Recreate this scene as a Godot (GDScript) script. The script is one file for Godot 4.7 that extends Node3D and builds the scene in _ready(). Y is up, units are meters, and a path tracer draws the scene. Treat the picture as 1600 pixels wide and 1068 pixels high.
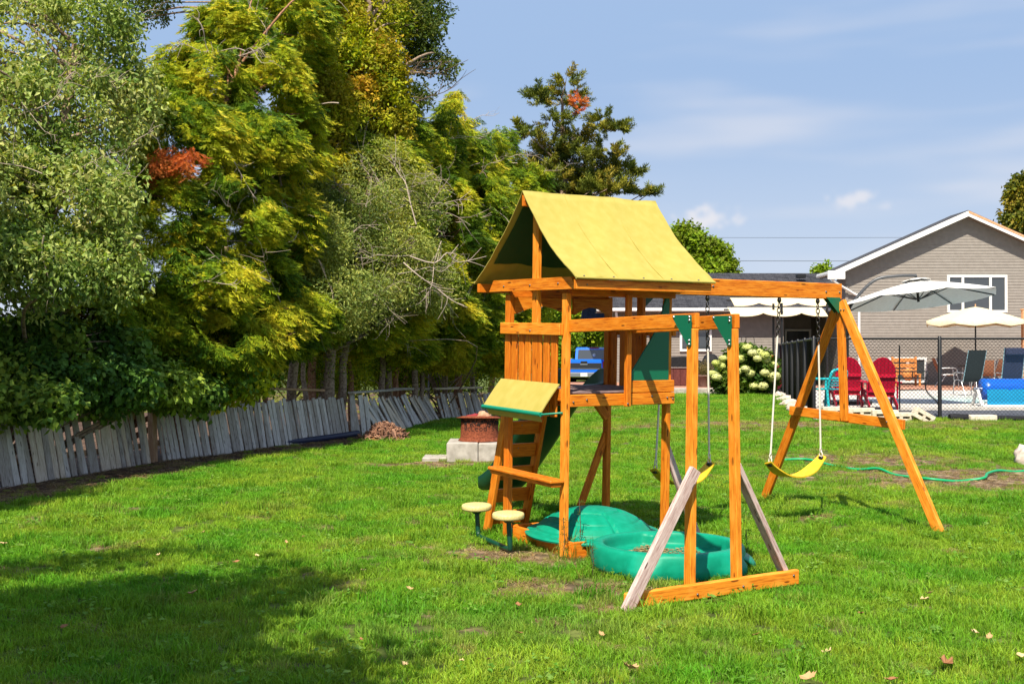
extends Node3D
# A back garden with a cedar playset, a leaning slat fence under a row of trees, a house with a fenced pool. x right, y up, the camera looks along -z.

var M := {}
var taken := {}
var rng := RandomNumberGenerator.new()
var bumps := FastNoiseLite.new()
var patches := FastNoiseLite.new()
var rough_noise := FastNoiseLite.new()
var play := Transform3D()


func _ready():
	rng.seed = 20240917
	# camera
	var cam := Camera3D.new()
	cam.name = "camera"
	cam.fov = 33.16
	cam.near = 0.1
	cam.far = 3000.0
	cam.position = Vector3(0, 1.5, 0)
	cam.rotation.x = deg_to_rad(0.59)
	add_child(cam)
	cam.current = true
	# sky and exposure
	var env := Environment.new()
	env.background_mode = Environment.BG_SKY
	var sky := Sky.new()
	var sm := PanoramaSkyMaterial.new()
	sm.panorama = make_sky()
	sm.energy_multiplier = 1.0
	sky.sky_material = sm
	env.sky = sky
	env.tonemap_mode = Environment.TONE_MAPPER_LINEAR
	env.tonemap_exposure = 1.75
	env.sdfgi_enabled = true
	env.ssao_enabled = true
	env.ssil_enabled = true
	var we := WorldEnvironment.new()
	we.name = "world"
	we.environment = env
	add_child(we)
	# sun: high behind the camera, a little to the left
	var sun := DirectionalLight3D.new()
	sun.name = "sun"
	sun.light_energy = 1.6
	sun.light_color = Color(1.0, 0.96, 0.88)
	sun.light_angular_distance = 0.5
	sun.shadow_enabled = true
	add_child(sun)
	sun.look_at_from_position(Vector3(-1.72, 7.88, 5.91), Vector3.ZERO)
	make_noises()
	make_materials()
	# the large structure
	make_ground()
	make_grass()
	make_house()
	make_patio_and_pool()
	make_pool_fence()
	make_slat_fences()
	make_trees()
	# the objects
	make_playset()
	make_swings()
	make_playthings()
	make_firepit()
	make_truck()
	make_patio_things()
	make_poolside_things()
	make_small_things()


# ---------------------------------------------------------------- names and tags
func numbered(parent: Node, called: String) -> String:
	var key := str(parent.get_instance_id()) + "/" + called
	if not taken.has(key):
		taken[key] = 0
		return called
	taken[key] += 1
	return "%s_%03d" % [called, taken[key]]


func tag(o: Node, label := "", category := "", group := "", kind := "") -> Node:
	if label:
		o.set_meta("label", label)
	if category:
		o.set_meta("category", category)
	if group:
		o.set_meta("group", group)
	if kind:
		o.set_meta("kind", kind)
	return o


func thing(called: String, label: String, category: String, at := Vector3.ZERO, turn := 0.0, group := "") -> Node3D:
	var o := Node3D.new()
	o.name = numbered(self, called)
	add_child(o, true)
	o.position = at
	o.rotation.y = turn
	tag(o, label, category, group)
	return o


func obj(called: String, mesh: Mesh, m: Material, parent: Node = self, xf := Transform3D()) -> MeshInstance3D:
	var o := MeshInstance3D.new()
	o.name = numbered(parent, called)
	o.mesh = mesh
	o.material_override = null
	if mesh is PrimitiveMesh:
		mesh.material = m
	else:
		for i in mesh.get_surface_count():
			o.set_surface_override_material(i, m)
	o.transform = xf
	parent.add_child(o, true)
	return o


func dup(o: Node3D, at: Vector3, turn := 0.0, label := "", group := "") -> Node3D:
	var c: Node3D = o.duplicate()
	c.name = numbered(self, String(o.name).rstrip("0123456789").rstrip("_"))
	add_child(c, true)
	c.position = at
	c.rotation.y = turn
	tag(c, label, "", group)
	return c


# ---------------------------------------------------------------- mesh building
class MB:
	var st := SurfaceTool.new()
	var smooth := false

	func _init(is_smooth := false):
		st.begin(Mesh.PRIMITIVE_TRIANGLES)
		smooth = is_smooth
		st.set_smooth_group(0 if is_smooth else -1)

	func done() -> ArrayMesh:
		st.generate_normals()
		return st.commit()

	func raw() -> ArrayMesh:
		return st.commit()

	func col(c: Color):
		st.set_color(c)

	func v(p: Vector3, uv := Vector2.ZERO):
		st.set_uv(uv)
		st.add_vertex(p)

	# a, b, c run counter-clockwise seen from the front
	func tri(a: Vector3, b: Vector3, c: Vector3, ua := Vector2.ZERO, ub := Vector2.ZERO, uc := Vector2.ZERO):
		v(a, ua)
		v(c, uc)
		v(b, ub)

	func quad(a: Vector3, b: Vector3, c: Vector3, d: Vector3, ua := Vector2.ZERO, ub := Vector2.ZERO, uc := Vector2.ZERO, ud := Vector2.ZERO):
		tri(a, b, c, ua, ub, uc)
		tri(a, c, d, ua, uc, ud)

	# a convex polygon turned so that its front looks along out
	func face(pts: Array, out: Vector3, uvs: Array):
		var n: Vector3 = (pts[1] - pts[0]).cross(pts[2] - pts[0])
		var rev := n.dot(out) < 0.0
		for i in range(1, pts.size() - 1):
			if rev:
				tri(pts[0], pts[i + 1], pts[i], uvs[0], uvs[i + 1], uvs[i])
			else:
				tri(pts[0], pts[i], pts[i + 1], uvs[0], uvs[i], uvs[i + 1])

	# chamfered box, half sizes h, uv in metres with u along the longest axis
	func box(h: Vector3, bev := 0.004, xf := Transform3D(), uo := Vector2.ZERO):
		var ax := 0
		if h.y > h[ax]:
			ax = 1
		if h.z > h[ax]:
			ax = 2
		bev = minf(bev, minf(h.x, minf(h.y, h.z)) * 0.6)
		for k in 3:
			var i := (k + 1) % 3
			var j := (k + 2) % 3
			for s in [-1.0, 1.0]:
				var pts := []
				for c in [[-1.0, -1.0], [1.0, -1.0], [1.0, 1.0], [-1.0, 1.0]]:
					var p := Vector3.ZERO
					p[k] = s * h[k]
					p[i] = c[0] * (h[i] - bev)
					p[j] = c[1] * (h[j] - bev)
					pts.append(p)
				var o := Vector3.ZERO
				o[k] = s
				put(pts, o, k, ax, xf, uo)
			if bev <= 0.0:
				continue
			# the four edges along k
			for si in [-1.0, 1.0]:
				for sj in [-1.0, 1.0]:
					var pts := []
					for c in [[0, -1.0], [0, 1.0], [1, 1.0], [1, -1.0]]:
						var p := Vector3.ZERO
						p[k] = c[1] * (h[k] - bev)
						p[i] = si * (h[i] - (0.0 if c[0] == 0 else bev))
						p[j] = sj * (h[j] - (bev if c[0] == 0 else 0.0))
						pts.append(p)
					var o := Vector3.ZERO
					o[i] = si
					o[j] = sj
					put(pts, o, i if i != ax else j, ax, xf, uo)
		if bev > 0.0:
			for sx in [-1.0, 1.0]:
				for sy in [-1.0, 1.0]:
					for sz in [-1.0, 1.0]:
						var s := Vector3(sx, sy, sz)
						var pts := []
						for k in 3:
							var p := s * (h - Vector3.ONE * bev)
							p[k] = s[k] * h[k]
							pts.append(p)
						put(pts, s, (ax + 1) % 3, ax, xf, uo)

	func put(pts: Array, out: Vector3, k: int, ax: int, xf: Transform3D, uo: Vector2):
		var uvs := []
		var moved := []
		for p in pts:
			if k == ax:
				uvs.append(Vector2(p[(ax + 1) % 3] * 0.3, p[(ax + 2) % 3]) + uo)
			else:
				uvs.append(Vector2(p[ax], p[3 - k - ax] + k * 0.137) + uo)
			moved.append(xf * p)
		face(moved, xf.basis * out, uvs)

	# tube along points with a radius each
	func tube(pts: PackedVector3Array, radii: PackedFloat32Array, sides := 8, caps := true):
		var n := pts.size()
		var ring0 := []
		var t0 := (pts[1] - pts[0]).normalized()
		var up := Vector3.UP if absf(t0.y) < 0.9 else Vector3.RIGHT
		var x := t0.cross(up).normalized()
		var along := 0.0
		for i in n:
			var t := (pts[mini(i + 1, n - 1)] - pts[maxi(i - 1, 0)]).normalized()
			x = (x - t * x.dot(t)).normalized()
			var y := t.cross(x)
			var ring := []
			for s in sides:
				var a := TAU * s / sides
				ring.append(pts[i] + (x * cos(a) + y * sin(a)) * radii[i])
			var was := along
			if i > 0:
				along += pts[i].distance_to(pts[i - 1])
				for s in sides:
					var s2 := (s + 1) % sides
					var c := TAU * radii[i] / sides
					quad(ring0[s], ring0[s2], ring[s2], ring[s], Vector2(was, s * c), Vector2(was, (s + 1) * c), Vector2(along, (s + 1) * c), Vector2(along, s * c))
			if caps and (i == 0 or i == n - 1):
				st.set_smooth_group(-1)
				for s in range(1, sides - 1):
					if i == 0:
						tri(ring[0], ring[s + 1], ring[s])
					else:
						tri(ring[0], ring[s], ring[s + 1])
				st.set_smooth_group(0 if smooth else -1)
			ring0 = ring

	func rod(a: Vector3, b: Vector3, r: float, sides := 8, r2 := -1.0):
		tube(PackedVector3Array([a, b]), PackedFloat32Array([r, r if r2 < 0.0 else r2]), sides)

	# profile of [radius, height] turned about y; outer side to the right when the profile runs upwards
	func lathe(profile: Array, seg := 32, xf := Transform3D()):
		for i in profile.size() - 1:
			var a: Array = profile[i]
			var b: Array = profile[i + 1]
			for s in seg:
				var t0 := TAU * s / seg
				var t1 := TAU * (s + 1) / seg
				var p := [Vector3(a[0] * cos(t0), a[1], -a[0] * sin(t0)), Vector3(a[0] * cos(t1), a[1], -a[0] * sin(t1)), Vector3(b[0] * cos(t1), b[1], -b[0] * sin(t1)), Vector3(b[0] * cos(t0), b[1], -b[0] * sin(t0))]
				var u := [Vector2(t0 * a[0], a[1]), Vector2(t1 * a[0], a[1]), Vector2(t1 * b[0], b[1]), Vector2(t0 * b[0], b[1])]
				if a[0] > 0.0:
					tri(xf * p[0], xf * p[1], xf * p[2], u[0], u[1], u[2])
				if b[0] > 0.0:
					tri(xf * p[0], xf * p[2], xf * p[3], u[0], u[2], u[3])

	# polygon in x, y pushed out from z0 to z1
	func prism(poly: PackedVector2Array, z0: float, z1: float, xf := Transform3D()):
		var area := 0.0
		for i in poly.size():
			area += poly[i].cross(poly[(i + 1) % poly.size()])
		if area < 0.0:
			poly = poly.duplicate()
			poly.reverse()
		var ix := Geometry2D.triangulate_polygon(poly)
		for i in range(0, ix.size(), 3):
			var q := [poly[ix[i]], poly[ix[i + 1]], poly[ix[i + 2]]]
			if (q[1] - q[0]).cross(q[2] - q[0]) < 0.0:
				q = [q[0], q[2], q[1]]
			tri(xf * Vector3(q[0].x, q[0].y, z1), xf * Vector3(q[1].x, q[1].y, z1), xf * Vector3(q[2].x, q[2].y, z1), q[0], q[1], q[2])
			tri(xf * Vector3(q[0].x, q[0].y, z0), xf * Vector3(q[2].x, q[2].y, z0), xf * Vector3(q[1].x, q[1].y, z0), q[0], q[2], q[1])
		var along := 0.0
		for i in poly.size():
			var a := poly[i]
			var b := poly[(i + 1) % poly.size()]
			var l := a.distance_to(b)
			quad(xf * Vector3(a.x, a.y, z0), xf * Vector3(b.x, b.y, z0), xf * Vector3(b.x, b.y, z1), xf * Vector3(a.x, a.y, z1), Vector2(along, z0), Vector2(along + l, z0), Vector2(along + l, z1), Vector2(along, z1))
			along += l

	# rows of points joined into a skin
	func skin(rows: Array, closed := false, flip := false):
		for i in rows.size() - 1:
			var a: Array = rows[i]
			var b: Array = rows[i + 1]
			var n: int = a.size()
			for j in (n if closed else n - 1):
				var k := (j + 1) % n
				var ua := Vector2(float(j) / n, float(i) / rows.size())
				var ub := Vector2(float(j + 1) / n, float(i) / rows.size())
				var uc := Vector2(float(j + 1) / n, float(i + 1) / rows.size())
				var ud := Vector2(float(j) / n, float(i + 1) / rows.size())
				if flip:
					quad(a[j], b[j], b[k], a[k], ua, ud, uc, ub)
				else:
					quad(a[j], a[k], b[k], b[j], ua, ub, uc, ud)


func between(p0: Vector3, p1: Vector3, hint: Vector3) -> Transform3D:
	var x := (p1 - p0).normalized()
	var z := x.cross(hint).normalized()
	var y := z.cross(x)
	return Transform3D(Basis(x, y, z), (p0 + p1) * 0.5)


# a piece of timber from p0 to p1, w wide along hint, t thick
func board(called: String, parent: Node, p0: Vector3, p1: Vector3, w: float, t: float, hint: Vector3, m: Material, bev := 0.004) -> MeshInstance3D:
	var b := MB.new()
	if m == M.cedar:
		m = M.cedars[rng.randi() % 3]
	b.box(Vector3(p0.distance_to(p1) * 0.5, w * 0.5, t * 0.5), bev, Transform3D(), Vector2(rng.randf() * 7.0, rng.randf() * 5.0))
	return obj(called, b.done(), m, parent, between(p0, p1, hint))


func block(called: String, parent: Node, at: Vector3, size: Vector3, m: Material, bev := 0.004, turn := 0.0) -> MeshInstance3D:
	var b := MB.new()
	b.box(size * 0.5, bev, Transform3D(), Vector2(rng.randf() * 3.0, rng.randf() * 3.0))
	return obj(called, b.done(), m, parent, Transform3D(Basis(Vector3.UP, turn), at))


func pipe(called: String, parent: Node, pts: Array, r: float, m: Material, sides := 10) -> MeshInstance3D:
	var b := MB.new(true)
	var rr := PackedFloat32Array()
	for i in pts.size():
		rr.append(r)
	b.tube(PackedVector3Array(pts), rr, sides)
	return obj(called, b.done(), m, parent)


func curve(pts: Array, n: int) -> Array:
	var out := []
	var k := pts.size() - 1
	for i in n + 1:
		var t := float(i) / n * k
		var j := mini(int(t), k - 1)
		var f := t - j
		var p0: Vector3 = pts[maxi(j - 1, 0)]
		var p1: Vector3 = pts[j]
		var p2: Vector3 = pts[j + 1]
		var p3: Vector3 = pts[mini(j + 2, k)]
		out.append(p1.cubic_interpolate(p2, p0, p3, f))
	return out


# ---------------------------------------------------------------- sky
func make_sky() -> ImageTexture:
	var w := 2048
	var h := 1024
	var im := Image.create(w, h, false, Image.FORMAT_RGBF)
	var streak := FastNoiseLite.new()
	streak.seed = 5
	streak.frequency = 1.0
	streak.fractal_octaves = 4
	var puff := FastNoiseLite.new()
	puff.seed = 12
	puff.frequency = 1.0
	puff.fractal_octaves = 5
	var top := Vector3(0.19, 0.27, 0.44)
	var mid := Vector3(0.212, 0.302, 0.455)
	var low := Vector3(0.365, 0.42, 0.50)
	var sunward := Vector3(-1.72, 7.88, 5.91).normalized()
	for y in h:
		var el := (0.5 - (y + 0.5) / h) * PI
		if el < -0.03:
			im.fill_rect(Rect2i(0, y, w, h - y), Color(0.10, 0.11, 0.08))
			break
		var e := maxf(el, 0.0) / (PI / 2)
		var base := low.lerp(mid, smoothstep(0.0, 0.16, e)).lerp(top, smoothstep(0.1, 0.75, e))
		var fade := smoothstep(0.0, 0.02, e) * (1.0 - smoothstep(0.12, 0.34, e))
		var flat := cos(el)
		for x in w:
			var c := base
			# sky glow round the sun, added as soft fill light on the trees
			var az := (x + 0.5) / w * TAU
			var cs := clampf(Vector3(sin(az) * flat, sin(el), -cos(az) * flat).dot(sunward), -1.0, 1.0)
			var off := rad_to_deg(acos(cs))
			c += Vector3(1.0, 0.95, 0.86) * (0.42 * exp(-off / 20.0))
			if fade > 0.0:
				var a := (x + 0.5) / w * TAU
				var cx := cos(a)
				var sx := sin(a)
				var s := streak.get_noise_3d(cx * 2.2, sx * 2.2, e * 26.0)
				var k := smoothstep(-0.15, 0.6, s) * 0.5 * fade
				for cl in [[9.6, 6.55, 1.5, 0.62, 0.95], [16.6, 7.25, 1.05, 0.5, 0.8], [18.0, 7.0, 0.4, 0.2, 0.5]]:
					var dx: float = wrapf(rad_to_deg(a) - cl[0], -180.0, 180.0)
					var dy: float = rad_to_deg(el) - cl[1]
					if absf(dx) < 3.0 and absf(dy) < 1.6:
						var q2 := puff.get_noise_3d(dx * 1.1 + cl[0], dy * 1.8, 4.0) + 0.5 * puff.get_noise_3d(dx * 3.0, dy * 4.0 + cl[0], 9.0)
						var rr := Vector2(dx / cl[2], dy / (cl[3] * (1.0 if dy > 0.0 else 0.6))).length()
						k = maxf(k, smoothstep(1.15, 0.35, rr - q2 * 1.1) * cl[4])
				c = c.lerp(Vector3(0.47, 0.47, 0.50), k)
			im.set_pixel(x, y, Color(c.x, c.y, c.z))
	return ImageTexture.create_from_image(im)


# ---------------------------------------------------------------- materials
func make_noises():
	bumps.seed = 3
	bumps.frequency = 0.35
	bumps.fractal_octaves = 3
	patches.seed = 8
	patches.frequency = 0.55
	patches.fractal_octaves = 4
	rough_noise.seed = 21
	rough_noise.frequency = 1.7
	rough_noise.fractal_octaves = 3


func lin(r: float, g: float, b: float) -> Color:
	return Color(r, g, b).linear_to_srgb()


func plain_mat(c: Color, rough := 0.7, metal := 0.0, spec := 0.5) -> StandardMaterial3D:
	var m := StandardMaterial3D.new()
	m.albedo_color = c
	m.roughness = rough
	m.metallic = metal
	m.metallic_specular = spec
	return m


# grain runs along u: one picture is 1 m along the grain and 0.25 m across
func wood_image(base: Color, dark: Color, pale: Color, seed_: int, weather := 0.0) -> Image:
	var w := 512
	var h := 256
	var im := Image.create(w, h, false, Image.FORMAT_RGB8)
	var n := FastNoiseLite.new()
	n.seed = seed_
	n.frequency = 1.0
	n.fractal_octaves = 4
	var knots := []
	var r := RandomNumberGenerator.new()
	r.seed = seed_
	for i in 5:
		knots.append(Vector3(r.randf() * w, r.randf() * h, r.randf_range(4.0, 8.0)))
	for y in h:
		for x in w:
			var yy := float(y)
			var kd := 0.0
			for k in knots:
				var dx: float = absf(x - k.x)
				dx = minf(dx, w - dx) * 0.45
				var dy: float = absf(y - k.y)
				var d: float = sqrt(dx * dx + dy * dy) / k.z
				if d < 3.0:
					yy += signf(y - k.y) * (3.0 - d) * 2.0
					kd = maxf(kd, smoothstep(1.15, 0.7, d))
			var a := TAU * x / w
			var ring := n.get_noise_3d(cos(a) * 0.7, sin(a) * 0.7, yy * 0.11)
			var fine := n.get_noise_3d(cos(a) * 3.0 + 40.0, sin(a) * 3.0, yy * 0.55)
			var big := n.get_noise_3d(cos(a) * 0.9 + 9.0, sin(a) * 0.9, y * 0.02)
			var c := base.lerp(dark, smoothstep(-0.05, 0.4, ring) * 0.6 + maxf(0.0, fine) * 0.6).lerp(pale, clampf(big * 0.9 + 0.08, 0.0, 0.6))
			if weather > 0.0:
				c = c.lerp(pale, smoothstep(-0.1, 0.5, n.get_noise_3d(cos(a) * 2.0, sin(a) * 2.0 + 70.0, yy * 0.2)) * weather)
			c = c.lerp(dark.darkened(0.45), kd * 0.8)
			im.set_pixel(x, y, c)
	return im


func wood_mat(base: Color, dark: Color, pale: Color, seed_: int, rough := 0.6, weather := 0.0, bump := 0.15) -> StandardMaterial3D:
	var m := plain_mat(Color.WHITE, rough, 0.0, 0.35)
	var im := wood_image(base, dark, pale, seed_, weather)
	var t := ImageTexture.create_from_image(im)
	m.albedo_texture = t
	m.uv1_scale = Vector3(1.0, 4.0, 1.0)
	m.heightmap_enabled = true
	m.heightmap_texture = t
	m.heightmap_scale = bump
	return m


# an even, seamless-in-the-large grain laid on by position
func grain_mat(a: Color, b: Color, scale_: float, seed_: int, rough := 0.85, bump := 0.4, world := true, octaves := 5) -> StandardMaterial3D:
	var n := FastNoiseLite.new()
	n.seed = seed_
	n.frequency = 0.02
	n.fractal_octaves = octaves
	var t := NoiseTexture2D.new()
	t.width = 256
	t.height = 256
	t.seamless = true
	t.noise = n
	var g := Gradient.new()
	g.set_color(0, a)
	g.set_color(1, b)
	g.set_offset(0, 0.22)
	g.set_offset(1, 0.78)
	t.color_ramp = g
	var m := plain_mat(Color.WHITE, rough, 0.0, 0.3)
	m.albedo_texture = t
	m.uv1_triplanar = true
	m.uv1_world_triplanar = world
	m.uv1_scale = Vector3.ONE * scale_
	if bump > 0.0:
		m.heightmap_enabled = true
		m.heightmap_texture = t
		m.heightmap_scale = bump
	return m


func leaf_mat(back := 0.5, rough := 0.55) -> StandardMaterial3D:
	var m := plain_mat(Color.WHITE, rough, 0.0, 0.3)
	m.vertex_color_use_as_albedo = true
	m.backlight_enabled = true
	m.backlight = Color(back, back, back * 0.55)
	return m


func make_materials():
	M.cedar = wood_mat(Color8(216, 126, 28), Color8(158, 72, 10), Color8(230, 150, 52), 31, 0.5)
	M.cedars = [M.cedar, wood_mat(Color8(206, 116, 24), Color8(150, 66, 8), Color8(222, 138, 44), 32, 0.5), wood_mat(Color8(226, 140, 38), Color8(172, 84, 14), Color8(238, 164, 66), 33, 0.55)]
	M.cedar2 = wood_mat(Color8(208, 116, 24), Color8(150, 66, 10), Color8(222, 136, 42), 47, 0.5)
	M.grey_wood = wood_mat(Color8(186, 160, 154), Color8(132, 98, 92), Color8(212, 196, 190), 52, 0.85, 0.7, 0.3)
	M.deck = wood_mat(Color8(112, 92, 92), Color8(84, 66, 66), Color8(150, 134, 132), 58, 0.85, 0.5, 0.3)
	M.slat_a = wood_mat(Color8(192, 186, 180), Color8(132, 122, 114), Color8(214, 208, 202), 61, 0.9, 0.6, 0.4)
	M.slat_b = wood_mat(Color8(158, 150, 142), Color8(108, 96, 86), Color8(186, 180, 174), 67, 0.9, 0.5, 0.4)
	M.slat_c = wood_mat(Color8(200, 186, 168), Color8(146, 122, 100), Color8(218, 208, 194), 71, 0.9, 0.5, 0.4)
	M.rail = wood_mat(Color8(156, 122, 92), Color8(112, 82, 58), Color8(182, 156, 132), 73, 0.9, 0.4, 0.3)
	M.teal = plain_mat(Color8(4, 124, 98), 0.45)
	M.teal_worn = grain_mat(Color8(4, 126, 98), Color8(14, 140, 112), 2.2, 77, 0.45, 0.05)
	M.green = plain_mat(Color8(2, 96, 68), 0.45)
	M.dark_green = plain_mat(Color8(6, 62, 46), 0.4)
	M.yellow_cloth = grain_mat(Color8(160, 148, 72), Color8(171, 157, 83), 1.9, 81, 0.8, 0.05, false)
	M.yellow_cloth.backlight_enabled = true
	M.yellow_cloth.backlight = Color(0.12, 0.10, 0.02)
	M.yellow = grain_mat(Color8(206, 168, 36), Color8(222, 186, 52), 3.0, 83, 0.45, 0.03, false)
	M.stool = grain_mat(Color8(192, 176, 108), Color8(208, 194, 138), 9.0, 85, 0.5, 0.05, false)
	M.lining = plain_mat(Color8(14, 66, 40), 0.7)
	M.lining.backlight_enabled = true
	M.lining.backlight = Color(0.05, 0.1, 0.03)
	M.bolt = plain_mat(Color8(120, 116, 112), 0.4, 0.9)
	M.chain = plain_mat(Color8(70, 68, 66), 0.35, 0.9)
	M.silver = plain_mat(Color8(190, 190, 192), 0.3, 0.95)
	M.rope = plain_mat(Color8(214, 208, 196), 0.6)
	M.black = plain_mat(Color8(20, 20, 22), 0.45)
	M.black_soft = grain_mat(Color8(24, 24, 27), Color8(38, 38, 42), 3.0, 91, 0.7, 0.2, false)
	M.rust = grain_mat(Color8(92, 46, 30), Color8(142, 78, 54), 5.0, 93, 0.9, 0.3, false)
	M.rust_dark = plain_mat(Color8(28, 15, 12), 0.95)
	M.concrete = grain_mat(Color8(146, 140, 132), Color8(174, 168, 160), 1.2, 95, 0.9, 0.3)
	M.block = grain_mat(Color8(186, 176, 156), Color8(206, 198, 180), 2.5, 96, 0.9, 0.3, false)
	M.block_dark = plain_mat(Color8(30, 26, 24), 0.95)
	M.paver = grain_mat(Color8(72, 74, 82), Color8(92, 94, 102), 1.0, 97, 0.85, 0.2)
	M.pool_deck = grain_mat(Color8(178, 174, 168), Color8(196, 192, 186), 0.8, 98, 0.8, 0.1)
	M.brick_deck = grain_mat(Color8(150, 106, 88), Color8(178, 134, 114), 1.6, 99, 0.85, 0.2)
	M.white = plain_mat(Color8(212, 212, 212), 0.45)
	M.siding = grain_mat(Color8(128, 122, 117), Color8(136, 130, 125), 0.7, 101, 0.6, 0.0)
	M.shingle = grain_mat(Color8(46, 47, 52), Color8(84, 84, 90), 2.2, 103, 0.95, 0.5, true, 3)
	M.bare_wood = grain_mat(Color8(186, 134, 98), Color8(206, 158, 120), 2.0, 104, 0.8, 0.1)
	M.soffit = plain_mat(Color8(110, 98, 88), 0.7)
	M.glass = plain_mat(Color8(58, 62, 66), 0.05, 0.0, 0.7)
	M.truck = plain_mat(Color8(10, 104, 228), 0.25)
	M.truck.clearcoat_enabled = true
	M.truck.clearcoat = 0.8
	M.truck.clearcoat_roughness = 0.05
	M.truck_trim = plain_mat(Color8(44, 46, 50), 0.4, 0.3)
	M.tail_red = plain_mat(Color8(170, 14, 20), 0.2)
	M.tyre = plain_mat(Color8(18, 18, 18), 0.9)
	M.maroon = grain_mat(Color8(84, 44, 42), Color8(98, 54, 50), 1.5, 105, 0.7, 0.1, false)
	M.canvas = grain_mat(Color8(214, 212, 206), Color8(224, 222, 218), 2.0, 106, 0.85, 0.05, false)
	M.canvas.backlight_enabled = true
	M.canvas.backlight = Color(0.24, 0.24, 0.23)
	M.cream = grain_mat(Color8(216, 202, 166), Color8(226, 214, 184), 2.0, 107, 0.85, 0.05, false)
	M.cream.backlight_enabled = true
	M.cream.backlight = Color(0.55, 0.45, 0.22)
	M.red_chair = grain_mat(Color8(164, 12, 44), Color8(180, 22, 54), 2.0, 108, 0.45, 0.05, false)
	M.turquoise = plain_mat(Color8(30, 170, 180), 0.4)
	M.sling_black = grain_mat(Color8(36, 40, 42), Color8(52, 56, 58), 6.0, 109, 0.8, 0.1, false)
	M.sling_brown = grain_mat(Color8(128, 84, 62), Color8(150, 102, 78), 6.0, 110, 0.8, 0.1, false)
	M.navy = grain_mat(Color8(40, 46, 68), Color8(54, 60, 84), 4.0, 111, 0.85, 0.1, false)
	M.cover_blue = plain_mat(Color8(10, 88, 190), 0.3)
	M.cover_under = plain_mat(Color8(14, 130, 176), 0.4)
	M.water = plain_mat(Color8(120, 190, 205), 0.05)
	M.orange_wood = grain_mat(Color8(176, 110, 56), Color8(204, 140, 82), 3.0, 112, 0.7, 0.1, false)
	M.pot = grain_mat(Color8(110, 88, 82), Color8(136, 112, 104), 3.0, 113, 0.8, 0.1, false)
	M.bark = grain_mat(Color8(104, 86, 72), Color8(166, 146, 128), 3.4, 114, 0.95, 1.2)
	M.bark_red = grain_mat(Color8(116, 78, 56), Color8(170, 130, 104), 4.0, 115, 0.95, 1.2)
	M.twig = plain_mat(Color8(168, 152, 140), 0.9)
	M.twig_dark = plain_mat(Color8(84, 68, 56), 0.9)
	M.mulch = grain_mat(Color8(96, 58, 40), Color8(150, 102, 76), 7.0, 116, 0.95, 0.8)
	M.sand = grain_mat(Color8(150, 116, 92), Color8(186, 150, 122), 4.0, 117, 0.95, 0.4)
	M.stone = grain_mat(Color8(166, 152, 140), Color8(204, 192, 182), 2.4, 118, 0.95, 0.8, false)
	M.hose = plain_mat(Color8(10, 150, 92), 0.45)
	M.drain = plain_mat(Color8(24, 32, 62), 0.55)
	M.metal_post = plain_mat(Color8(120, 122, 124), 0.5, 0.7)
	M.leaf = leaf_mat(0.9)
	M.needle = leaf_mat(0.6, 0.65)
	M.petal = leaf_mat(0.3, 0.8)
	M.grass = leaf_mat(0.8, 0.5)
	M.dry_leaf = leaf_mat(0.3, 0.8)
	M.leaf_tan = plain_mat(Color8(176, 140, 96), 0.8)
	M.leaf_brown = plain_mat(Color8(140, 96, 60), 0.8)
	M.leaf_pale = plain_mat(Color8(196, 170, 124), 0.8)
	var soil := grain_mat(Color8(150, 150, 150), Color8(255, 255, 255), 1.3, 119, 0.95, 1.0)
	soil.vertex_color_use_as_albedo = true
	M.soil = soil



# ---------------------------------------------------------------- ground and grass
const FENCE := [Vector2(-6.9, 8.2), Vector2(-5.65, 12.66), Vector2(-4.89, 15.88), Vector2(-2.84, 20.8), Vector2(-2.53, 21.1), Vector2(-1.61, 26.25), Vector2(-0.47, 28.2)]


func ground_height(x: float, d: float) -> float:
	var rise := 0.24 * smoothstep(12.5, 21.0, d) * smoothstep(-0.8, 3.2, x)
	return rise + bumps.get_noise_2d(x, d) * 0.03 * smoothstep(0.0, 4.0, d)


func on_ground(p: Vector3) -> Vector3:
	return Vector3(p.x, ground_height(p.x, -p.z), p.z)


func fence_gap(x: float, d: float) -> float:
	var best := 1e9
	var side := 1.0
	var p := Vector2(x, d)
	for i in FENCE.size() - 1:
		var q := Geometry2D.get_closest_point_to_segment(p, FENCE[i], FENCE[i + 1])
		var l := p.distance_to(q)
		if l < best:
			var dir: Vector2 = FENCE[i + 1] - FENCE[i]
			best = l
			side = -1.0 if dir.cross(p - FENCE[i]) > 0.0 else 1.0
	best *= side
	return best


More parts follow.
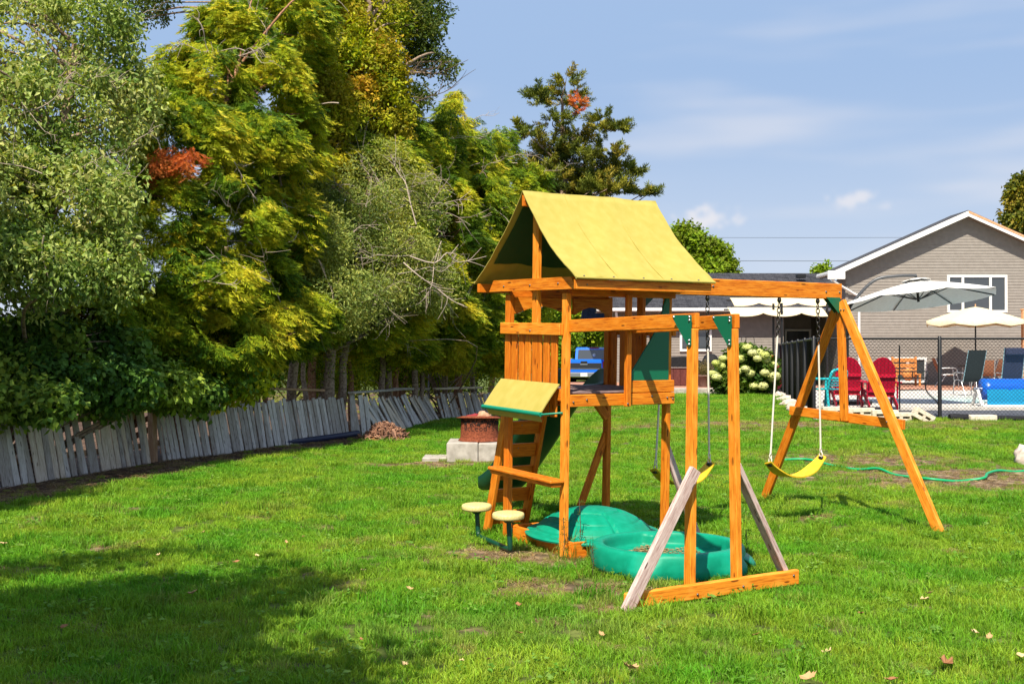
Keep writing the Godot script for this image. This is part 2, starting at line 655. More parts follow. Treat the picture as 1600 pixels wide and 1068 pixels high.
# how bare the ground is, 0 lawn to 1 soil
func bareness(x: float, d: float) -> float:
	var n := patches.get_noise_2d(x * 2.2, d * 2.2)
	var fine := patches.get_noise_2d(x * 9.0 + 50.0, d * 9.0)
	var b := smoothstep(0.32, 0.6, n + fine * 0.35) * 0.6
	for s in [[-0.02, 8.55, 0.62, 0.30, 1.0], [0.40, 7.40, 0.5, 0.26, 0.8], [0.60, 6.78, 0.3, 0.16, 0.6], [5.6, 13.6, 1.9, 1.0, 1.1], [4.9, 15.4, 1.4, 0.7, 0.7], [6.6, 12.7, 1.0, 0.7, 1.0], [5.2, 20.6, 0.9, 1.0, 0.8], [3.9, 20.3, 1.3, 1.0, 0.6], [2.6, 20.6, 1.3, 0.9, 0.45], [-1.0, 15.6, 1.0, 0.32, 1.1], [0.9, 27.0, 1.6, 1.2, 0.5], [8.0, 20.4, 3.4, 0.8, 0.5], [0.0, 6.2, 1.2, 0.4, 0.22]]:
		var e := Vector2((x - s[0]) / s[2], (d - s[1]) / s[3]).length()
		b = maxf(b, s[4] * smoothstep(1.5, 0.35, e + fine * 1.0 + n * 0.6))
	var g := fence_gap(x, d)
	var wide := 1.0 + 0.35 * n + 0.45 * fine
	if d > 19.0:
		wide *= clampf(1.0 - (d - 19.0) / 2.5, 0.0, 1.0)
	if g < 0.0:
		b = maxf(b, 0.75)
	elif wide > 0.02:
		b = maxf(b, smoothstep(wide, wide * 0.7, g))
	return clampf(b, 0.0, 1.0)


func lines(marks: Array) -> PackedFloat32Array:
	var out := PackedFloat32Array()
	for i in marks.size() - 1:
		var a: Array = marks[i]
		var b: Array = marks[i + 1]
		var n := int(ceil((b[0] - a[0]) / a[1]))
		for k in n:
			out.append(lerpf(a[0], b[0], float(k) / n))
	out.append(marks[-1][0])
	return out


func make_ground():
	var xs := lines([[-900, 300], [-300, 60], [-60, 12], [-12, 0.6], [-8, 0.14], [9, 0.3], [16, 2.0], [30, 10], [90, 60], [300, 300], [900, 1]])
	var ds := lines([[-300, 60], [-30, 6], [0, 0.5], [4.2, 0.11], [12, 0.16], [22, 0.3], [42, 2.0], [60, 10], [120, 60], [300, 300], [1500, 1]])
	var verts := PackedVector3Array()
	var cols := PackedColorArray()
	var uvs := PackedVector2Array()
	var idx := PackedInt32Array()
	var soil := Color(0.24, 0.155, 0.10)
	var pale := Color(0.40, 0.31, 0.18)
	var thatch := Color(0.12, 0.16, 0.03)
	for j in ds.size():
		for i in xs.size():
			var x := xs[i]
			var d := ds[j]
			var near := d > -1.0 and d < 45.0 and x > -13.0 and x < 17.0
			verts.append(Vector3(x, ground_height(x, d), -d))
			uvs.append(Vector2(x, d))
			var c := thatch
			if near:
				var k := bareness(x, d)
				var s := soil.lerp(pale, clampf(rough_noise.get_noise_2d(x * 1.5, d * 1.5) * 1.2 + 0.25, 0.0, 1.0))
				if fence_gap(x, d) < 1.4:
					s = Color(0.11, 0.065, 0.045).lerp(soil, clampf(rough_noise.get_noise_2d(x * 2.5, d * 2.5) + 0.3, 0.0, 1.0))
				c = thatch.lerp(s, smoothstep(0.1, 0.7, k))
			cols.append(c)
	var w := xs.size()
	for j in ds.size() - 1:
		for i in w - 1:
			var a := j * w + i
			idx.append_array([a, a + w, a + 1, a + 1, a + w, a + w + 1])
	var arr := []
	arr.resize(Mesh.ARRAY_MAX)
	arr[Mesh.ARRAY_VERTEX] = verts
	arr[Mesh.ARRAY_COLOR] = cols
	arr[Mesh.ARRAY_TEX_UV] = uvs
	arr[Mesh.ARRAY_INDEX] = idx
	var st := SurfaceTool.new()
	st.create_from_arrays(arr)
	st.generate_normals()
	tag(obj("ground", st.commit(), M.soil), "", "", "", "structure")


# a tuft of bent blades
func tuft_mesh(seed_: int, blades: int, spread: float, tall: float, wide: float) -> ArrayMesh:
	var r := RandomNumberGenerator.new()
	r.seed = seed_
	var b := MB.new()
	for i in blades:
		var a := r.randf() * TAU
		var base := Vector3(cos(a), 0, sin(a)) * spread * sqrt(r.randf())
		base.y = -0.01
		var lean := Vector3(r.randfn(), 0, r.randfn()) * 0.42
		var h := tall * r.randf_range(0.45, 1.15)
		var side := Vector3(1, 0, 0).rotated(Vector3.UP, r.randf() * TAU) * wide * r.randf_range(0.6, 1.2)
		var mid := base + Vector3(lean.x * 0.3, 0.6, lean.z * 0.3) * h
		var tip := base + Vector3(lean.x, 1.0 - 0.25 * lean.length(), lean.z) * h
		var g := r.randf_range(0.5, 1.55)
		var yel := r.randf()
		b.col(Color(g * (0.9 + 0.35 * yel), g, g * (1.0 - 0.3 * yel)))
		b.tri(base - side, base + side, mid + side * 0.8)
		b.tri(base - side, mid + side * 0.8, mid - side * 0.8)
		b.tri(mid - side * 0.8, mid + side * 0.8, tip)
	return b.raw()


func scatter(called: String, mesh: Mesh, m: Material, places: Array, tints: Array, parent: Node = self) -> MultiMeshInstance3D:
	var mm := MultiMesh.new()
	mm.transform_format = MultiMesh.TRANSFORM_3D
	mm.use_colors = true
	mm.mesh = mesh
	mm.instance_count = places.size()
	for i in places.size():
		mm.set_instance_transform(i, places[i])
		mm.set_instance_color(i, tints[i])
	var o := MultiMeshInstance3D.new()
	o.name = numbered(parent, called)
	o.multimesh = mm
	o.material_override = m
	parent.add_child(o, true)
	return o


func covered(x: float, d: float) -> bool:
	if d > 22.2 and x > 5.75 + 0.186 * (d - 22.05):
		return true
	if d > 35.9 and x > 2.0:
		return true
	if Vector2(x - 0.60, d - 9.15).length() < 0.42:
		return true
	if Vector2(x - 1.13, d - 8.12).length() < 0.5:
		return true
	if x > -0.93 and x < 0.0 and d > 15.95 and d < 16.9:
		return true
	return false


func make_grass():
	var r := RandomNumberGenerator.new()
	r.seed = 77
	var meshes := [tuft_mesh(1, 140, 0.085, 0.058, 0.0025), tuft_mesh(2, 140, 0.09, 0.066, 0.0026), tuft_mesh(3, 140, 0.08, 0.048, 0.0025), tuft_mesh(4, 110, 0.085, 0.095, 0.0028)]
	var places := [[], [], [], []]
	var tints := [[], [], [], []]
	var straw := []
	var straw_tint := []
	var weed := []
	var weed_tint := []
	for band in [[4.3, 9.5, 0.10, 1.0], [9.5, 16.0, 0.125, 1.12], [16.0, 26.0, 0.17, 1.4], [26.0, 44.0, 0.26, 1.9]]:
		var s: float = band[2]
		var d: float = band[0]
		while d < band[1]:
			var x := -0.54 * d - 0.6
			while x < 0.54 * d + 0.6:
				var px := x + (r.randf() - 0.5) * s * 1.6
				var pd := d + (r.randf() - 0.5) * s * 1.6
				x += s
				if covered(px, pd):
					continue
				if pd < 29.0 and px < 0.5:
					var g := fence_gap(px, pd)
					if g < 0.05 and pd > 8.0:
						continue
				var bare := bareness(px, pd)
				# dead clippings on the bare soil, and small broad-leaved weeds in the turf
				if bare > 0.25 and pd < 30.0 and r.randf() < 0.5:
					straw.append(Transform3D(Basis(Vector3.UP, r.randf() * TAU).scaled(Vector3(1.1, 0.16, 1.1) * band[3] * r.randf_range(0.7, 1.3)), Vector3(px, ground_height(px, pd) + 0.006, -pd)))
					straw_tint.append(Color(0.46, 0.36, 0.19).lerp(Color(0.24, 0.15, 0.09), r.randf()) * r.randf_range(0.7, 1.1))
				elif bare < 0.5 and pd < 18.0 and r.randf() < 0.05 + 0.3 * maxf(0.0, patches.get_noise_2d(px * 0.9 + 30.0, pd * 0.9) - 0.15):
					weed.append(Transform3D(Basis(Vector3.UP, r.randf() * TAU).scaled(Vector3(1.0, 0.6, 1.0) * r.randf_range(0.6, 1.3)), Vector3(px, ground_height(px, pd) + 0.03, -pd)))
					weed_tint.append(Color(0.12, 0.30, 0.03).lerp(Color(0.24, 0.40, 0.07), r.randf()))
				if r.randf() < bare * 0.86 - 0.05:
					continue
				var n := patches.get_noise_2d(px * 1.1 + 90.0, pd * 1.1)
				var n2 := patches.get_noise_2d(px * 5.0, pd * 5.0 + 30.0)
				var kind := r.randi() % 3
				if n2 > 0.30 and r.randf() < 0.35:
					kind = 3
				var k: float = band[3] * r.randf_range(0.75, 1.25) * (1.0 + 0.35 * n2) * (1.0 - 0.5 * bare)
				var basis := Basis(Vector3.UP, r.randf() * TAU).scaled(Vector3(k, k * r.randf_range(0.8, 1.15) / sqrt(band[3]), k))
				places[kind].append(Transform3D(basis, Vector3(px, ground_height(px, pd), -pd)))
				var c := Color(0.115, 0.345, 0.018).lerp(Color(0.285, 0.43, 0.034), clampf(0.5 + n * 1.0 + r.randfn() * 0.18, 0.0, 1.0))
				c = c.lerp(Color(0.08, 0.27, 0.014), clampf(n2 * 1.2 - 0.05, 0.0, 0.6))
				var dry := clampf(bare * 1.3 + (0.35 if r.randf() < 0.05 else 0.0), 0.0, 0.85)
				c = c.lerp(Color(0.42, 0.36, 0.13), dry * r.randf_range(0.2, 1.0))
				var v := r.randf_range(0.8, 1.2)
				tints[kind].append(Color(c.r * v, c.g * v, c.b * v))
			d += s
	for k in 4:
		var o := scatter("lawn_grass", meshes[k], M.grass, places[k], tints[k])
		tag(o, ["short green mown grass of the lawn", "short green grass of slightly longer blades on the lawn", "shortest green grass close to the soil of the lawn", "longer unmown grass tufts standing out of the lawn"][k], "grass", "", "stuff")
	tag(scatter("grass_clippings", tuft_mesh(5, 70, 0.085, 0.10, 0.0024), M.grass, straw, straw_tint), "dry dead grass lying on the bare patches of the lawn", "dead grass", "", "stuff")
	tag(scatter("lawn_weeds", leaf_cluster(6, 16, 0.05, 0.034, 0.026, -0.1), M.leaf, weed, weed_tint), "small clover-like weeds growing through the lawn", "weeds", "", "stuff")



# ---------------------------------------------------------------- the house
# lapped boards on a wall that faces +z, between x0 and x1 and from y0 to y1, or up to a gable over the middle
func siding_mesh(x0: float, x1: float, y0: float, y1: float, lap: float, apex_x := 0.0, apex_y := 0.0, slope := 0.0) -> ArrayMesh:
	var b := MB.new()
	var y := y0
	while y < (apex_y if slope > 0.0 else y1) - 0.02:
		var t := y + lap
		var a0 := x0
		var a1 := x1
		var b0 := x0
		var b1 := x1
		if slope > 0.0:
			a0 = maxf(x0, apex_x - (apex_y - y) / slope)
			a1 = minf(x1, apex_x + (apex_y - y) / slope)
			b0 = maxf(x0, apex_x - maxf(apex_y - t, 0.0) / slope)
			b1 = minf(x1, apex_x + maxf(apex_y - t, 0.0) / slope)
		b.quad(Vector3(a0, y + 0.012, 0.016), Vector3(a1, y + 0.012, 0.016), Vector3(b1, t + 0.012, 0.002), Vector3(b0, t + 0.012, 0.002))
		b.quad(Vector3(a0, y + 0.012, 0.0), Vector3(a1, y + 0.012, 0.0), Vector3(a1, y + 0.012, 0.016), Vector3(a0, y + 0.012, 0.016))
		y = t
	return b.done()


# rows of shingle tabs on a slope from (y0, z0) up to (y1, z1)
func shingle_mesh(x0: float, x1: float, y0: float, z0: float, y1: float, z1: float, n: int) -> ArrayMesh:
	var r := RandomNumberGenerator.new()
	r.seed = 14
	var b := MB.new()
	var up := Vector3(0, z0 - z1, y1 - y0).normalized()
	for i in n:
		var f := float(i) / n
		var g := float(i + 1) / n + 0.3 / n
		var x := x0
		while x < x1:
			var w := minf(r.randf_range(0.2, 0.42), x1 - x)
			var k := r.randf_range(0.62, 1.25)
			var p := 0.006 + r.randf() * 0.006
			b.col(Color(k, k, k * 1.02))
			var a := Vector3(x, lerpf(y0, y1, f), lerpf(z0, z1, f)) + up * (0.006 + p)
			var c := Vector3(x, lerpf(y0, y1, g), lerpf(z0, z1, g)) + up * 0.002
			var e := Vector3(w, 0, 0)
			b.quad(a, a + e, c + e, c)
			b.quad(a - up * (p + 0.005), a + e - up * (p + 0.005), a + e, a)
			x += w
	return b.done()


func window(called: String, parent: Node, x0: float, x1: float, y0: float, y1: float, z: float, splits: Array, fw := 0.09):
	var f := MB.new()
	var cx := (x0 + x1) / 2
	var cy := (y0 + y1) / 2
	for s in [[cx, y0 + fw / 2, x1 - x0, fw], [cx, y1 - fw / 2, x1 - x0, fw], [x0 + fw / 2, cy, fw, y1 - y0 - 2 * fw], [x1 - fw / 2, cy, fw, y1 - y0 - 2 * fw]]:
		f.box(Vector3(s[2] / 2, s[3] / 2, 0.04), 0.008, Transform3D(Basis(), Vector3(s[0], s[1], z + 0.045)))
	for s in splits:
		f.box(Vector3(fw * 0.5, (y1 - y0) / 2 - fw, 0.035), 0.008, Transform3D(Basis(), Vector3(lerpf(x0, x1, s), cy, z + 0.045)))
	var w := obj(called, f.done(), M.white, parent)
	var at := [0.0] + splits + [1.0]
	for i in at.size() - 1:
		var a := lerpf(x0, x1, at[i]) + (fw if i == 0 else fw * 0.5)
		var c := lerpf(x0, x1, at[i + 1]) - (fw if i == at.size() - 2 else fw * 0.5)
		var p := MB.new()
		p.box(Vector3((c - a) / 2, (y1 - y0) / 2 - fw, 0.008), 0.0, Transform3D(Basis(), Vector3((a + c) / 2, cy, z + 0.03)))
		obj("pane", p.done(), M.glass, w)


func make_house():
	var t := thing("house", "beige vinyl-sided house with white trim and grey shingled wing behind the pool", "house")
	# the tall gable, its wall at 41 m
	var z := -41.0
	var ax := 16.158
	var ay := 6.425
	var slope := 0.446
	var x0 := 11.930
	var x1 := 2.0 * ax - x0
	var core := MB.new()
	var poly := PackedVector2Array([Vector2(x0, 0.0), Vector2(x1, 0.0), Vector2(x1, ay - (x1 - ax) * slope), Vector2(ax, ay), Vector2(x0, ay - (ax - x0) * slope)])
	core.prism(poly, -1.1, 0.0, Transform3D(Basis(), Vector3(0, 0, z - 0.01)))
	obj("wall", core.done(), M.siding, t)
	block("wall", t, Vector3(ax, 2.1, z - 5.1), Vector3(x1 - x0 - 0.1, 4.2, 7.9), M.siding, 0.0)
	tag(obj("siding", siding_mesh(x0, x1, 0.3, 0.0, 0.1016, ax, ay, slope), M.siding, t, Transform3D(Basis(), Vector3(0, 0, z))), "", "", "", "stuff")
	var over := 0.62
	for s in [-1.0, 1.0]:
		var far_x: float = ax + s * (ax - x0 + over)
		var e := Vector2(far_x, ay - (ax - x0 + over) * slope)
		var a := Vector2(ax, ay)
		# roof deck, soffit under the rake, fascia
		var rb := MB.new()
		var pr := PackedVector2Array([a + Vector2(0, 0.02), e + Vector2(0, 0.02), e + Vector2(0, 0.16), a + Vector2(0, 0.16)])
		rb.prism(pr, -1.2, 0.42, Transform3D(Basis(), Vector3(0, 0, z)))
		obj("roof", rb.done(), M.shingle, t)
		var fb := MB.new()
		var pf := PackedVector2Array([a + Vector2(0, -0.06), e + Vector2(0, -0.06), e + Vector2(0, 0.13), a + Vector2(0, 0.13)])
		fb.prism(pf, 0.422, 0.46, Transform3D(Basis(), Vector3(0, 0, z)))
		obj("fascia", fb.done(), M.white, t)
		if s > 0.0:
			var bb := MB.new()
			bb.prism(PackedVector2Array([a + Vector2(0, 0.06), e + Vector2(0, 0.06), e + Vector2(0, 0.135), a + Vector2(0, 0.135)]), 0.463, 0.475, Transform3D(Basis(), Vector3(0, 0, z)))
			tag(obj("fascia_board", bb.done(), M.bare_wood, t), "bare wood board along the right rake")
		var sb := MB.new()
		sb.prism(PackedVector2Array([a + Vector2(0, -0.03), e + Vector2(0, -0.03), e + Vector2(0, 0.015), a + Vector2(0, 0.015)]), -1.15, 0.42, Transform3D(Basis(), Vector3(0, 0, z)))
		obj("soffit", sb.done(), M.soffit, t)
	var ex: float = x0 - over
	var ey := ay - (ax - x0 + over) * slope
	block("eave_return", t, Vector3(ex + 0.17, ey + 0.02, z + 0.44), Vector3(0.62, 0.3, 0.05), M.white, 0.01)
	block("gutter", t, Vector3(ex - 0.06, ey + 0.08, z - 0.4), Vector3(0.12, 0.13, 1.6), M.white, 0.03)
	var dx := 12.387
	pipe("downspout", t, curve([Vector3(ex, ey - 0.02, z + 0.36), Vector3(ex + 0.12, ey - 0.2, z + 0.36), Vector3(dx - 0.2, ey - 0.62, z + 0.1), Vector3(dx, ey - 0.75, z + 0.08), Vector3(dx, ey - 1.4, z + 0.08), Vector3(dx, 0.4, z + 0.08)], 20), 0.05, M.white, 8)
	block("corner_trim", t, Vector3(x0 + 0.03, 2.0, z + 0.02), Vector3(0.1, 3.9, 0.05), M.siding, 0.006)
	window("window", t, 15.541, 17.689, 2.963, 4.311, z, [0.26, 0.72])
	window("window", t, 13.438, 14.809, 0.460, 1.374, z, [0.5])
	# the low wing
	var wz := -43.0
	var wx0 := 3.787
	var wx1 := 10.091
	var wy := 3.05
	var wb := MB.new()
	wb.box(Vector3((wx1 - wx0) / 2, 1.6, 0.7), 0.0, Transform3D(Basis(), Vector3((wx0 + wx1) / 2, 1.6, wz - 0.71)))
	wb.box(Vector3((wx1 - wx0 - 1.2) / 2, 1.58, 3.2), 0.0, Transform3D(Basis(), Vector3((wx0 + 1.2 + wx1) / 2, 1.58, wz - 4.6)))
	obj("wall", wb.done(), M.siding, t)
	tag(obj("siding", siding_mesh(wx0, wx1, 0.3, 3.15, 0.1016), M.siding, t, Transform3D(Basis(), Vector3(0, 0, wz))), "", "", "", "stuff")
	block("corner_trim", t, Vector3(wx1 + 0.03, 1.7, wz + 0.02), Vector3(0.1, 2.9, 0.07), M.siding, 0.006)
	# the recess beside it with the sliding door
	var rz := -46.0
	var rb2 := MB.new()
	rb2.box(Vector3(1.75, 1.6, 0.6), 0.0, Transform3D(Basis(), Vector3(wx1 + 1.75, 1.6, rz - 0.61)))
	tag(obj("wall", rb2.done(), M.siding, t), "wall of the porch recess in shade")
	tag(obj("siding", siding_mesh(wx1, wx1 + 3.4, 0.3, 3.15, 0.1016), M.siding, t, Transform3D(Basis(), Vector3(0, 0, rz))), "", "", "", "stuff")
	window("sliding_door", t, 10.923, 12.564, 0.256, 2.487, rz, [0.62, 0.82], 0.08)
	# wing roof
	var rx0 := 3.120
	var rx1 := x0 + 0.9
	var ry0 := 3.16
	var ry1 := 4.802
	var zz0 := wz + 0.62
	var zz1 := -47.2
	var deck := MB.new()
	deck.prism(PackedVector2Array([Vector2(-zz0, ry0 - 0.02), Vector2(-zz1, ry1 - 0.02), Vector2(-zz1 + 4.8, ry0 - 0.02), Vector2(-zz1 + 4.8, ry0 - 0.12), Vector2(-zz1, ry1 - 0.14), Vector2(-zz0, ry0 - 0.12)]), rx0, rx1, Transform3D(Basis(Vector3(0, 0, -1), Vector3(0, 1, 0), Vector3(1, 0, 0)), Vector3.ZERO))
	obj("roof", deck.done(), M.shingle, t)
	var sm: StandardMaterial3D = M.shingle.duplicate()
	sm.vertex_color_use_as_albedo = true
	tag(obj("roof_shingles", shingle_mesh(rx0, rx1, ry0, zz0, ry1, zz1, 34), sm, t), "", "", "", "stuff")
	block("roof_vent", t, Vector3(11.590, 4.615, -46.0), Vector3(0.36, 0.16, 0.3), M.black, 0.02)
	block("gutter", t, Vector3((rx0 + rx1) / 2, ry0 - 0.04, zz0 + 0.07), Vector3(rx1 - rx0, 0.13, 0.12), M.white, 0.03)
	block("soffit", t, Vector3((rx0 + rx1) / 2, ry0 - 0.13, wz + 0.32), Vector3(rx1 - rx0, 0.02, 0.62), M.soffit, 0.0)
	pipe("downspout", t, curve([Vector3(wx0 + 0.06, ry0 - 0.1, zz0), Vector3(wx0 + 0.1, ry0 - 0.3, zz0 - 0.1), Vector3(wx0 + 0.28, ry0 - 0.55, wz + 0.08), Vector3(wx0 + 0.3, 1.5, wz + 0.08), Vector3(wx0 + 0.3, 0.4, wz + 0.08)], 16), 0.05, M.white, 8)
	window("window", t, 6.280, 7.478, 1.584, 2.758, wz, [0.5])


func make_patio_and_pool():
	# patio by the wing: pale concrete kerb, brick coloured top
	var x0 := 1.0
	var x1 := 8.348
	var p := MB.new()
	p.box(Vector3((x1 - x0) / 2, 0.25, 3.6), 0.02, Transform3D(Basis(), Vector3((x0 + x1) / 2, 0.18, -39.7)))
	tag(obj("patio", p.done(), M.brick_deck), "", "", "", "structure")
	var k := MB.new()
	k.box(Vector3((x1 - x0) / 2, 0.16, 0.2), 0.02, Transform3D(Basis(), Vector3((x0 + x1) / 2, 0.27, -35.9)))
	tag(obj("patio_kerb", k.done(), M.concrete), "", "", "", "structure")
	# pool deck of pale concrete with the pool let into it, built of strips round the water
	var top := 0.34
	for s in [[6.0, 30.0, -24.9, -27.2], [6.0, 10.9, -27.2, -31.6], [15.6, 30.0, -27.2, -31.6], [6.0, 30.0, -31.6, -36.6]]:
		var b := MB.new()
		# the left side follows the receding fence
		var la: float = 5.98 + 0.186 * (-s[2] - 22.05) if s[0] < 7.0 else s[0]
		var lb: float = 5.98 + 0.186 * (-s[3] - 22.05) if s[0] < 7.0 else s[0]
		b.prism(PackedVector2Array([Vector2(la, -s[2]), Vector2(s[1], -s[2]), Vector2(s[1], -s[3]), Vector2(lb, -s[3])]), -top, 0.1, Transform3D(Basis(Vector3(1, 0, 0), Vector3(0, 0, -1), Vector3(0, -1, 0)), Vector3.ZERO))
		tag(obj("pool_deck", b.done(), M.pool_deck), "", "", "", "structure")
	var pv := MB.new()
	pv.box(Vector3(12.0, 0.24, 1.2), 0.02, Transform3D(Basis(), Vector3(18.1, top - 0.30, -23.68)))
	tag(obj("paving", pv.done(), M.paver), "", "", "", "structure")
	var up := MB.new()
	up.box(Vector3(12.0, 0.25, 2.1), 0.02, Transform3D(Basis(), Vector3(18.0, top - 0.19, -38.72)))
	tag(obj("terrace", up.done(), M.brick_deck), "", "", "", "structure")
	var w := MB.new()
	w.box(Vector3(2.35, 0.02, 2.2), 0.0, Transform3D(Basis(), Vector3(13.25, top - 0.10, -29.4)))
	tag(obj("pool_water", w.done(), M.water), "", "", "", "structure")


# ---------------------------------------------------------------- fences
func chain_link(len_: float, h: float, cell: float, wire: float) -> ArrayMesh:
	var b := MB.new()
	var n := int(len_ / cell) + 1
	for s in [-1.0, 1.0]:
		for i in range(-int(h / cell) - 1, n + int(h / cell) + 2):
			var a := Vector2(i * cell, 0.0)
			var c := Vector2(i * cell + s * h, h)
			# clip to the panel
			var t0 := 0.0
			var t1 := 1.0
			var dx := c.x - a.x
			var ta := (0.0 - a.x) / dx
			var tb := (len_ - a.x) / dx
			t0 = maxf(t0, minf(ta, tb))
			t1 = minf(t1, maxf(ta, tb))
			if t1 <= t0:
				continue
			var p := a.lerp(c, t0)
			var q := a.lerp(c, t1)
			var dir := (q - p).normalized() * wire
			var o := Vector3(-dir.y, dir.x, 0)
			var zz: float = 0.003 * s
			b.quad(Vector3(p.x, p.y, zz) - o, Vector3(q.x, q.y, zz) - o, Vector3(q.x, q.y, zz) + o, Vector3(p.x, p.y, zz) + o)
			b.quad(Vector3(p.x, p.y, zz - wire), Vector3(q.x, q.y, zz - wire), Vector3(q.x, q.y, zz + wire), Vector3(p.x, p.y, zz + wire))
	return b.done()


func pool_fence_run(label: String, a: Vector3, b: Vector3, posts: Array, cell: float) -> void:
	var t := thing("chain_link_fence", label, "fence", a, atan2(-(b.z - a.z), b.x - a.x))
	var l := a.distance_to(b)
	for s in posts:
		var p := MB.new(true)
		p.tube(PackedVector3Array([Vector3(s, -0.3, 0), Vector3(s, 1.57, 0), Vector3(s, 1.60, 0)]), PackedFloat32Array([0.038, 0.038, 0.02]), 12)
		obj("post", p.done(), M.black, t)
	var r := MB.new(true)
	r.rod(Vector3(-0.0, 1.55, 0), Vector3(l, 1.55, 0), 0.022, 10)
	obj("top_rail", r.done(), M.black, t)
	tag(obj("chain_link_mesh", chain_link(l, 1.5, cell, 0.0028), M.black, t, Transform3D(Basis(), Vector3(0, 0.03, 0.03))), "", "", "", "stuff")


func make_pool_fence():
	var c := Vector3(5.80, 0.24, -22.05)
	pool_fence_run("black chain-link pool fence running level in front of the red chairs", c, Vector3(13.1, 0.24, -22.05), [0.0, 2.42, 4.85, 7.25], 0.075)
	pool_fence_run("black chain-link pool fence running back from the corner towards the hydrangea", c + Vector3(0.02, 0, -0.1), Vector3(8.77, 0.24, -38.0), [2.4, 4.8, 7.2, 9.6, 12.0, 14.4, 16.1], 0.075)


func slat_run(called: String, label: String, a: Vector2, b: Vector2, n: int, h0: float, h1: float, lean: float, back: float, mats: Array, messy: float, rail: int) -> Node3D:
	var dir := (b - a).normalized()
	var l := a.distance_to(b)
	var t := thing(called, label, "fence", Vector3(a.x, 0, -a.y), atan2(dir.y, dir.x), "sections of the grey slat fence under the trees")
	# local x runs along the fence, local z towards the lawn
	var step := l / n
	for i in n:
		var f := (i + 0.5) / n
		var h := lerpf(h0, h1, f) * rng.randf_range(0.94, 1.04)
		var w := step * (rng.randf_range(0.68, 0.92) if messy < 0.08 else rng.randf_range(1.05, 1.5))
		var x := (i + 0.5) * step + rng.randf_range(-0.1, 0.1) * step
		var ln := lean + rng.randfn() * messy
		var bk := back + rng.randfn() * messy * 0.5
		var foot := Vector3(x, -0.04, rng.randf_range(-0.01, 0.015) if messy < 0.08 else rng.randf_range(-0.05, 0.05))
		var top := foot + Vector3(-sin(ln) * h, cos(ln) * cos(bk) * h, -sin(bk) * h)
		var m: Material = mats[rng.randi() % mats.size()]
		board("slat", t, foot, top, w, rng.randf_range(0.014, 0.02), Vector3(1, 0, 0), m, 0.003)
	if rail > 0:
		for k in [0.3, 0.78]:
			var ha: float = lerpf(0.0, h0, k)
			var hb: float = lerpf(0.0, h1, k)
			board("backing_rail", t, Vector3(-sin(lean) * ha, cos(back) * ha, -sin(back) * ha - 0.035), Vector3(l - sin(lean) * hb, cos(back) * hb, -sin(back) * hb - 0.035), 0.07, 0.03, Vector3.UP, M.rail)
	return t


func make_slat_fences():
	slat_run("slat_fence", "weathered grey slat fence at the shaded left edge, hung over by vine leaves", Vector2(-6.35, 10.0), Vector2(-4.93, 15.72), 50, 1.02, 0.84, 0.13, 0.1, [M.slat_a, M.slat_b, M.slat_c], 0.02, 1)
	var s := slat_run("slat_fence", "long straight grey slat fence with brown top boards and drain pipe at its foot", Vector2(-4.86, 15.98), Vector2(-2.92, 20.62), 50, 0.86, 0.76, 0.12, 0.12, [M.slat_a, M.slat_a, M.slat_b], 0.015, 1)
	board("fence_post", s, Vector3(-0.12, -0.1, -0.06), Vector3(-0.14, 0.93, -0.08), 0.09, 0.09, Vector3(1, 0, 0), M.rail)
	board("top_board", s, Vector3(-0.2, 0.93, -0.16), Vector3(1.9, 0.95, -0.14), 0.05, 0.14, Vector3.UP, M.rail)
	board("top_board", s, Vector3(1.75, 0.985, -0.18), Vector3(4.4, 0.86, -0.2), 0.04, 0.16, Vector3.UP, M.rail)
	slat_run("slat_fence", "narrow broken piece of grey slat fence above the bark heap", Vector2(-2.9, 20.7), Vector2(-2.56, 21.08), 4, 0.84, 0.78, 0.05, 0.1, [M.slat_b, M.slat_a], 0.06, 1)
	var c := slat_run("slat_fence", "collapsed grey slat fence of pale split slats slumping sideways", Vector2(-2.45, 21.2), Vector2(-1.62, 26.1), 46, 0.80, 0.72, 0.36, 0.40, [M.slat_a, M.slat_b, M.slat_c, M.slat_a], 0.09, 0)
	board("top_board", c, Vector3(-0.6, 0.80, -0.36), Vector3(2.6, 0.76, -0.34), 0.04, 0.12, Vector3.UP, M.slat_b)
	board("top_board", c, Vector3(2.3, 0.78, -0.4), Vector3(5.0, 0.70, -0.3), 0.05, 0.10, Vector3.UP, M.slat_b)
	var f := slat_run("slat_fence", "farthest grey slat fence section behind the rusty fire ring", Vector2(-1.58, 26.4), Vector2(-0.35, 28.4), 24, 0.66, 0.60, 0.16, 0.2, [M.slat_a, M.slat_b], 0.05, 1)
	board("top_board", f, Vector3(-0.2, 0.70, -0.12), Vector3(1.8, 0.68, -0.14), 0.05, 0.09, Vector3.UP, M.slat_c)
	# thin metal posts standing behind
	var i := 0
	for p in [[571.0, 23.0, 569.0, "thin grey metal post behind the gap in the slat fence"], [669.6, 27.0, 572.0, "thin grey metal post above the collapsed slat fence"], [743.7, 30.0, 571.0, "thin grey metal post farthest back by the fire ring"]]:
		var x: float = (p[0] - 800.0) / 1794.0 * p[1]
		var t := thing("metal_post", p[3], "post", Vector3(x, 0, -p[1]), 0.0, "metal posts behind the slat fence")
		var b := MB.new(true)
		b.rod(Vector3(0, -0.1, 0), Vector3(0.01 * i, 1.5 - (p[2] - 552.5) / 1794.0 * p[1], 0), 0.024, 8)
		obj("pole", b.done(), M.metal_post, t)
		var cap := MB.new(true)
		cap.lathe([[0.0, -0.01], [0.03, -0.01], [0.03, 0.02], [0.0, 0.03]], 10, Transform3D(Basis(), Vector3(0.01 * i, 1.5 - (p[2] - 552.5) / 1794.0 * p[1], 0)))
		obj("cap", cap.done(), M.metal_post, t)
		i += 1



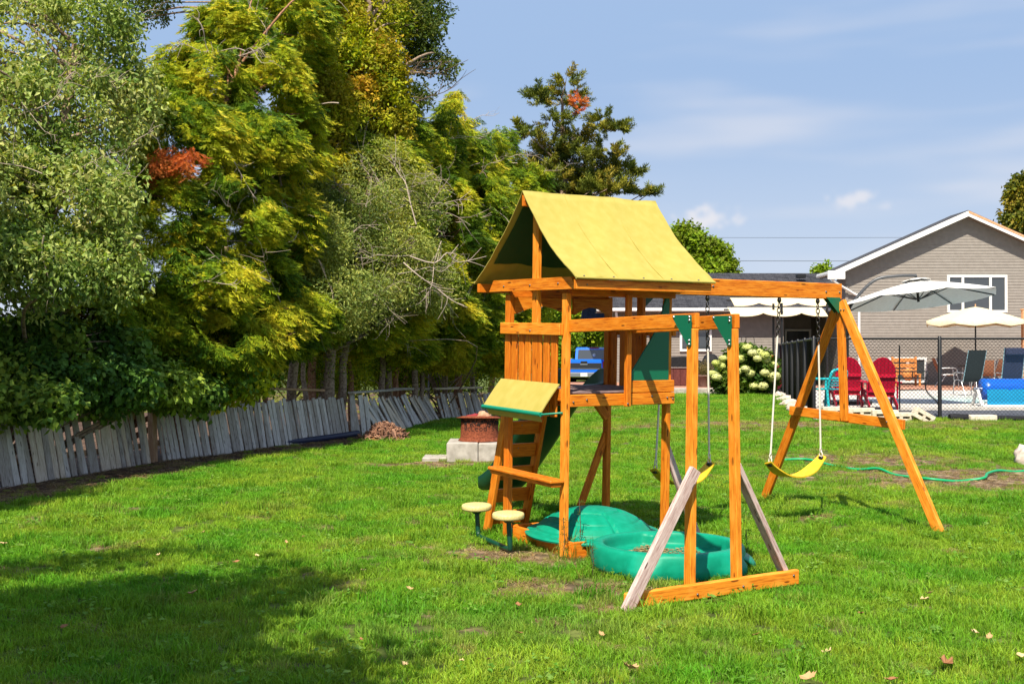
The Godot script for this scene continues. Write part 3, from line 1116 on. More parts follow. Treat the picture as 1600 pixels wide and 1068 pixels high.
# ---------------------------------------------------------------- trees
# a handful of folded leaves round a point
func leaf_cluster(seed_: int, n: int, spread: float, length: float, width: float, droop: float, folded := 0.25) -> ArrayMesh:
	var r := RandomNumberGenerator.new()
	r.seed = seed_
	var b := MB.new()
	for i in n:
		var o := Vector3(r.randfn(), r.randfn() * 0.8, r.randfn()).normalized() * spread * pow(r.randf(), 0.45)
		var dir := (o.normalized() * 0.7 + Vector3(r.randfn(), r.randfn(), r.randfn()) * 0.5 + Vector3.DOWN * droop).normalized()
		var side := dir.cross(Vector3(r.randfn(), r.randfn() + 1.2, r.randfn())).normalized()
		var n_ := side.cross(dir)
		var l := length * r.randf_range(0.7, 1.25)
		var w := width * r.randf_range(0.75, 1.2)
		var g := r.randf_range(0.5, 1.5)
		var k := r.randf()
		b.col(Color(g * (0.88 + 0.3 * k), g, g * (1.05 - 0.25 * k)))
		var m0 := o + dir * l * 0.42 + side * w * 0.5 + n_ * w * folded
		var m1 := o + dir * l * 0.42 - side * w * 0.5 + n_ * w * folded
		var tip := o + dir * l
		b.tri(o, m0, tip)
		b.tri(o, tip, m1)
	return b.raw()


# a flat hanging cedar spray: stem with side sprigs, in the local x-y plane, hanging down
func cedar_spray(seed_: int, length: float) -> ArrayMesh:
	var r := RandomNumberGenerator.new()
	r.seed = seed_
	var b := MB.new()
	for j in 3:
		var turn := Basis(Vector3.UP, (j - 1) * 0.55 + r.randfn() * 0.15) * Basis(Vector3(0, 0, 1), (j - 1) * 0.35 + r.randfn() * 0.1)
		var off := Vector3(r.randfn() * 0.03, r.randf() * 0.05, r.randfn() * 0.04)
		var n := 10
		for i in n:
			var t := (i + r.randf() * 0.6) / n
			var p := Vector3(0, -length * t, length * 0.28 * t * t)
			for s in [-1.0, 1.0]:
				if r.randf() < 0.2:
					continue
				var l := length * (0.16 + 0.34 * sin(PI * (0.15 + 0.8 * t))) * r.randf_range(0.75, 1.2)
				var dir := Vector3(s * r.randf_range(0.4, 0.85), -0.78, r.randfn() * 0.3).normalized()
				var side := Vector3(-dir.y, dir.x, 0.0).normalized() * length * 0.036
				var g := r.randf_range(0.55, 1.45)
				var k := r.randf()
				b.col(Color(g * (0.85 + 0.35 * k), g, g * (1.05 - 0.2 * k)))
				var a := off + turn * p
				var m := off + turn * (p + dir * l * 0.5)
				var e := off + turn * (p + dir * l + Vector3(0, 0, 0.02))
				var sd := turn * side
				b.tri(a, m + sd, e)
				b.tri(a, e, m - sd)
	return b.raw()


# a bottle brush of needles along z
func needle_twig(seed_: int, n: int, length: float, needle: float, width: float) -> ArrayMesh:
	var r := RandomNumberGenerator.new()
	r.seed = seed_
	var b := MB.new()
	for i in n:
		var o := Vector3(r.randfn() * 0.02, r.randfn() * 0.02, length * r.randf())
		var a := r.randf() * TAU
		var dir := Vector3(cos(a), sin(a) * 0.7 + 0.35, 0.55).normalized()
		var side := dir.cross(Vector3(r.randfn(), r.randfn(), r.randfn())).normalized() * width
		var g := r.randf_range(0.65, 1.3)
		b.col(Color(g, g, g * 0.95))
		var l := needle * r.randf_range(0.7, 1.2)
		b.tri(o, o + dir * l * 0.5 + side, o + dir * l)
		b.tri(o, o + dir * l, o + dir * l * 0.5 - side)
	return b.raw()


func cols(a: Array) -> Array:
	var out := []
	for v in a:
		out.append(Color(v[0], v[1], v[2]))
	return out


# points in a set of ellipsoids, mostly near their skins, with gaps between clumps
func crown_points(blobs: Array, n: int, seed_: int, gap: float, freq: float, deep := 0.62) -> Array:
	var r := RandomNumberGenerator.new()
	r.seed = seed_
	var noise := FastNoiseLite.new()
	noise.seed = seed_
	noise.frequency = freq
	noise.fractal_octaves = 2
	var total := 0.0
	var area := []
	for b in blobs:
		var q: Vector3 = b[1]
		total += q.x * q.y + q.y * q.z + q.x * q.z
		area.append(total)
	var out := []
	var tries := 0
	while out.size() < n and tries < n * 30:
		tries += 1
		var f := r.randf() * total
		var k := 0
		while area[k] < f:
			k += 1
		var c: Vector3 = blobs[k][0]
		var q: Vector3 = blobs[k][1]
		var dir := Vector3(r.randfn(), r.randfn(), r.randfn()).normalized()
		var rad := lerpf(deep, 1.06, sqrt(r.randf()))
		var p := c + dir * q * rad
		if noise.get_noise_3dv(p) < gap + (0.25 if rad > 0.98 else 0.0):
			continue
		if p.y < 0.1:
			continue
		if deep > 0.3:
			# only the skin of the whole crown carries leaves, not the inside of a neighbouring lobe
			var inside := false
			for j in blobs.size():
				if j != k and ((p - blobs[j][0]) / blobs[j][1]).length() < 0.74:
					inside = true
					break
			if inside:
				continue
		out.append([p, (dir / q).normalized(), rad])
	return out


func tint_of(palette: Array, p: Vector3, r: RandomNumberGenerator, noise: FastNoiseLite) -> Color:
	var t := clampf(0.5 + noise.get_noise_3dv(p) * 0.9 + r.randfn() * 0.2, 0.0, 0.999) * (palette.size() - 1)
	var i := int(t)
	var c: Color = palette[i].lerp(palette[mini(i + 1, palette.size() - 1)], t - i)
	var v := r.randf_range(0.82, 1.18)
	return Color(c.r * v, c.g * v, c.b * v)


# leaves on the points; how = "out" faces the outside, "hang" hangs down, "up" lifts the tips
func foliage(called: String, parent: Node, points: Array, mesh: Mesh, m: Material, palette: Array, how: String, size: Vector2, seed_: int, base: Vector3, kind := ""):
	var r := RandomNumberGenerator.new()
	r.seed = seed_ * 7 + 1
	var noise := FastNoiseLite.new()
	noise.seed = seed_ + 100
	noise.frequency = 0.9
	noise.fractal_octaves = 2
	var places := []
	var tints := []
	for q in points:
		var p: Vector3 = q[0]
		var o: Vector3 = q[1]
		var basis: Basis
		if how == "hang":
			var flat := Vector3(o.x + r.randfn() * 0.45, 0.0, o.z + r.randfn() * 0.45)
			flat = flat.normalized() if flat.length() > 0.05 else Vector3.BACK
			basis = Basis(Vector3.UP.cross(flat), Vector3.UP, flat) * Basis(Vector3.RIGHT, -0.25 - r.randf() * 0.75) * Basis(Vector3.BACK, r.randfn() * 0.35)
		elif how == "up":
			var d := Vector3(o.x, 0.25 + r.randfn() * 0.25, o.z).normalized()
			var x := Vector3.UP.cross(d).normalized()
			basis = Basis(x, d.cross(x), d) * Basis(Vector3.UP, r.randfn() * 0.5)
		else:
			var n := (Vector3.UP * 0.8 + o * 0.75 + Vector3(r.randfn(), r.randfn(), r.randfn()) * 0.28).normalized()
			basis = Basis(Quaternion(Vector3.UP, n)) * Basis(Vector3.UP, r.randf() * TAU)
		var k := r.randf_range(size.x, size.y)
		places.append(Transform3D(basis.scaled(Vector3.ONE * k), p - base))
		tints.append(tint_of(palette, p, r, noise))
	var f := scatter(called, mesh, m, places, tints, parent)
	f.set_meta("kind", "stuff")


# trunk through given points and limbs from it to some of the crown's points
func wood(parent: Node, trunk: Array, r0: float, r1: float, points: Array, every: int, m: Material, base: Vector3, seed_: int, limb_r := 0.03, sag := 0.25):
	var r := RandomNumberGenerator.new()
	r.seed = seed_
	var path := curve(trunk, 14)
	var b := MB.new(true)
	var pts := PackedVector3Array()
	var rad := PackedFloat32Array()
	for i in path.size():
		pts.append(path[i] - base + Vector3(r.randfn(), 0, r.randfn()) * 0.015)
		rad.append(lerpf(r0, r1, float(i) / (path.size() - 1)) * (1.25 if i == 0 else 1.0) * r.randf_range(0.93, 1.07))
	b.tube(pts, rad, 9)
	obj("trunk", b.done(), m, parent)
	var l := MB.new(true)
	var some := false
	var i := 0
	while i < points.size():
		var e: Vector3 = points[i][0]
		i += every
		# leave the trunk lower than the tip
		var best: Vector3 = path[0]
		var want := e.y - 0.35 * Vector2(e.x - path[7].x, e.z - path[7].z).length() - 0.2
		for q in path:
			if absf(q.y - want) < absf(best.y - want):
				best = q
		var d := e.distance_to(best)
		if d < 0.15:
			continue
		some = true
		var mid := best.lerp(e, 0.5) + Vector3(r.randfn() * 0.12 * d, sag * d * 0.5 + r.randfn() * 0.05 * d, r.randfn() * 0.12 * d)
		var cc := curve([best, mid, e], 10)
		var cp := PackedVector3Array()
		var cr := PackedFloat32Array()
		for j in cc.size():
			cp.append(cc[j] - base)
			cr.append(limb_r * lerpf(1.0, 0.18, float(j) / 10.0) * clampf(d / 1.5, 0.4, 1.6))
		l.tube(cp, cr, 5, false)
	if some:
		tag(obj("limbs", l.done(), m, parent), "", "", "", "stuff")


# bare, pale twigs that stick out of a crown
func dead_twigs(parent: Node, starts: Array, base: Vector3, seed_: int, m: Material):
	var r := RandomNumberGenerator.new()
	r.seed = seed_
	var b := MB.new(true)
	for s in starts:
		var a: Vector3 = s[0]
		var e: Vector3 = s[1]
		var rad: float = s[2]
		var d := a.distance_to(e)
		var pts := [a]
		for k in 3:
			pts.append(a.lerp(e, (k + 1) / 4.0) + Vector3(r.randfn(), r.randfn(), r.randfn()) * d * 0.05)
		pts.append(e)
		var c := curve(pts, 12)
		var cp := PackedVector3Array()
		var cr := PackedFloat32Array()
		for j in c.size():
			cp.append(c[j] - base)
			cr.append(rad * lerpf(1.0, 0.3, j / 12.0))
		b.tube(cp, cr, 6)
		for k in int(d * 5.0) + 2:
			var j := r.randi_range(3, 11)
			var dir: Vector3 = ((e - a).normalized() + Vector3(r.randfn(), r.randfn(), r.randfn()) * 0.6).normalized()
			var len_ := d * r.randf_range(0.12, 0.35)
			var p: Vector3 = c[j] - base
			var tw := curve([p, p + dir * len_ * 0.5 + Vector3(0, r.randfn() * 0.04, 0), p + dir * len_ + Vector3(r.randfn(), r.randfn(), r.randfn()) * 0.07], 4)
			var tr := PackedFloat32Array()
			for q in tw.size():
				tr.append(rad * 0.45 * lerpf(1.0, 0.4, q / 4.0))
			b.tube(PackedVector3Array(tw), tr, 4, false)
	tag(obj("bare_twigs", b.done(), m, parent), "", "", "", "stuff")


func dead_between(blobs: Array, n: int, seed_: int, len_: float, rad: float) -> Array:
	var r := RandomNumberGenerator.new()
	r.seed = seed_
	var pts := crown_points(blobs, n, seed_ + 5, -1.0, 0.5, 0.8)
	var out := []
	for q in pts:
		var o: Vector3 = q[1]
		var dir := (Vector3(r.randfn(), r.randfn() * 0.5, r.randfn() * 0.5 + 0.25) + o * 0.5).normalized()
		out.append([q[0] - dir * len_ * 0.4, q[0] + dir * len_ * r.randf_range(0.3, 0.8), rad * r.randf_range(0.6, 1.2)])
	return out


func make_trees():
	var apple := [leaf_cluster(11, 22, 0.20, 0.078, 0.044, 0.3), leaf_cluster(12, 22, 0.22, 0.070, 0.040, 0.25)]
	var oak := leaf_cluster(13, 24, 0.24, 0.10, 0.055, 0.15)
	var fine := leaf_cluster(14, 40, 0.24, 0.062, 0.020, 0.1)
	var vine := leaf_cluster(15, 30, 0.22, 0.075, 0.066, 0.35, 0.12)
	var maple := leaf_cluster(16, 26, 0.36, 0.17, 0.13, 0.25)
	var low := leaf_cluster(17, 30, 0.22, 0.07, 0.045, 0.2)
	var spray := [cedar_spray(21, 0.21), cedar_spray(22, 0.18)]
	var brush := needle_twig(31, 90, 0.6, 0.20, 0.020)
	var bright: Array = cols([[0.08, 0.17, 0.012], [0.19, 0.31, 0.015], [0.38, 0.46, 0.02], [0.56, 0.58, 0.028], [0.66, 0.58, 0.036]])
	var pale: Array = cols([[0.12, 0.20, 0.04], [0.26, 0.36, 0.08], [0.44, 0.50, 0.15], [0.54, 0.54, 0.20]])
	var grey: Array = cols([[0.12, 0.18, 0.05], [0.23, 0.31, 0.08], [0.36, 0.42, 0.11], [0.46, 0.47, 0.11]])
	var oaky: Array = cols([[0.06, 0.11, 0.022], [0.11, 0.17, 0.03], [0.20, 0.24, 0.04]])
	var gold: Array = cols([[0.30, 0.32, 0.025], [0.50, 0.42, 0.03], [0.62, 0.43, 0.035], [0.54, 0.28, 0.035]])
	var rusty: Array = cols([[0.50, 0.12, 0.03], [0.68, 0.18, 0.045], [0.60, 0.24, 0.06]])
	var viny: Array = cols([[0.05, 0.13, 0.025], [0.09, 0.19, 0.03], [0.15, 0.26, 0.035], [0.28, 0.38, 0.05]])
	var fir: Array = cols([[0.06, 0.09, 0.016], [0.12, 0.15, 0.018], [0.21, 0.22, 0.02], [0.30, 0.24, 0.03]])
	var lush: Array = cols([[0.13, 0.25, 0.014], [0.26, 0.38, 0.018], [0.42, 0.48, 0.03]])

	# 1 pale small-leaved tree at the left edge
	var bl := [[Vector3(-6.65, 5.61, -15.29), Vector3(0.94, 0.77, 0.94)], [Vector3(-5.82, 5.78, -15.59), Vector3(0.70, 0.70, 0.70)], [Vector3(-6.09, 4.44, -14.56), Vector3(0.81, 0.73, 0.81)], [Vector3(-5.42, 4.44, -14.96), Vector3(0.58, 0.75, 0.58)], [Vector3(-5.95, 3.35, -13.68), Vector3(0.69, 0.61, 0.69)], [Vector3(-5.33, 3.32, -14.07), Vector3(0.71, 0.63, 0.71)], [Vector3(-5.42, 2.47, -13.14), Vector3(0.73, 0.44, 0.73)], [Vector3(-4.91, 2.52, -13.87), Vector3(0.39, 0.46, 0.39)], [Vector3(-6.84, 3.82, -13.78), Vector3(0.84, 1.54, 0.84)], [Vector3(-5.22, 5.03, -15.73), Vector3(0.35, 0.53, 0.35)]]
	var at := Vector3(-6.0, 0, -14.2)
	var t := thing("apple_tree", "pale green small-leaved tree with light twigs at the left edge above the fence", "tree", at)
	var pts := crown_points(bl, 2500, 41, -0.05, 1.4)
	wood(t, [at, Vector3(-5.95, 1.6, -14.2), Vector3(-5.9, 3.4, -14.6), Vector3(-5.8, 5.6, -15.2)], 0.13, 0.04, pts, 26, M.bark, at, 41)
	foliage("foliage", t, pts.slice(0, 1150), apple[0], M.leaf, pale, "out", Vector2(0.7, 1.3), 41, at)
	foliage("foliage", t, pts.slice(1150), apple[1], M.leaf, pale, "out", Vector2(0.7, 1.3), 42, at)
	dead_twigs(t, dead_between(bl, 44, 43, 0.9, 0.010), at, 43, M.twig)

	# 2 big bright cedar
	bl = [[Vector3(-4.98, 2.58, -15.81), Vector3(0.62, 0.44, 0.62)], [Vector3(-4.41, 2.43, -16.32), Vector3(0.73, 0.55, 0.73)], [Vector3(-3.90, 2.69, -17.48), Vector3(0.58, 0.58, 0.58)], [Vector3(-5.03, 3.53, -16.40), Vector3(0.73, 0.73, 0.73)], [Vector3(-4.31, 3.51, -16.99), Vector3(0.85, 0.76, 0.85)], [Vector3(-4.88, 4.58, -17.15), Vector3(0.86, 0.76, 0.86)], [Vector3(-4.17, 4.58, -18.25), Vector3(0.81, 0.81, 0.81)], [Vector3(-4.85, 5.67, -18.12), Vector3(0.71, 0.71, 0.71)], [Vector3(-4.19, 5.93, -19.29), Vector3(0.86, 0.86, 0.86)], [Vector3(-4.74, 6.97, -19.53), Vector3(0.65, 0.65, 0.65)], [Vector3(-4.13, 7.38, -20.58), Vector3(0.92, 0.80, 0.92)], [Vector3(-3.78, 5.09, -19.36), Vector3(0.65, 0.86, 0.65)], [Vector3(-3.68, 3.63, -18.86), Vector3(0.53, 0.74, 0.53)], [Vector3(-5.37, 5.27, -17.67), Vector3(0.49, 0.69, 0.49)], [Vector3(-5.39, 6.15, -18.42), Vector3(0.37, 0.41, 0.37)]]
	at = Vector3(-5.2, 0, -17.6)
	t = thing("cedar_tree", "large yellow-green cedar with hanging sprays and a rust-red dead branch", "tree", at)
	pts = crown_points(bl, 7400, 51, -0.12, 1.1)
	wood(t, [at, Vector3(-5.1, 2.4, -17.8), Vector3(-4.8, 4.6, -18.2), Vector3(-4.5, 6.2, -18.8)], 0.17, 0.03, pts, 170, M.bark_red, at, 51, 0.018)
	foliage("foliage", t, pts.slice(0, 3700), spray[0], M.leaf, bright, "hang", Vector2(0.7, 1.25), 51, at)
	foliage("foliage", t, pts.slice(3700), spray[1], M.leaf, bright, "hang", Vector2(0.7, 1.25), 52, at)
	foliage("dead_spray", t, crown_points([[Vector3(-4.66, 4.26, -15.85), Vector3(0.21, 0.16, 0.20)], [Vector3(-4.88, 4.04, -15.72), Vector3(0.11, 0.19, 0.20)], [Vector3(-4.41, 4.21, -15.82), Vector3(0.14, 0.11, 0.20)], [Vector3(-4.51, 4.04, -15.72), Vector3(0.14, 0.14, 0.20)], [Vector3(-5.13, 5.02, -16.72), Vector3(0.15, 0.07, 0.20)]], 90, 53, -1.0, 1.0, 0.1), spray[1], M.leaf, rusty, "hang", Vector2(0.6, 0.9), 53, at)
	dead_twigs(t, dead_between(bl, 40, 54, 1.2, 0.010), at, 54, M.twig)

	# 3 lower cedar behind the fence
	bl = [[Vector3(-4.41, 1.71, -16.47), Vector3(1.01, 0.37, 1.01)], [Vector3(-4.95, 1.88, -15.87), Vector3(0.71, 0.35, 0.71)], [Vector3(-3.81, 1.82, -17.53), Vector3(0.78, 0.49, 0.78)], [Vector3(-5.46, 2.02, -15.06), Vector3(0.76, 0.37, 0.76)], [Vector3(-4.17, 1.33, -17.40), Vector3(0.58, 0.29, 0.58)], [Vector3(-3.54, 2.05, -18.68), Vector3(0.62, 0.52, 0.62)]]
	at = Vector3(-5.6, 0, -16.6)
	t = thing("cedar_tree", "lower cedar with drooping green sprays in the shade above the left fence", "tree", at)
	pts = crown_points(bl, 3000, 61, -0.1, 1.1)
	wood(t, [at, Vector3(-5.5, 1.2, -16.6), Vector3(-5.3, 2.6, -16.7)], 0.1, 0.03, pts, 60, M.bark_red, at, 61)
	foliage("foliage", t, pts, spray[0], M.leaf, bright, "hang", Vector2(0.7, 1.15), 61, at)

	# 4 broad-leaved tree, yellowing, with darker open branches to its right
	bl = [[Vector3(-3.78, 7.70, -22.58), Vector3(1.01, 1.01, 1.01)], [Vector3(-3.01, 6.92, -22.50), Vector3(0.88, 0.88, 0.88)], [Vector3(-3.61, 6.10, -21.59), Vector3(0.84, 0.84, 0.84)], [Vector3(-2.95, 8.21, -23.50), Vector3(0.79, 0.92, 0.79)], [Vector3(-4.18, 9.12, -23.46), Vector3(1.44, 0.78, 1.44)], [Vector3(-2.62, 6.08, -22.38), Vector3(0.62, 0.62, 0.62)]]
	var side_bl := [[Vector3(-2.16, 8.42, -24.23), Vector3(0.76, 0.76, 0.76)], [Vector3(-1.81, 7.92, -24.12), Vector3(0.54, 0.54, 0.54)], [Vector3(-1.45, 7.52, -24.07), Vector3(0.32, 0.24, 0.32)], [Vector3(-2.09, 6.75, -23.39), Vector3(0.44, 0.31, 0.44)], [Vector3(-2.00, 8.99, -24.78), Vector3(0.69, 0.55, 0.69)], [Vector3(-7.32, 8.58, -22.83), Vector3(0.76, 0.43, 0.76)]]
	at = Vector3(-3.9, 0, -22.4)
	t = thing("maple_tree", "tall yellowing broad-leaved tree reaching the top edge, dark open branches against the sky", "tree", at)
	pts = crown_points(bl, 2500, 71, -0.12, 1.0)
	var open_pts := crown_points(side_bl, 560, 74, 0.02, 1.3, 0.25)
	wood(t, [at, Vector3(-3.8, 3, -22.4), Vector3(-3.3, 6.0, -22.4), Vector3(-2.8, 8.4, -22.6)], 0.16, 0.05, pts.slice(0, 400) + open_pts, 16, M.bark, at, 71, 0.03)
	foliage("foliage", t, pts, oak, M.leaf, [bright[1], bright[2], bright[3], gold[0], gold[1]], "out", Vector2(0.7, 1.15), 71, at)
	foliage("foliage", t, open_pts, oak, M.leaf, oaky, "out", Vector2(0.6, 1.0), 74, at)
	foliage("golden_foliage", t, crown_points([[Vector3(-2.64, 7.31, -22.54), Vector3(0.50, 0.50, 0.50)], [Vector3(-2.94, 6.55, -21.97), Vector3(0.44, 0.49, 0.44)], [Vector3(-2.40, 6.81, -22.43), Vector3(0.33, 0.45, 0.33)], [Vector3(-3.40, 7.34, -22.16), Vector3(0.44, 0.44, 0.44)]], 260, 72, 0.0, 1.2, 0.2), oak, M.leaf, gold, "out", Vector2(0.7, 1.1), 72, at)
	dead_twigs(t, [[Vector3(-2.622, 6.151, -22.400), Vector3(-1.138, 6.964, -23.200), 0.018], [Vector3(-2.497, 6.526, -22.400), Vector3(-1.447, 7.518, -23.600), 0.022], [Vector3(-3.023, 7.704, -22.600), Vector3(-1.940, 8.624, -24.000), 0.018]], at, 73, M.twig_dark)

	# 5 grey fine-leaved tree in the middle of the row
	bl = [[Vector3(-2.80, 4.10, -20.95), Vector3(0.93, 0.70, 0.93)], [Vector3(-3.39, 3.28, -19.64), Vector3(0.66, 0.66, 0.66)], [Vector3(-2.19, 3.03, -20.69), Vector3(0.81, 0.69, 0.81)], [Vector3(-2.83, 2.40, -19.49), Vector3(0.76, 0.48, 0.76)], [Vector3(-1.95, 4.21, -21.82), Vector3(0.61, 0.73, 0.61)], [Vector3(-3.74, 4.36, -20.31), Vector3(0.50, 0.50, 0.50)], [Vector3(-2.69, 5.08, -21.96), Vector3(0.73, 0.49, 0.73)], [Vector3(-1.56, 2.85, -21.58), Vector3(0.48, 0.60, 0.48)]]
	at = Vector3(-3.35, 0, -20.8)
	t = thing("willow_tree", "grey-green fine-leaved tree with bare pale twigs in the middle of the row", "tree", at)
	pts = crown_points(bl, 1900, 81, 0.02, 1.3, 0.45)
	wood(t, [at, Vector3(-3.25, 1.8, -20.8), Vector3(-2.9, 3.6, -21.0), Vector3(-2.6, 5.0, -21.6)], 0.12, 0.035, pts, 20, M.bark, at, 81, 0.02)
	foliage("foliage", t, pts, fine, M.leaf, grey, "out", Vector2(0.8, 1.35), 81, at)
	dead_twigs(t, dead_between(bl, 80, 82, 1.4, 0.009) + [[Vector3(-1.784, 3.200, -20.000), Vector3(-0.457, 3.243, -20.500), 0.016], [Vector3(-1.895, 3.089, -20.000), Vector3(-0.780, 2.308, -20.000), 0.014], [Vector3(-1.714, 3.814, -20.500), Vector3(-2.224, 5.158, -21.000), 0.013]], at, 82, M.twig)

	# 6 to 9 the cedars that go away to the middle
	var spec := [
		[[[Vector3(-3.42, 5.32, -21.90), Vector3(0.73, 0.73, 0.73)], [Vector3(-2.63, 4.91, -22.45), Vector3(0.88, 0.88, 0.88)], [Vector3(-3.54, 4.13, -21.17), Vector3(0.59, 0.71, 0.59)], [Vector3(-2.43, 3.60, -21.84), Vector3(0.85, 0.73, 0.85)], [Vector3(-3.03, 3.04, -20.89), Vector3(0.82, 0.70, 0.82)], [Vector3(-3.64, 2.85, -19.78), Vector3(0.55, 0.66, 0.55)], [Vector3(-2.35, 5.84, -23.43), Vector3(0.65, 0.52, 0.65)]], Vector3(-3.5, 0, -23.0), 4600, "yellow-green cedar showing behind the grey fine-leaved tree"],
		[[[Vector3(-2.02, 5.71, -24.95), Vector3(0.70, 0.83, 0.70)], [Vector3(-2.25, 4.45, -23.77), Vector3(0.79, 0.93, 0.79)], [Vector3(-1.56, 4.38, -24.32), Vector3(0.81, 0.95, 0.81)], [Vector3(-1.87, 3.08, -23.12), Vector3(0.90, 0.77, 0.90)], [Vector3(-2.26, 6.42, -25.39), Vector3(0.57, 0.57, 0.57)], [Vector3(-1.57, 6.10, -25.59), Vector3(0.57, 0.86, 0.57)], [Vector3(-2.22, 2.52, -22.17), Vector3(0.74, 0.62, 0.74)]], Vector3(-2.5, 0, -25.2), 4600, "mid-height cedar with a rounded top left of the tallest spire"],
		[[[Vector3(-1.30, 7.08, -28.40), Vector3(0.54, 0.70, 0.54)], [Vector3(-1.31, 6.02, -27.74), Vector3(0.84, 0.93, 0.84)], [Vector3(-0.90, 4.85, -27.02), Vector3(0.90, 1.05, 0.90)], [Vector3(-1.37, 3.70, -25.90), Vector3(0.87, 0.87, 0.87)], [Vector3(-0.66, 3.29, -26.25), Vector3(0.79, 0.88, 0.79)], [Vector3(-1.35, 7.72, -28.79), Vector3(0.22, 0.39, 0.22)], [Vector3(-0.64, 6.63, -28.52), Vector3(0.41, 0.64, 0.41)]], Vector3(-1.4, 0, -28.0), 4200, "pointed cedar whose spire stands highest in the middle of the row"],
		[[[Vector3(-0.44, 6.99, -31.54), Vector3(0.70, 0.81, 0.70)], [Vector3(-0.17, 5.84, -30.83), Vector3(0.79, 1.03, 0.79)], [Vector3(-0.49, 4.34, -29.50), Vector3(0.82, 0.99, 0.82)], [Vector3(0.08, 4.02, -29.70), Vector3(0.73, 0.99, 0.73)], [Vector3(-0.40, 2.80, -28.35), Vector3(0.85, 0.95, 0.85)], [Vector3(0.67, 5.96, -31.70), Vector3(0.53, 0.78, 0.53)], [Vector3(0.00, 2.02, -28.46), Vector3(0.63, 0.79, 0.63)], [Vector3(0.43, 5.01, -31.12), Vector3(0.52, 0.87, 0.52)]], Vector3(-0.6, 0, -31.4), 3800, "golden-green cedar beside the yellow playset roof"],
		[[[Vector3(-1.54, 2.37, -25.08), Vector3(0.84, 0.56, 0.84)], [Vector3(-0.88, 2.19, -26.17), Vector3(0.79, 0.64, 0.79)], [Vector3(-2.30, 2.17, -22.95), Vector3(0.77, 0.46, 0.77)], [Vector3(-0.45, 1.69, -27.05), Vector3(0.60, 0.60, 0.60)], [Vector3(-2.89, 1.95, -21.62), Vector3(0.72, 0.43, 0.72)], [Vector3(-1.42, 1.61, -25.40), Vector3(0.57, 0.42, 0.57)], [Vector3(-2.11, 1.66, -23.64), Vector3(0.47, 0.32, 0.47)], [Vector3(-3.43, 2.10, -20.51), Vector3(0.46, 0.34, 0.46)]], Vector3(-1.7, 0, -27.6), 4200, "low leafy cedar filling the gap above the collapsed fence"],
	]
	var i := 0
	for s in spec:
		at = s[1]
		t = thing("cedar_tree", s[3], "tree", at)
		pts = crown_points(s[0], s[2], 91 + i, -0.14, 1.0)
		var topc: Vector3 = s[0][0][0]
		wood(t, [at, at.lerp(topc, 0.4) + Vector3(0.1, 0, 0), topc], 0.10, 0.02, pts, 110, M.bark_red if i != 4 else M.bark, at, 91 + i, 0.014)
		foliage("foliage", t, pts, spray[i % 2], M.leaf, bright, "hang", Vector2(0.75, 1.35), 91 + i, at)
		dead_twigs(t, dead_between(s[0], 20, 191 + i, 1.2, 0.010), at, 191 + i, M.twig)
		i += 1

	# bare lower trunks standing behind the fence
	var trunks := [[300, 17.2, 0.055, 0.5], [337, 17.6, 0.07, -0.2], [384, 18.6, 0.08, 0.1], [398, 19.4, 0.06, 0.3], [420, 19.0, 0.05, -0.2], [452, 19.8, 0.10, 0.25], [477, 20.4, 0.05, -0.1], [487, 20.8, 0.09, 0.05], [500, 21.4, 0.06, 0.2], [532, 21.2, 0.09, 0.2], [549, 22.2, 0.06, -0.1], [597, 23.4, 0.07, 0.05], [608, 23.8, 0.08, 0.0], [618, 24.4, 0.07, 0.1], [646, 25.0, 0.08, 0.2], [656, 25.4, 0.06, 0.35], [716, 28.6, 0.08, 0.1], [740, 29.4, 0.07, -0.1]]
	var told := ["slim pale trunk farthest left behind the long slat fence", "pale trunk leaning left behind the long slat fence", "straight reddish trunk left of the bare grey pair", "thin pale trunk leaning right behind the long fence's middle", "thin reddish-brown trunk leaning left behind the long fence", "thickest pale trunk behind the right half of the long fence", "thin pale trunk just right of the thickest trunk", "stout straight trunk behind the right end of the long fence", "thin pale trunk leaning right beside the stout straight one", "stout trunk rising from behind the broken fence piece", "thin trunk leaning left behind the broken fence piece", "first pale trunk of the close trio above the bark heap", "middle pale trunk of the close trio above the bark heap", "right-hand pale trunk of the close trio above the bark heap", "stout reddish trunk leaning right above the collapsed slats", "thin trunk leaning strongly right above the collapsed slats", "pale trunk behind the farthest fence section", "slender trunk farthest back, left of the fire ring"]
	var k := 0
	for q in trunks:
		var x: float = (q[0] - 800.0) / 1794.0 * q[1]
		at = Vector3(x, 0, -q[1])
		t = thing("young_tree", told[k], "tree", at, 0.0, "slender trunks behind the slat fence")
		var h := 2.6 + 0.3 * (k % 4)
		var blob := [[Vector3(x + q[3] * 1.1, h + 0.1, -q[1]), Vector3(0.5, 0.5, 0.5)]]
		pts = crown_points(blob, 70, 300 + k, -0.6, 0.9, 0.2)
		wood(t, [at - Vector3(0, 0.1, 0), Vector3(x + q[3] * 0.25, h * 0.4, -q[1] + 0.05), Vector3(x + q[3] * 0.8, h * 0.8, -q[1]), Vector3(x + q[3], h + 0.5, -q[1])], q[2], q[2] * 0.6, pts, 9, M.bark if k % 3 != 1 else M.bark_red, at, 300 + k, 0.014)
		foliage("foliage", t, pts, spray[k % 2], M.leaf, bright, "hang", Vector2(0.7, 1.1), 300 + k, at)
		k += 1

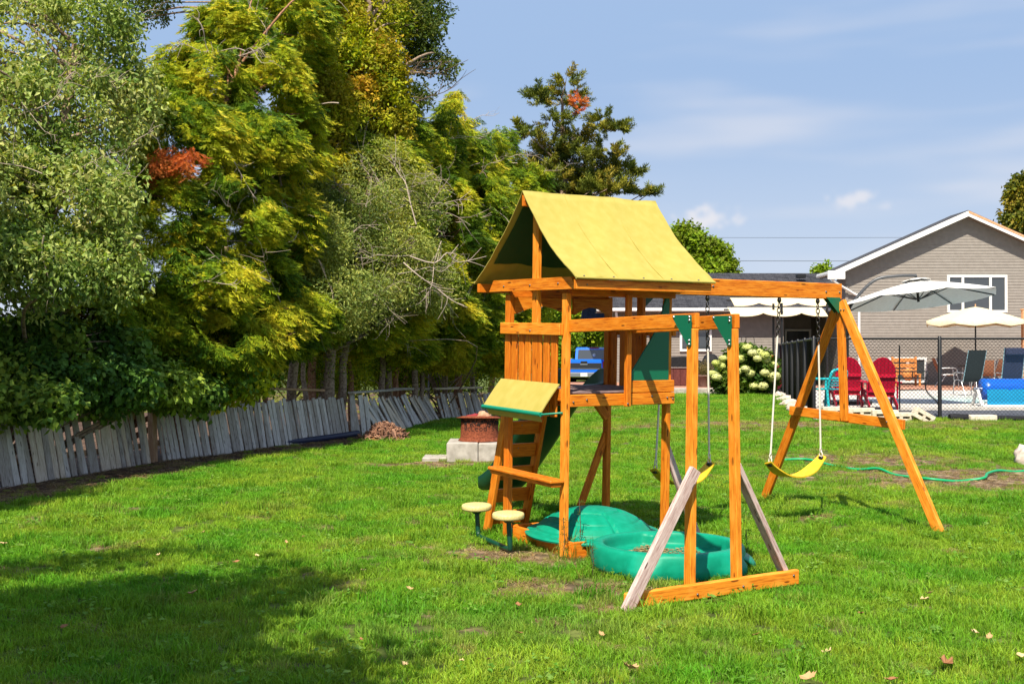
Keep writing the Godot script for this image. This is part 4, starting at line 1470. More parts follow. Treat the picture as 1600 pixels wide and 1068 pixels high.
	# undergrowth between the trunks
	var under := [
		[[[Vector3(-5.69, 1.22, -13.60), Vector3(0.76, 0.33, 0.50)], [Vector3(-5.14, 1.12, -14.20), Vector3(0.71, 0.28, 0.50)], [Vector3(-4.72, 1.10, -15.00), Vector3(0.59, 0.25, 0.40)], [Vector3(-5.61, 0.98, -12.90), Vector3(0.65, 0.17, 0.40)], [Vector3(-5.77, 1.68, -14.00), Vector3(0.55, 0.28, 0.40)], [Vector3(-5.13, 1.56, -14.60), Vector3(0.49, 0.28, 0.40)], [Vector3(-4.49, 0.99, -15.80), Vector3(0.44, 0.19, 0.40)], [Vector3(-6.47, 1.37, -13.20), Vector3(0.66, 0.59, 0.60)]], 1700, vine, viny, "dark green grape vine tumbling over the left end of the slat fence", "vine", Vector3(-6.0, 0, -13.6)],
		[[[Vector3(-4.40, 1.15, -16.80), Vector3(0.75, 0.28, 0.75)], [Vector3(-4.73, 1.17, -16.00), Vector3(0.45, 0.27, 0.45)], [Vector3(-4.35, 1.21, -18.60), Vector3(0.52, 0.31, 0.52)], [Vector3(-4.61, 1.62, -17.60), Vector3(0.78, 0.39, 0.78)]], 700, vine, bright, "broad-leaved shrub in the shade behind the long fence section", "shrub", Vector3(-4.9, 0, -17.2)],
		[[[Vector3(-4.10, 1.30, -21.00), Vector3(0.82, 0.47, 0.82)], [Vector3(-3.50, 1.28, -22.40), Vector3(0.75, 0.55, 0.75)], [Vector3(-4.00, 1.78, -22.40), Vector3(1.00, 0.50, 1.00)]], 700, fine, bright, "fine-leaved shrub between the pale trunks", "shrub", Vector3(-4.2, 0, -21.9)],
		[[[Vector3(-3.08, 1.40, -24.00), Vector3(0.67, 0.67, 0.67)], [Vector3(-2.57, 1.25, -25.60), Vector3(0.71, 0.63, 0.71)], [Vector3(-3.18, 1.03, -22.40), Vector3(0.30, 0.27, 0.30)]], 700, apple[0], bright, "green shrub with lighter tips above the broken fence piece", "shrub", Vector3(-2.8, 0, -24.6)],
		[[[Vector3(-1.75, 1.22, -28.60), Vector3(0.80, 0.70, 0.80)], [Vector3(-1.00, 1.12, -30.00), Vector3(0.77, 0.67, 0.77)], [Vector3(-2.31, 1.08, -27.60), Vector3(0.62, 0.55, 0.62)]], 700, apple[1], bright, "leafy green shrub behind the collapsed slats", "shrub", Vector3(-1.7, 0, -28.9)],
		[[[Vector3(-0.18, 1.72, -32.00), Vector3(0.71, 1.00, 0.71)], [Vector3(-0.71, 2.44, -32.00), Vector3(0.71, 0.89, 0.71)], [Vector3(0.55, 3.02, -33.00), Vector3(0.74, 0.92, 0.74)]], 800, apple[0], bright.slice(0, 4), "green shrub beside the playset's slatted wall", "shrub", Vector3(-0.3, 0, -32.0)],
	]
	i = 0
	for s in under:
		at = s[6]
		t = thing(s[5] if s[5] != "vine" else "grape_vine", s[4], s[5], at)
		pts = crown_points(s[0], s[1], 131 + i, -0.2, 1.1, 0.25)
		wood(t, [at, at + Vector3(0.05, 0.5, 0), at + Vector3(0.1, 1.0, 0.05)], 0.05, 0.02, pts, 20, M.bark, at, 131 + i, 0.018)
		foliage("foliage", t, pts, s[2], M.leaf, s[3], "out", Vector2(0.8, 1.25), 131 + i, at)
		i += 1

	# trees that stand left of the camera, out of the frame, and shade the near lawn and the fence
	var side := [[[[Vector3(-3.7, 5.0, -2.9), Vector3(1.5, 0.9, 1.9)], [Vector3(-2.6, 4.9, -1.6), Vector3(0.9, 0.6, 1.2)], [Vector3(-5.4, 4.6, -3.0), Vector3(1.5, 1.4, 1.8)]], Vector3(-6.4, 0, -2.6), 1150, "broad leafy tree shading the near lawn from the left"],
		[[[Vector3(-7.0, 4.8, -8.6), Vector3(1.4, 1.8, 2.2)], [Vector3(-6.4, 3.9, -10.8), Vector3(0.9, 1.2, 1.6)], [Vector3(-7.6, 3.2, -9.5), Vector3(1.3, 1.6, 2.4)]], Vector3(-7.8, 0, -9.0), 1700, "leafy tree beyond the left end of the fence"]]
	i = 0
	for s in side:
		at = s[1]
		t = thing("leafy_tree", s[3], "tree", at)
		pts = crown_points(s[0], s[2], 151 + i, 0.0, 0.7, 0.2)
		wood(t, [at, at + Vector3(0.2, 2.0, 0), at + Vector3(0.8, 4.2, 0)], 0.16, 0.06, pts, 24, M.bark, at, 151 + i, 0.035)
		foliage("foliage", t, pts, oak, M.leaf, oaky, "out", Vector2(1.0, 1.5), 151 + i, at)
		i += 1

	# spruce beyond the playset roof: whorls of flat branches
	at = Vector3(2.478, 0, -57)
	t = thing("spruce_tree", "lone dark spruce with long layered branches above the yellow roof", "tree", at)
	var br := [[850,150,20,16], [885,140,22,18], [905,150,12,14], [840,165,14,10], [870,195,16,10], [865,235,26,14], [905,205,22,16], [940,200,22,14], [965,205,14,10], [825,215,20,12], [850,260,34,14], [900,245,30,14], [945,235,30,14], [970,240,16,12], [915,275,40,12], [975,262,30,8], [1012,262,16,7], [840,290,40,16], [890,300,44,14], [950,298,40,9], [1000,300,20,7], [850,330,50,20], [920,325,40,18]]
	bl = []
	for q in br:
		bl.append([Vector3((q[0] - 800.0) / 1794.0 * 57.0, 1.5 - (q[1] - 552.5) / 1794.0 * 57.0, -57.0 + sin(q[0] * 1.7) * 1.3), Vector3(q[2] / 31.5, q[3] / 31.5, q[2] / 31.5 * 0.9)])
	pts = crown_points(bl, 900, 161, -0.3, 0.7, 0.1)
	wood(t, [at, Vector3(2.5, 6, -57), Vector3(2.542, 11.111, -57.000), Vector3(2.478, 14.288, -57.000)], 0.32, 0.05, pts, 14, M.bark, at, 161, 0.055, -0.05)
	foliage("foliage", t, pts, brush, M.needle, fir, "up", Vector2(0.85, 1.4), 161, at)
	foliage("dead_spray", t, crown_points([[Vector3(3.18, 13.81, -56.00), Vector3(0.25, 0.31, 0.25)], [Vector3(3.25, 13.44, -56.00), Vector3(0.19, 0.19, 0.19)]], 16, 162, -1.0, 1.0, 0.1), brush, M.needle, rusty, "up", Vector2(0.6, 1.0), 162, at)

	# trees by the street beyond the house and behind the truck
	var far := [
		[[[Vector3(3.72, 3.20, -58.00), Vector3(1.10, 1.16, 1.10)], [Vector3(3.23, 4.17, -58.00), Vector3(0.78, 0.78, 0.78)], [Vector3(4.36, 3.84, -58.00), Vector3(0.65, 0.78, 0.65)], [Vector3(2.91, 2.23, -58.00), Vector3(0.65, 0.84, 0.65)]], Vector3(3.718, 0, -58), 700, maple, lush, "bright green roadside tree seen through the playset behind the blue truck", 1.2],
		[[[Vector3(1.25, 3.76, -56.00), Vector3(1.37, 1.87, 1.37)], [Vector3(1.87, 2.20, -56.00), Vector3(1.25, 1.25, 1.25)], [Vector3(0.00, 2.48, -54.00), Vector3(0.90, 1.20, 0.90)]], Vector3(1.430, 0, -57), 800, maple, lush.slice(0, 2), "green roadside tree hidden behind the playset's corner post", 1.2],
		[[[Vector3(9.93, 8.03, -66.00), Vector3(0.96, 0.88, 0.96)], [Vector3(11.04, 7.29, -66.00), Vector3(0.96, 0.88, 0.96)], [Vector3(11.77, 7.11, -66.00), Vector3(0.74, 0.74, 0.74)], [Vector3(9.57, 6.74, -66.00), Vector3(0.88, 0.88, 0.88)], [Vector3(12.32, 6.45, -66.00), Vector3(0.52, 0.44, 0.52)], [Vector3(10.85, 6.37, -66.00), Vector3(1.47, 0.74, 1.47)]], Vector3(10.669, 0, -66), 700, maple, lush.slice(0, 2) + [fir[1]], "round-topped leafy tree rising behind the grey roof", 1.3],
		[[[Vector3(17.77, 6.23, -66.00), Vector3(0.33, 0.18, 0.33)], [Vector3(18.10, 6.37, -66.00), Vector3(0.18, 0.18, 0.18)]], Vector3(17.843, 0, -66), 40, maple, lush.slice(0, 2), "small treetop peeking over the ridge beside the gable", 1.0],
		[[[Vector3(27.58, 9.88, -62.00), Vector3(0.55, 1.24, 0.55)], [Vector3(27.99, 10.74, -62.00), Vector3(0.48, 0.90, 0.48)], [Vector3(27.37, 8.67, -62.00), Vector3(0.62, 0.69, 0.62)]], Vector3(27.786, 0, -62), 420, maple, fir, "dark green tree at the right edge behind the gable", 1.2],
	]
	i = 0
	for s in far:
		at = s[1]
		t = thing("leafy_tree" if i < 4 else "dark_tree", s[5], "tree", at)
		pts = crown_points(s[0], s[2], 171 + i, -0.25, 0.5, 0.2)
		var c: Vector3 = s[0][0][0]
		wood(t, [at, at.lerp(c, 0.5), c], 0.2, 0.06, pts, 16, M.bark, at, 171 + i, 0.05)
		foliage("foliage", t, pts, s[3], M.leaf, s[4], "out", Vector2(0.9, 1.4) * s[6], 171 + i, at)
		i += 1
	# distant treeline on the flat horizon behind it all
	var r := RandomNumberGenerator.new()
	r.seed = 99
	var lb := []
	for j in 60:
		lb.append([Vector3(-95.0 + j * 4.2 + r.randf() * 2.0, r.randf_range(1.0, 2.0), -110.0 - r.randf() * 16.0), Vector3(3.4, r.randf_range(1.8, 3.2), 3.0)])
	var far_pts := crown_points(lb, 5000, 181, -0.5, 0.2, 0.6)
	var o := Node3D.new()
	o.name = "treeline"
	add_child(o)
	tag(o, "low far-off belt of trees on the horizon", "trees", "", "stuff")
	foliage("foliage", o, far_pts, maple, M.leaf, lush.slice(0, 2) + [fir[1]], "out", Vector2(3.0, 4.6), 181, Vector3.ZERO)



# ---------------------------------------------------------------- the playset
# its own axes: x along the swing beam, z towards the front frame, the near corner post at 0, 0
const UP3 := Vector3(0, 1, 0)
const ALONG := Vector3(1, 0, 0)
const ACROSS := Vector3(0, 0, 1)
const DEEP := -0.909
const WIDE := 1.003
const MID := -0.4545


func bolts(parent: Node, spots: Array, out: Vector3, r := 0.008):
	for p in spots:
		var b := MB.new(true)
		var q := Basis(Quaternion(Vector3.UP, out.normalized()))
		b.lathe([[r, -0.004], [r, 0.003], [r * 0.6, 0.006], [0.0, 0.007]], 8, Transform3D(q, p))
		obj("bolt", b.done(), M.bolt, parent)


func roof_point(t: float, x: float) -> Vector3:
	# t from -1 (far eave) over 0 (ridge) to 1 (near eave)
	var s := absf(t)
	var a := MID + t * 0.752
	var h := lerpf(2.735, 2.072, s) - 0.05 * sin(PI * s) - 0.008 * sin(PI * s) * sin(x * 7.0 + t * 3.0)
	h += 0.02 * exp(-s * 20.0) - 0.02
	return Vector3(x, h, a)


func make_playset():
	var t := Node3D.new()
	t.name = "playset"
	add_child(t)
	var yaw := 0.5338
	var x := Vector3(cos(yaw), 0.0032, -sin(yaw)).normalized()
	var z := Vector3(sin(yaw), -0.0289, cos(yaw))
	z = (z - x * z.dot(x)).normalized()
	play = Transform3D(Basis(x, z.cross(x), z), Vector3(0.399, 0, -8.529))
	t.transform = play
	tag(t, "orange cedar playset with yellow roof, green slide and swing beam on the lawn", "playset")
	var c: Material = M.cedar
	var c2: Material = M.cedar2
	# corner posts and the post in the doorway
	board("post", t, Vector3(0.001, -0.15, -0.0325), Vector3(0.001, 1.95, -0.0325), 0.065, 0.044, ACROSS, c)
	board("post", t, Vector3(0.001, -0.15, DEEP + 0.046), Vector3(0.001, 1.95, DEEP + 0.046), 0.075, 0.044, ACROSS, c)
	board("post", t, Vector3(0.978, -0.15, -0.073), Vector3(0.978, 1.95, -0.073), 0.065, 0.044, ACROSS, c)
	board("post", t, Vector3(0.978, -0.15, DEEP + 0.036), Vector3(0.978, 1.95, DEEP + 0.036), 0.065, 0.044, ACROSS, c2)
	board("post", t, Vector3(0.53, 1.098, 0.021), Vector3(0.53, 1.95, 0.021), 0.046, 0.038, ALONG, c)
	board("post", t, Vector3(0.57, 1.19, DEEP + 0.03), Vector3(0.57, 1.9, DEEP + 0.03), 0.046, 0.038, ALONG, c2)
	# floor frame
	var f := board("floor_beam", t, Vector3(0.024, 1.15, -0.02), Vector3(1.006, 1.15, -0.02), 0.09, 0.038, UP3, c)
	bolts(t, [Vector3(0.05, 1.14, 0.001), Vector3(0.17, 1.155, 0.001), Vector3(0.78, 1.17, 0.001), Vector3(0.93, 1.155, 0.001), Vector3(0.985, 1.145, 0.001), Vector3(0.52, 1.12, 0.042)], ACROSS)
	board("floor_beam", t, Vector3(0.05, 1.15, DEEP + 0.02), Vector3(0.95, 1.15, DEEP + 0.02), 0.09, 0.038, UP3, c2)
	board("floor_beam", t, Vector3(0.045, 1.15, -0.07), Vector3(0.045, 1.15, DEEP + 0.09), 0.09, 0.038, UP3, c2)
	board("floor_beam", t, Vector3(0.93, 1.15, -0.12), Vector3(0.93, 1.15, DEEP + 0.06), 0.09, 0.038, UP3, c2)
	for i in 9:
		var zz := -0.09 - i * 0.088
		board("floor_board", t, Vector3(0.03, 1.205, zz), Vector3(0.955, 1.205, zz), 0.082, 0.018, ACROSS, M.deck)
	# low board and green play panel right of the doorway
	board("wall_board", t, Vector3(0.555, 1.245, -0.02), Vector3(1.005, 1.245, -0.02), 0.092, 0.03, UP3, c)
	var pp := PackedVector2Array()
	for q in curve([Vector3(0.565, 1.30, 0), Vector3(0.70, 1.48, 0), Vector3(0.85, 1.70, 0), Vector3(0.93, 1.93, 0)], 14):
		pp.append(Vector2(q.x, q.y))
	pp.append(Vector2(0.958, 1.93))
	pp.append(Vector2(0.958, 1.293))
	pp.append(Vector2(0.565, 1.293))
	var pm := MB.new()
	pm.prism(pp, -0.035, -0.023)
	var panel := obj("play_panel", pm.done(), M.green, t)
	var rim := []
	for q in curve([Vector3(0.562, 1.296, -0.029), Vector3(0.70, 1.482, -0.029), Vector3(0.85, 1.702, -0.029), Vector3(0.93, 1.932, -0.029)], 14):
		rim.append(q)
	pipe("rim", panel, rim, 0.011, M.green, 8)
	# snack-bar wall: rail, slats, the long middle post
	board("wall_rail", t, Vector3(-0.04, 1.681, DEEP - 0.008), Vector3(-0.04, 1.681, -0.035), 0.09, 0.034, UP3, c)
	bolts(t, [Vector3(-0.057, 1.665, MID)], -ALONG)
	var edges := [-0.795, -0.71, -0.69, -0.605, -0.593, -0.505, -0.488, -0.345, -0.325, -0.235, -0.218, -0.125]
	for i in 6:
		var a: float = edges[i * 2]
		var b: float = edges[i * 2 + 1]
		board("wall_slat", t, Vector3(-0.012, 1.02, (a + b) / 2), Vector3(-0.012, 1.70, (a + b) / 2), b - a - 0.008, 0.020, ACROSS, c if i % 2 == 0 else c2, 0.006)
	board("post", t, Vector3(-0.003, 1.6, MID + 0.005), Vector3(-0.003, 2.66, MID + 0.005), 0.082, 0.036, ACROSS, c)
	board("floor_beam", t, Vector3(-0.003, 1.19, DEEP + 0.09), Vector3(-0.003, 1.19, -0.07), 0.09, 0.03, UP3, c2)
	# slatted back wall towards the swings
	board("wall_rail", t, Vector3(1.02, 1.681, DEEP), Vector3(1.02, 1.681, -0.03), 0.09, 0.034, UP3, c2)
	for i in 6:
		var zz := -0.80 + i * 0.135
		board("wall_slat", t, Vector3(0.985, 1.09, zz), Vector3(0.985, 1.66, zz), 0.083, 0.018, ACROSS, c2, 0.003)
	board("post", t, Vector3(0.985, 1.09, MID + 0.03), Vector3(0.985, 2.55, MID + 0.03), 0.075, 0.038, ACROSS, c2)
	# plates under the roof and the arched headers
	board("top_plate", t, Vector3(0.024, 1.965, -0.02), Vector3(1.006, 1.965, -0.02), 0.07, 0.036, UP3, c2)
	board("top_plate", t, Vector3(0.024, 1.965, DEEP + 0.02), Vector3(0.98, 1.965, DEEP + 0.02), 0.07, 0.036, UP3, c2)
	for s in [[0.024, 0.55], [0.592, 0.955]]:
		var pa := PackedVector2Array([Vector2(s[0], 1.93), Vector2(s[0], 1.80)])
		for i in 13:
			var q := i / 12.0
			pa.append(Vector2(lerpf(s[0] + 0.02, s[1] - 0.02, q), 1.80 + 0.06 * sin(PI * q)))
		pa.append(Vector2(s[1], 1.80))
		pa.append(Vector2(s[1], 1.93))
		var pb := MB.new()
		pb.prism(pa, DEEP + 0.06, DEEP + 0.085)
		obj("arched_header", pb.done(), c, t)
	# roof frame: eaves, gable boards with cut ends, ridge
	var e0 := MB.new()
	board("eave_board", t, Vector3(-0.124, 2.006, 0.262), Vector3(1.125, 2.006, 0.262), 0.072, 0.034, UP3, c)
	bolts(t, [Vector3(-0.03, 2.005, 0.28)], ACROSS, 0.006)
	board("eave_board", t, Vector3(-0.124, 2.006, 2 * MID - 0.262), Vector3(1.125, 2.006, 2 * MID - 0.262), 0.072, 0.034, UP3, c)
	for gx in [[-0.062, -0.024], [1.03, 1.066]]:
		var g := MB.new()
		var w := PackedVector2Array([Vector2(-0.64, 1.976), Vector2(0.64, 1.976), Vector2(0.57, 2.066), Vector2(-0.57, 2.066)])
		g.prism(w, gx[0], gx[1], Transform3D(Basis(Vector3(0, 0, -1), Vector3(0, 1, 0), Vector3(1, 0, 0)), Vector3(0, 0, MID)))
		obj("gable_board", g.done(), c, t)
	bolts(t, [Vector3(-0.063, 2.015, MID - 0.4), Vector3(-0.063, 2.015, MID), Vector3(-0.063, 2.02, MID + 0.4)], -ALONG)
	board("ridge_beam", t, Vector3(-0.135, 2.66, MID), Vector3(1.11, 2.66, MID), 0.085, 0.034, UP3, c)
	# the yellow canopy, a sheet with thickness, stitched seams and hems, dark green lining in its upper part
	var outer := []
	var inner := []
	var lined := []
	for i in 25:
		var xx := lerpf(-0.14, 1.14, i / 24.0)
		var ro := []
		var ri := []
		var rl := []
		for j in 41:
			var tt := lerpf(-1.0, 1.0, j / 40.0)
			var p := roof_point(tt, xx)
			var wv := 0.004 * sin(xx * 31.0 + tt * 5.0) * absf(tt) + 0.012 * rough_noise.get_noise_2d(xx * 1.6 + tt * 0.8, tt * 1.1) + 0.005 * sin(xx * 23.6 + 0.6) * smoothstep(0.7, 1.0, absf(tt))
			ro.append(p + Vector3(0, 0.004 + wv, 0))
			ri.append(p + Vector3(0, -0.004 + wv, 0))
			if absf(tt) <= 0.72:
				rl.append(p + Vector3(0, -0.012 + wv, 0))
		outer.append(ro)
		inner.append(ri)
		if i > 0 and i < 24:
			lined.append(rl)
	var cm := MB.new(true)
	cm.skin(outer)
	cm.skin(inner, false, true)
	cm.st.set_smooth_group(-1)
	for i in 24:
		cm.quad(outer[i][0], outer[i + 1][0], inner[i + 1][0], inner[i][0])
		cm.quad(inner[i][40], inner[i + 1][40], outer[i + 1][40], outer[i][40])
	for j in 40:
		cm.quad(outer[0][j + 1], outer[0][j], inner[0][j], inner[0][j + 1])
		cm.quad(outer[24][j], outer[24][j + 1], inner[24][j + 1], inner[24][j])
	var roof := obj("canopy", cm.done(), M.yellow_cloth, t)
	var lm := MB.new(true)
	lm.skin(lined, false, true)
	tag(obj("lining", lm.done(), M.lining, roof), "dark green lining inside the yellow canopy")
	for sx in [0.24, 0.66]:
		var sp := []
		for j in 41:
			sp.append(roof_point(lerpf(-0.99, 0.99, j / 40.0), sx) + Vector3(0, 0.004, 0))
		pipe("seam", roof, sp, 0.0035, M.yellow_cloth, 6)
	for s in [-1.0, 1.0]:
		var hm := []
		for i in 25:
			hm.append(roof_point(s, lerpf(-0.14, 1.14, i / 24.0)) + Vector3(0, 0, 0.003 * s))
		pipe("hem", roof, hm, 0.010, M.yellow_cloth, 8)
	bolts(t, [Vector3(-0.07, 2.066, 0.298), Vector3(0.19, 2.066, 0.298), Vector3(0.46, 2.066, 0.298), Vector3(0.72, 2.066, 0.298), Vector3(0.98, 2.066, 0.298)], ACROSS, 0.006)
	# awning over the snack bar
	var ao := []
	var ai := []
	for i in 11:
		var q := i / 10.0
		var p := Vector3(-0.025, 1.272, 0).lerp(Vector3(-0.185, 1.062, 0), q) + Vector3(-0.004, 0.002, 0) * sin(PI * q)
		ao.append([p + Vector3(-0.003, 0.003, DEEP - 0.03), p + Vector3(-0.003, 0.003, -0.075)])
		ai.append([p + Vector3(0.003, -0.003, DEEP - 0.03), p + Vector3(0.003, -0.003, -0.075)])
	var am := MB.new(true)
	am.skin(ao, false, true)
	am.skin(ai)
	am.st.set_smooth_group(-1)
	for i in 10:
		am.quad(ao[i][1], ao[i + 1][1], ai[i + 1][1], ai[i][1])
		am.quad(ai[i][0], ai[i + 1][0], ao[i + 1][0], ao[i][0])
	var aw := obj("awning", am.done(), M.yellow_cloth, t)
	pipe("roller", aw, [Vector3(-0.190, 1.052, DEEP - 0.04), Vector3(-0.190, 1.052, -0.068)], 0.017, M.teal, 12)
	var hb := MB.new()
	hb.box(Vector3(0.002, 0.024, 0.40), 0.0, Transform3D(Basis(Vector3(0, 0, 1), 0.45), Vector3(-0.176, 1.016, -0.49)))
	obj("valance", hb.done(), M.yellow_cloth, aw)
	pipe("stay", aw, [Vector3(-0.19, 1.05, -0.07), Vector3(-0.03, 1.06, -0.045), Vector3(-0.022, 1.06, -0.03)], 0.008, M.teal, 8)
	# counter: a thick board with a strip under its nose
	board("counter", t, Vector3(-0.085, 0.556, DEEP - 0.03), Vector3(-0.085, 0.556, 0.008), 0.125, 0.028, ALONG, c, 0.01)
	board("counter", t, Vector3(-0.085, 0.527, DEEP - 0.02), Vector3(-0.085, 0.527, -0.005), 0.085, 0.026, ALONG, c2)
	# ladder to the platform: two rails and flat rungs
	var lt := Vector3(0, 1.16, DEEP - 0.02)
	var lb := Vector3(0, -0.05, DEEP - 0.37)
	for lx in [0.045, 0.405]:
		board("ladder_rail", t, lb + Vector3(lx, 0, 0), lt + Vector3(lx, 0, 0), 0.088, 0.036, ACROSS, c)
	for i in 6:
		var q := (0.10 + i * 0.185) / 1.16
		var p := lb.lerp(lt, q + 0.03)
		board("ladder_rung", t, p + Vector3(0.064, 0, 0.0), p + Vector3(0.387, 0, 0.0), 0.118, 0.022, lt - lb, c2)
		bolts(t, [p + Vector3(0.21, 0.02, 0.014)], ACROSS, 0.006)
	# slide
	var prof := []
	var sl := curve([Vector3(0.77, 1.215, DEEP + 0.02), Vector3(0.775, 1.19, DEEP - 0.14), Vector3(0.79, 0.98, DEEP - 0.48), Vector3(0.83, 0.66, DEEP - 0.86), Vector3(0.87, 0.36, DEEP - 1.24), Vector3(0.92, 0.17, DEEP - 1.54), Vector3(0.96, 0.12, DEEP - 1.76)], 36)
	for i in sl.size():
		var p: Vector3 = sl[i]
		var q := float(i) / (sl.size() - 1)
		var lip := lerpf(0.12, 0.13, smoothstep(0.0, 0.25, q)) * lerpf(1.0, 0.75, smoothstep(0.85, 1.0, q))
		var row := []
		for s in [[-0.235, lip], [-0.225, lip + 0.012], [-0.212, lip], [-0.20, 0.02], [-0.16, 0.0], [0.0, -0.006], [0.16, 0.0], [0.20, 0.02], [0.212, lip], [0.225, lip + 0.012], [0.235, lip], [0.232, 0.0], [0.19, -0.03], [0.0, -0.035], [-0.19, -0.03], [-0.232, 0.0]]:
			row.append(p + Vector3(s[0], s[1], 0))
		prof.append(row)
	var sm := MB.new(true)
	sm.skin(prof, true)
	obj("slide", sm.done(), M.dark_green, t)
	# two beams to the front frame, its posts, foot plate and grey braces
	board("front_beam", t, Vector3(0.024, 1.705, -0.02), Vector3(-0.108, 1.752, 1.60), 0.092, 0.036, UP3, c)
	board("front_beam", t, Vector3(0.575, 1.70, 0.0), Vector3(0.215, 1.752, 1.60), 0.092, 0.036, UP3, c)
	board("front_post", t, Vector3(-0.119, -0.02, 1.575), Vector3(-0.119, 1.702, 1.57), 0.066, 0.044, ACROSS, c)
	board("front_post", t, Vector3(0.246, -0.02, 1.597), Vector3(0.203, 1.702, 1.57), 0.066, 0.044, ACROSS, c)
	board("foot_plate", t, Vector3(-0.655, 0.088, 1.632), Vector3(0.735, 0.094, 1.632), 0.098, 0.038, UP3, c, 0.008)
	bolts(t, [Vector3(-0.55, 0.09, 1.653), Vector3(-0.12, 0.075, 1.653), Vector3(0.25, 0.085, 1.653), Vector3(0.68, 0.11, 1.653)], ACROSS)
	board("brace", t, Vector3(-0.69, 0.02, 1.678), Vector3(-0.13, 0.84, 1.625), 0.078, 0.036, ACROSS.cross(Vector3(0.56, 0.82, 0)), M.grey_wood)
	board("brace", t, Vector3(0.70, 0.04, 1.59), Vector3(0.235, 0.85, 1.575), 0.078, 0.036, ACROSS, M.grey_wood)
	board("brace", t, Vector3(1.36, -0.08, -0.075), Vector3(0.985, 0.76, -0.075), 0.062, 0.036, ALONG, M.grey_wood)
	board("brace", t, Vector3(0.60, -0.08, DEEP + 0.036), Vector3(0.97, 0.80, DEEP + 0.036), 0.058, 0.036, ALONG, M.cedar2)
	board("brace", t, Vector3(0.96, 0.93, DEEP + 0.06), Vector3(0.82, 1.10, DEEP + 0.06), 0.07, 0.036, ALONG, M.cedar2)
	# green corner plates on the front frame
	for s in [[-0.143, 1.60, -0.07], [0.180, 1.60, -0.07]]:
		var g := MB.new()
		var w := PackedVector2Array([Vector2(0.0, 1.785), Vector2(0.165, 1.785), Vector2(0.172, 1.775), Vector2(0.172, 1.600), Vector2(0.160, 1.588), Vector2(0.146, 1.592), Vector2(-0.008, 1.765), Vector2(-0.008, 1.778)])
		var xf := Transform3D(Basis(Vector3(0, 0, 1), Vector3(0, 1, 0), Vector3(-1, 0, 0)), Vector3(s[0], 0, s[1] - 0.185))
		g.prism(w, 0.0, 0.006, xf)
		var gp := obj("corner_plate", g.done(), M.green, t)
		for q in [[0.006, 1.772], [0.158, 1.772], [0.158, 1.752], [0.158, 1.628], [0.158, 1.604]]:
			var b := MB.new(true)
			b.lathe([[0.009, 0.0], [0.009, 0.004], [0.005, 0.008], [0.0, 0.009]], 8, Transform3D(Basis(Quaternion(Vector3.UP, -ALONG)), xf * Vector3(q[0], q[1], 0.006)))
			obj("bolt", b.done(), M.silver, gp)
	# swing beam and its A-frame
	board("swing_beam", t, Vector3(0.93, 2.048, MID), Vector3(3.285, 2.048, MID), 0.142, 0.04, UP3, c, 0.006)
	bolts(t, [Vector3(1.75, 2.055, MID + 0.021), Vector3(3.08, 2.04, MID + 0.021), Vector3(3.25, 2.04, MID + 0.021)], ACROSS, 0.010)
	board("swing_leg", t, Vector3(3.254, -0.06, 0.755), Vector3(3.262, 1.955, MID + 0.03), 0.092, 0.038, ACROSS, c)
	board("swing_leg", t, Vector3(3.53, -0.08, -1.69), Vector3(3.30, 1.955, MID - 0.03), 0.092, 0.038, ACROSS, c)
	bolts(t, [Vector3(3.24, 1.88, MID + 0.05), Vector3(3.24, 1.88, MID + 0.085), Vector3(3.235, 0.9, 0.15)], -ALONG)
	board("leg_tie", t, Vector3(3.36, 0.905, -1.15), Vector3(3.33, 0.88, 0.26), 0.088, 0.036, UP3, c)
	board("centre_strut", t, Vector3(3.31, 0.86, MID + 0.05), Vector3(3.285, 1.92, MID), 0.08, 0.036, ACROSS, c)
	for s in [-0.024, 0.024]:
		var g := MB.new()
		g.prism(PackedVector2Array([Vector2(3.08, 1.992), Vector2(3.255, 1.992), Vector2(3.255, 1.86), Vector2(3.235, 1.85)]), MID + s - 0.003, MID + s + 0.003)
		obj("corner_plate", g.done(), M.green, t)
	var g2 := MB.new()
	g2.prism(PackedVector2Array([Vector2(1.0, 1.992), Vector2(1.16, 1.992), Vector2(1.02, 1.87), Vector2(1.0, 1.87)]), MID + 0.036, MID + 0.042)
	obj("corner_plate", g2.done(), M.dark_green, t)
	# sandbox frame at the tower's foot, with sand inside
	board("sandbox_board", t, Vector3(0.035, 0.035, DEEP + 0.10), Vector3(0.035, 0.04, 0.03), 0.13, 0.03, UP3, c)
	board("sandbox_board", t, Vector3(0.03, 0.04, 0.035), Vector3(1.0, 0.02, 0.035), 0.13, 0.03, UP3, c)
	board("sandbox_board", t, Vector3(1.0, 0.03, 0.02), Vector3(1.0, 0.02, DEEP), 0.12, 0.03, UP3, c2)
	board("sandbox_board", t, Vector3(0.06, 0.03, DEEP + 0.02), Vector3(0.98, 0.02, DEEP + 0.02), 0.12, 0.03, UP3, c2)
	block("corner_clip", t, Vector3(0.017, 0.045, -0.115), Vector3(0.008, 0.085, 0.018), M.dark_green, 0.002)
	block("corner_clip", t, Vector3(0.017, 0.035, DEEP + 0.09), Vector3(0.008, 0.085, 0.018), M.dark_green, 0.002)
	var rows := []
	for i in 13:
		var row := []
		for j in 13:
			var px := lerpf(0.05, 0.985, i / 12.0)
			var pz := lerpf(DEEP + 0.04, 0.02, j / 12.0)
			row.append(Vector3(px, 0.045 + rough_noise.get_noise_2d(px * 4.0, pz * 4.0) * 0.03, pz))
		rows.append(row)
	var sb := MB.new(true)
	sb.skin(rows, false, true)
	tag(obj("sand", sb.done(), M.sand, t), "", "", "", "stuff")


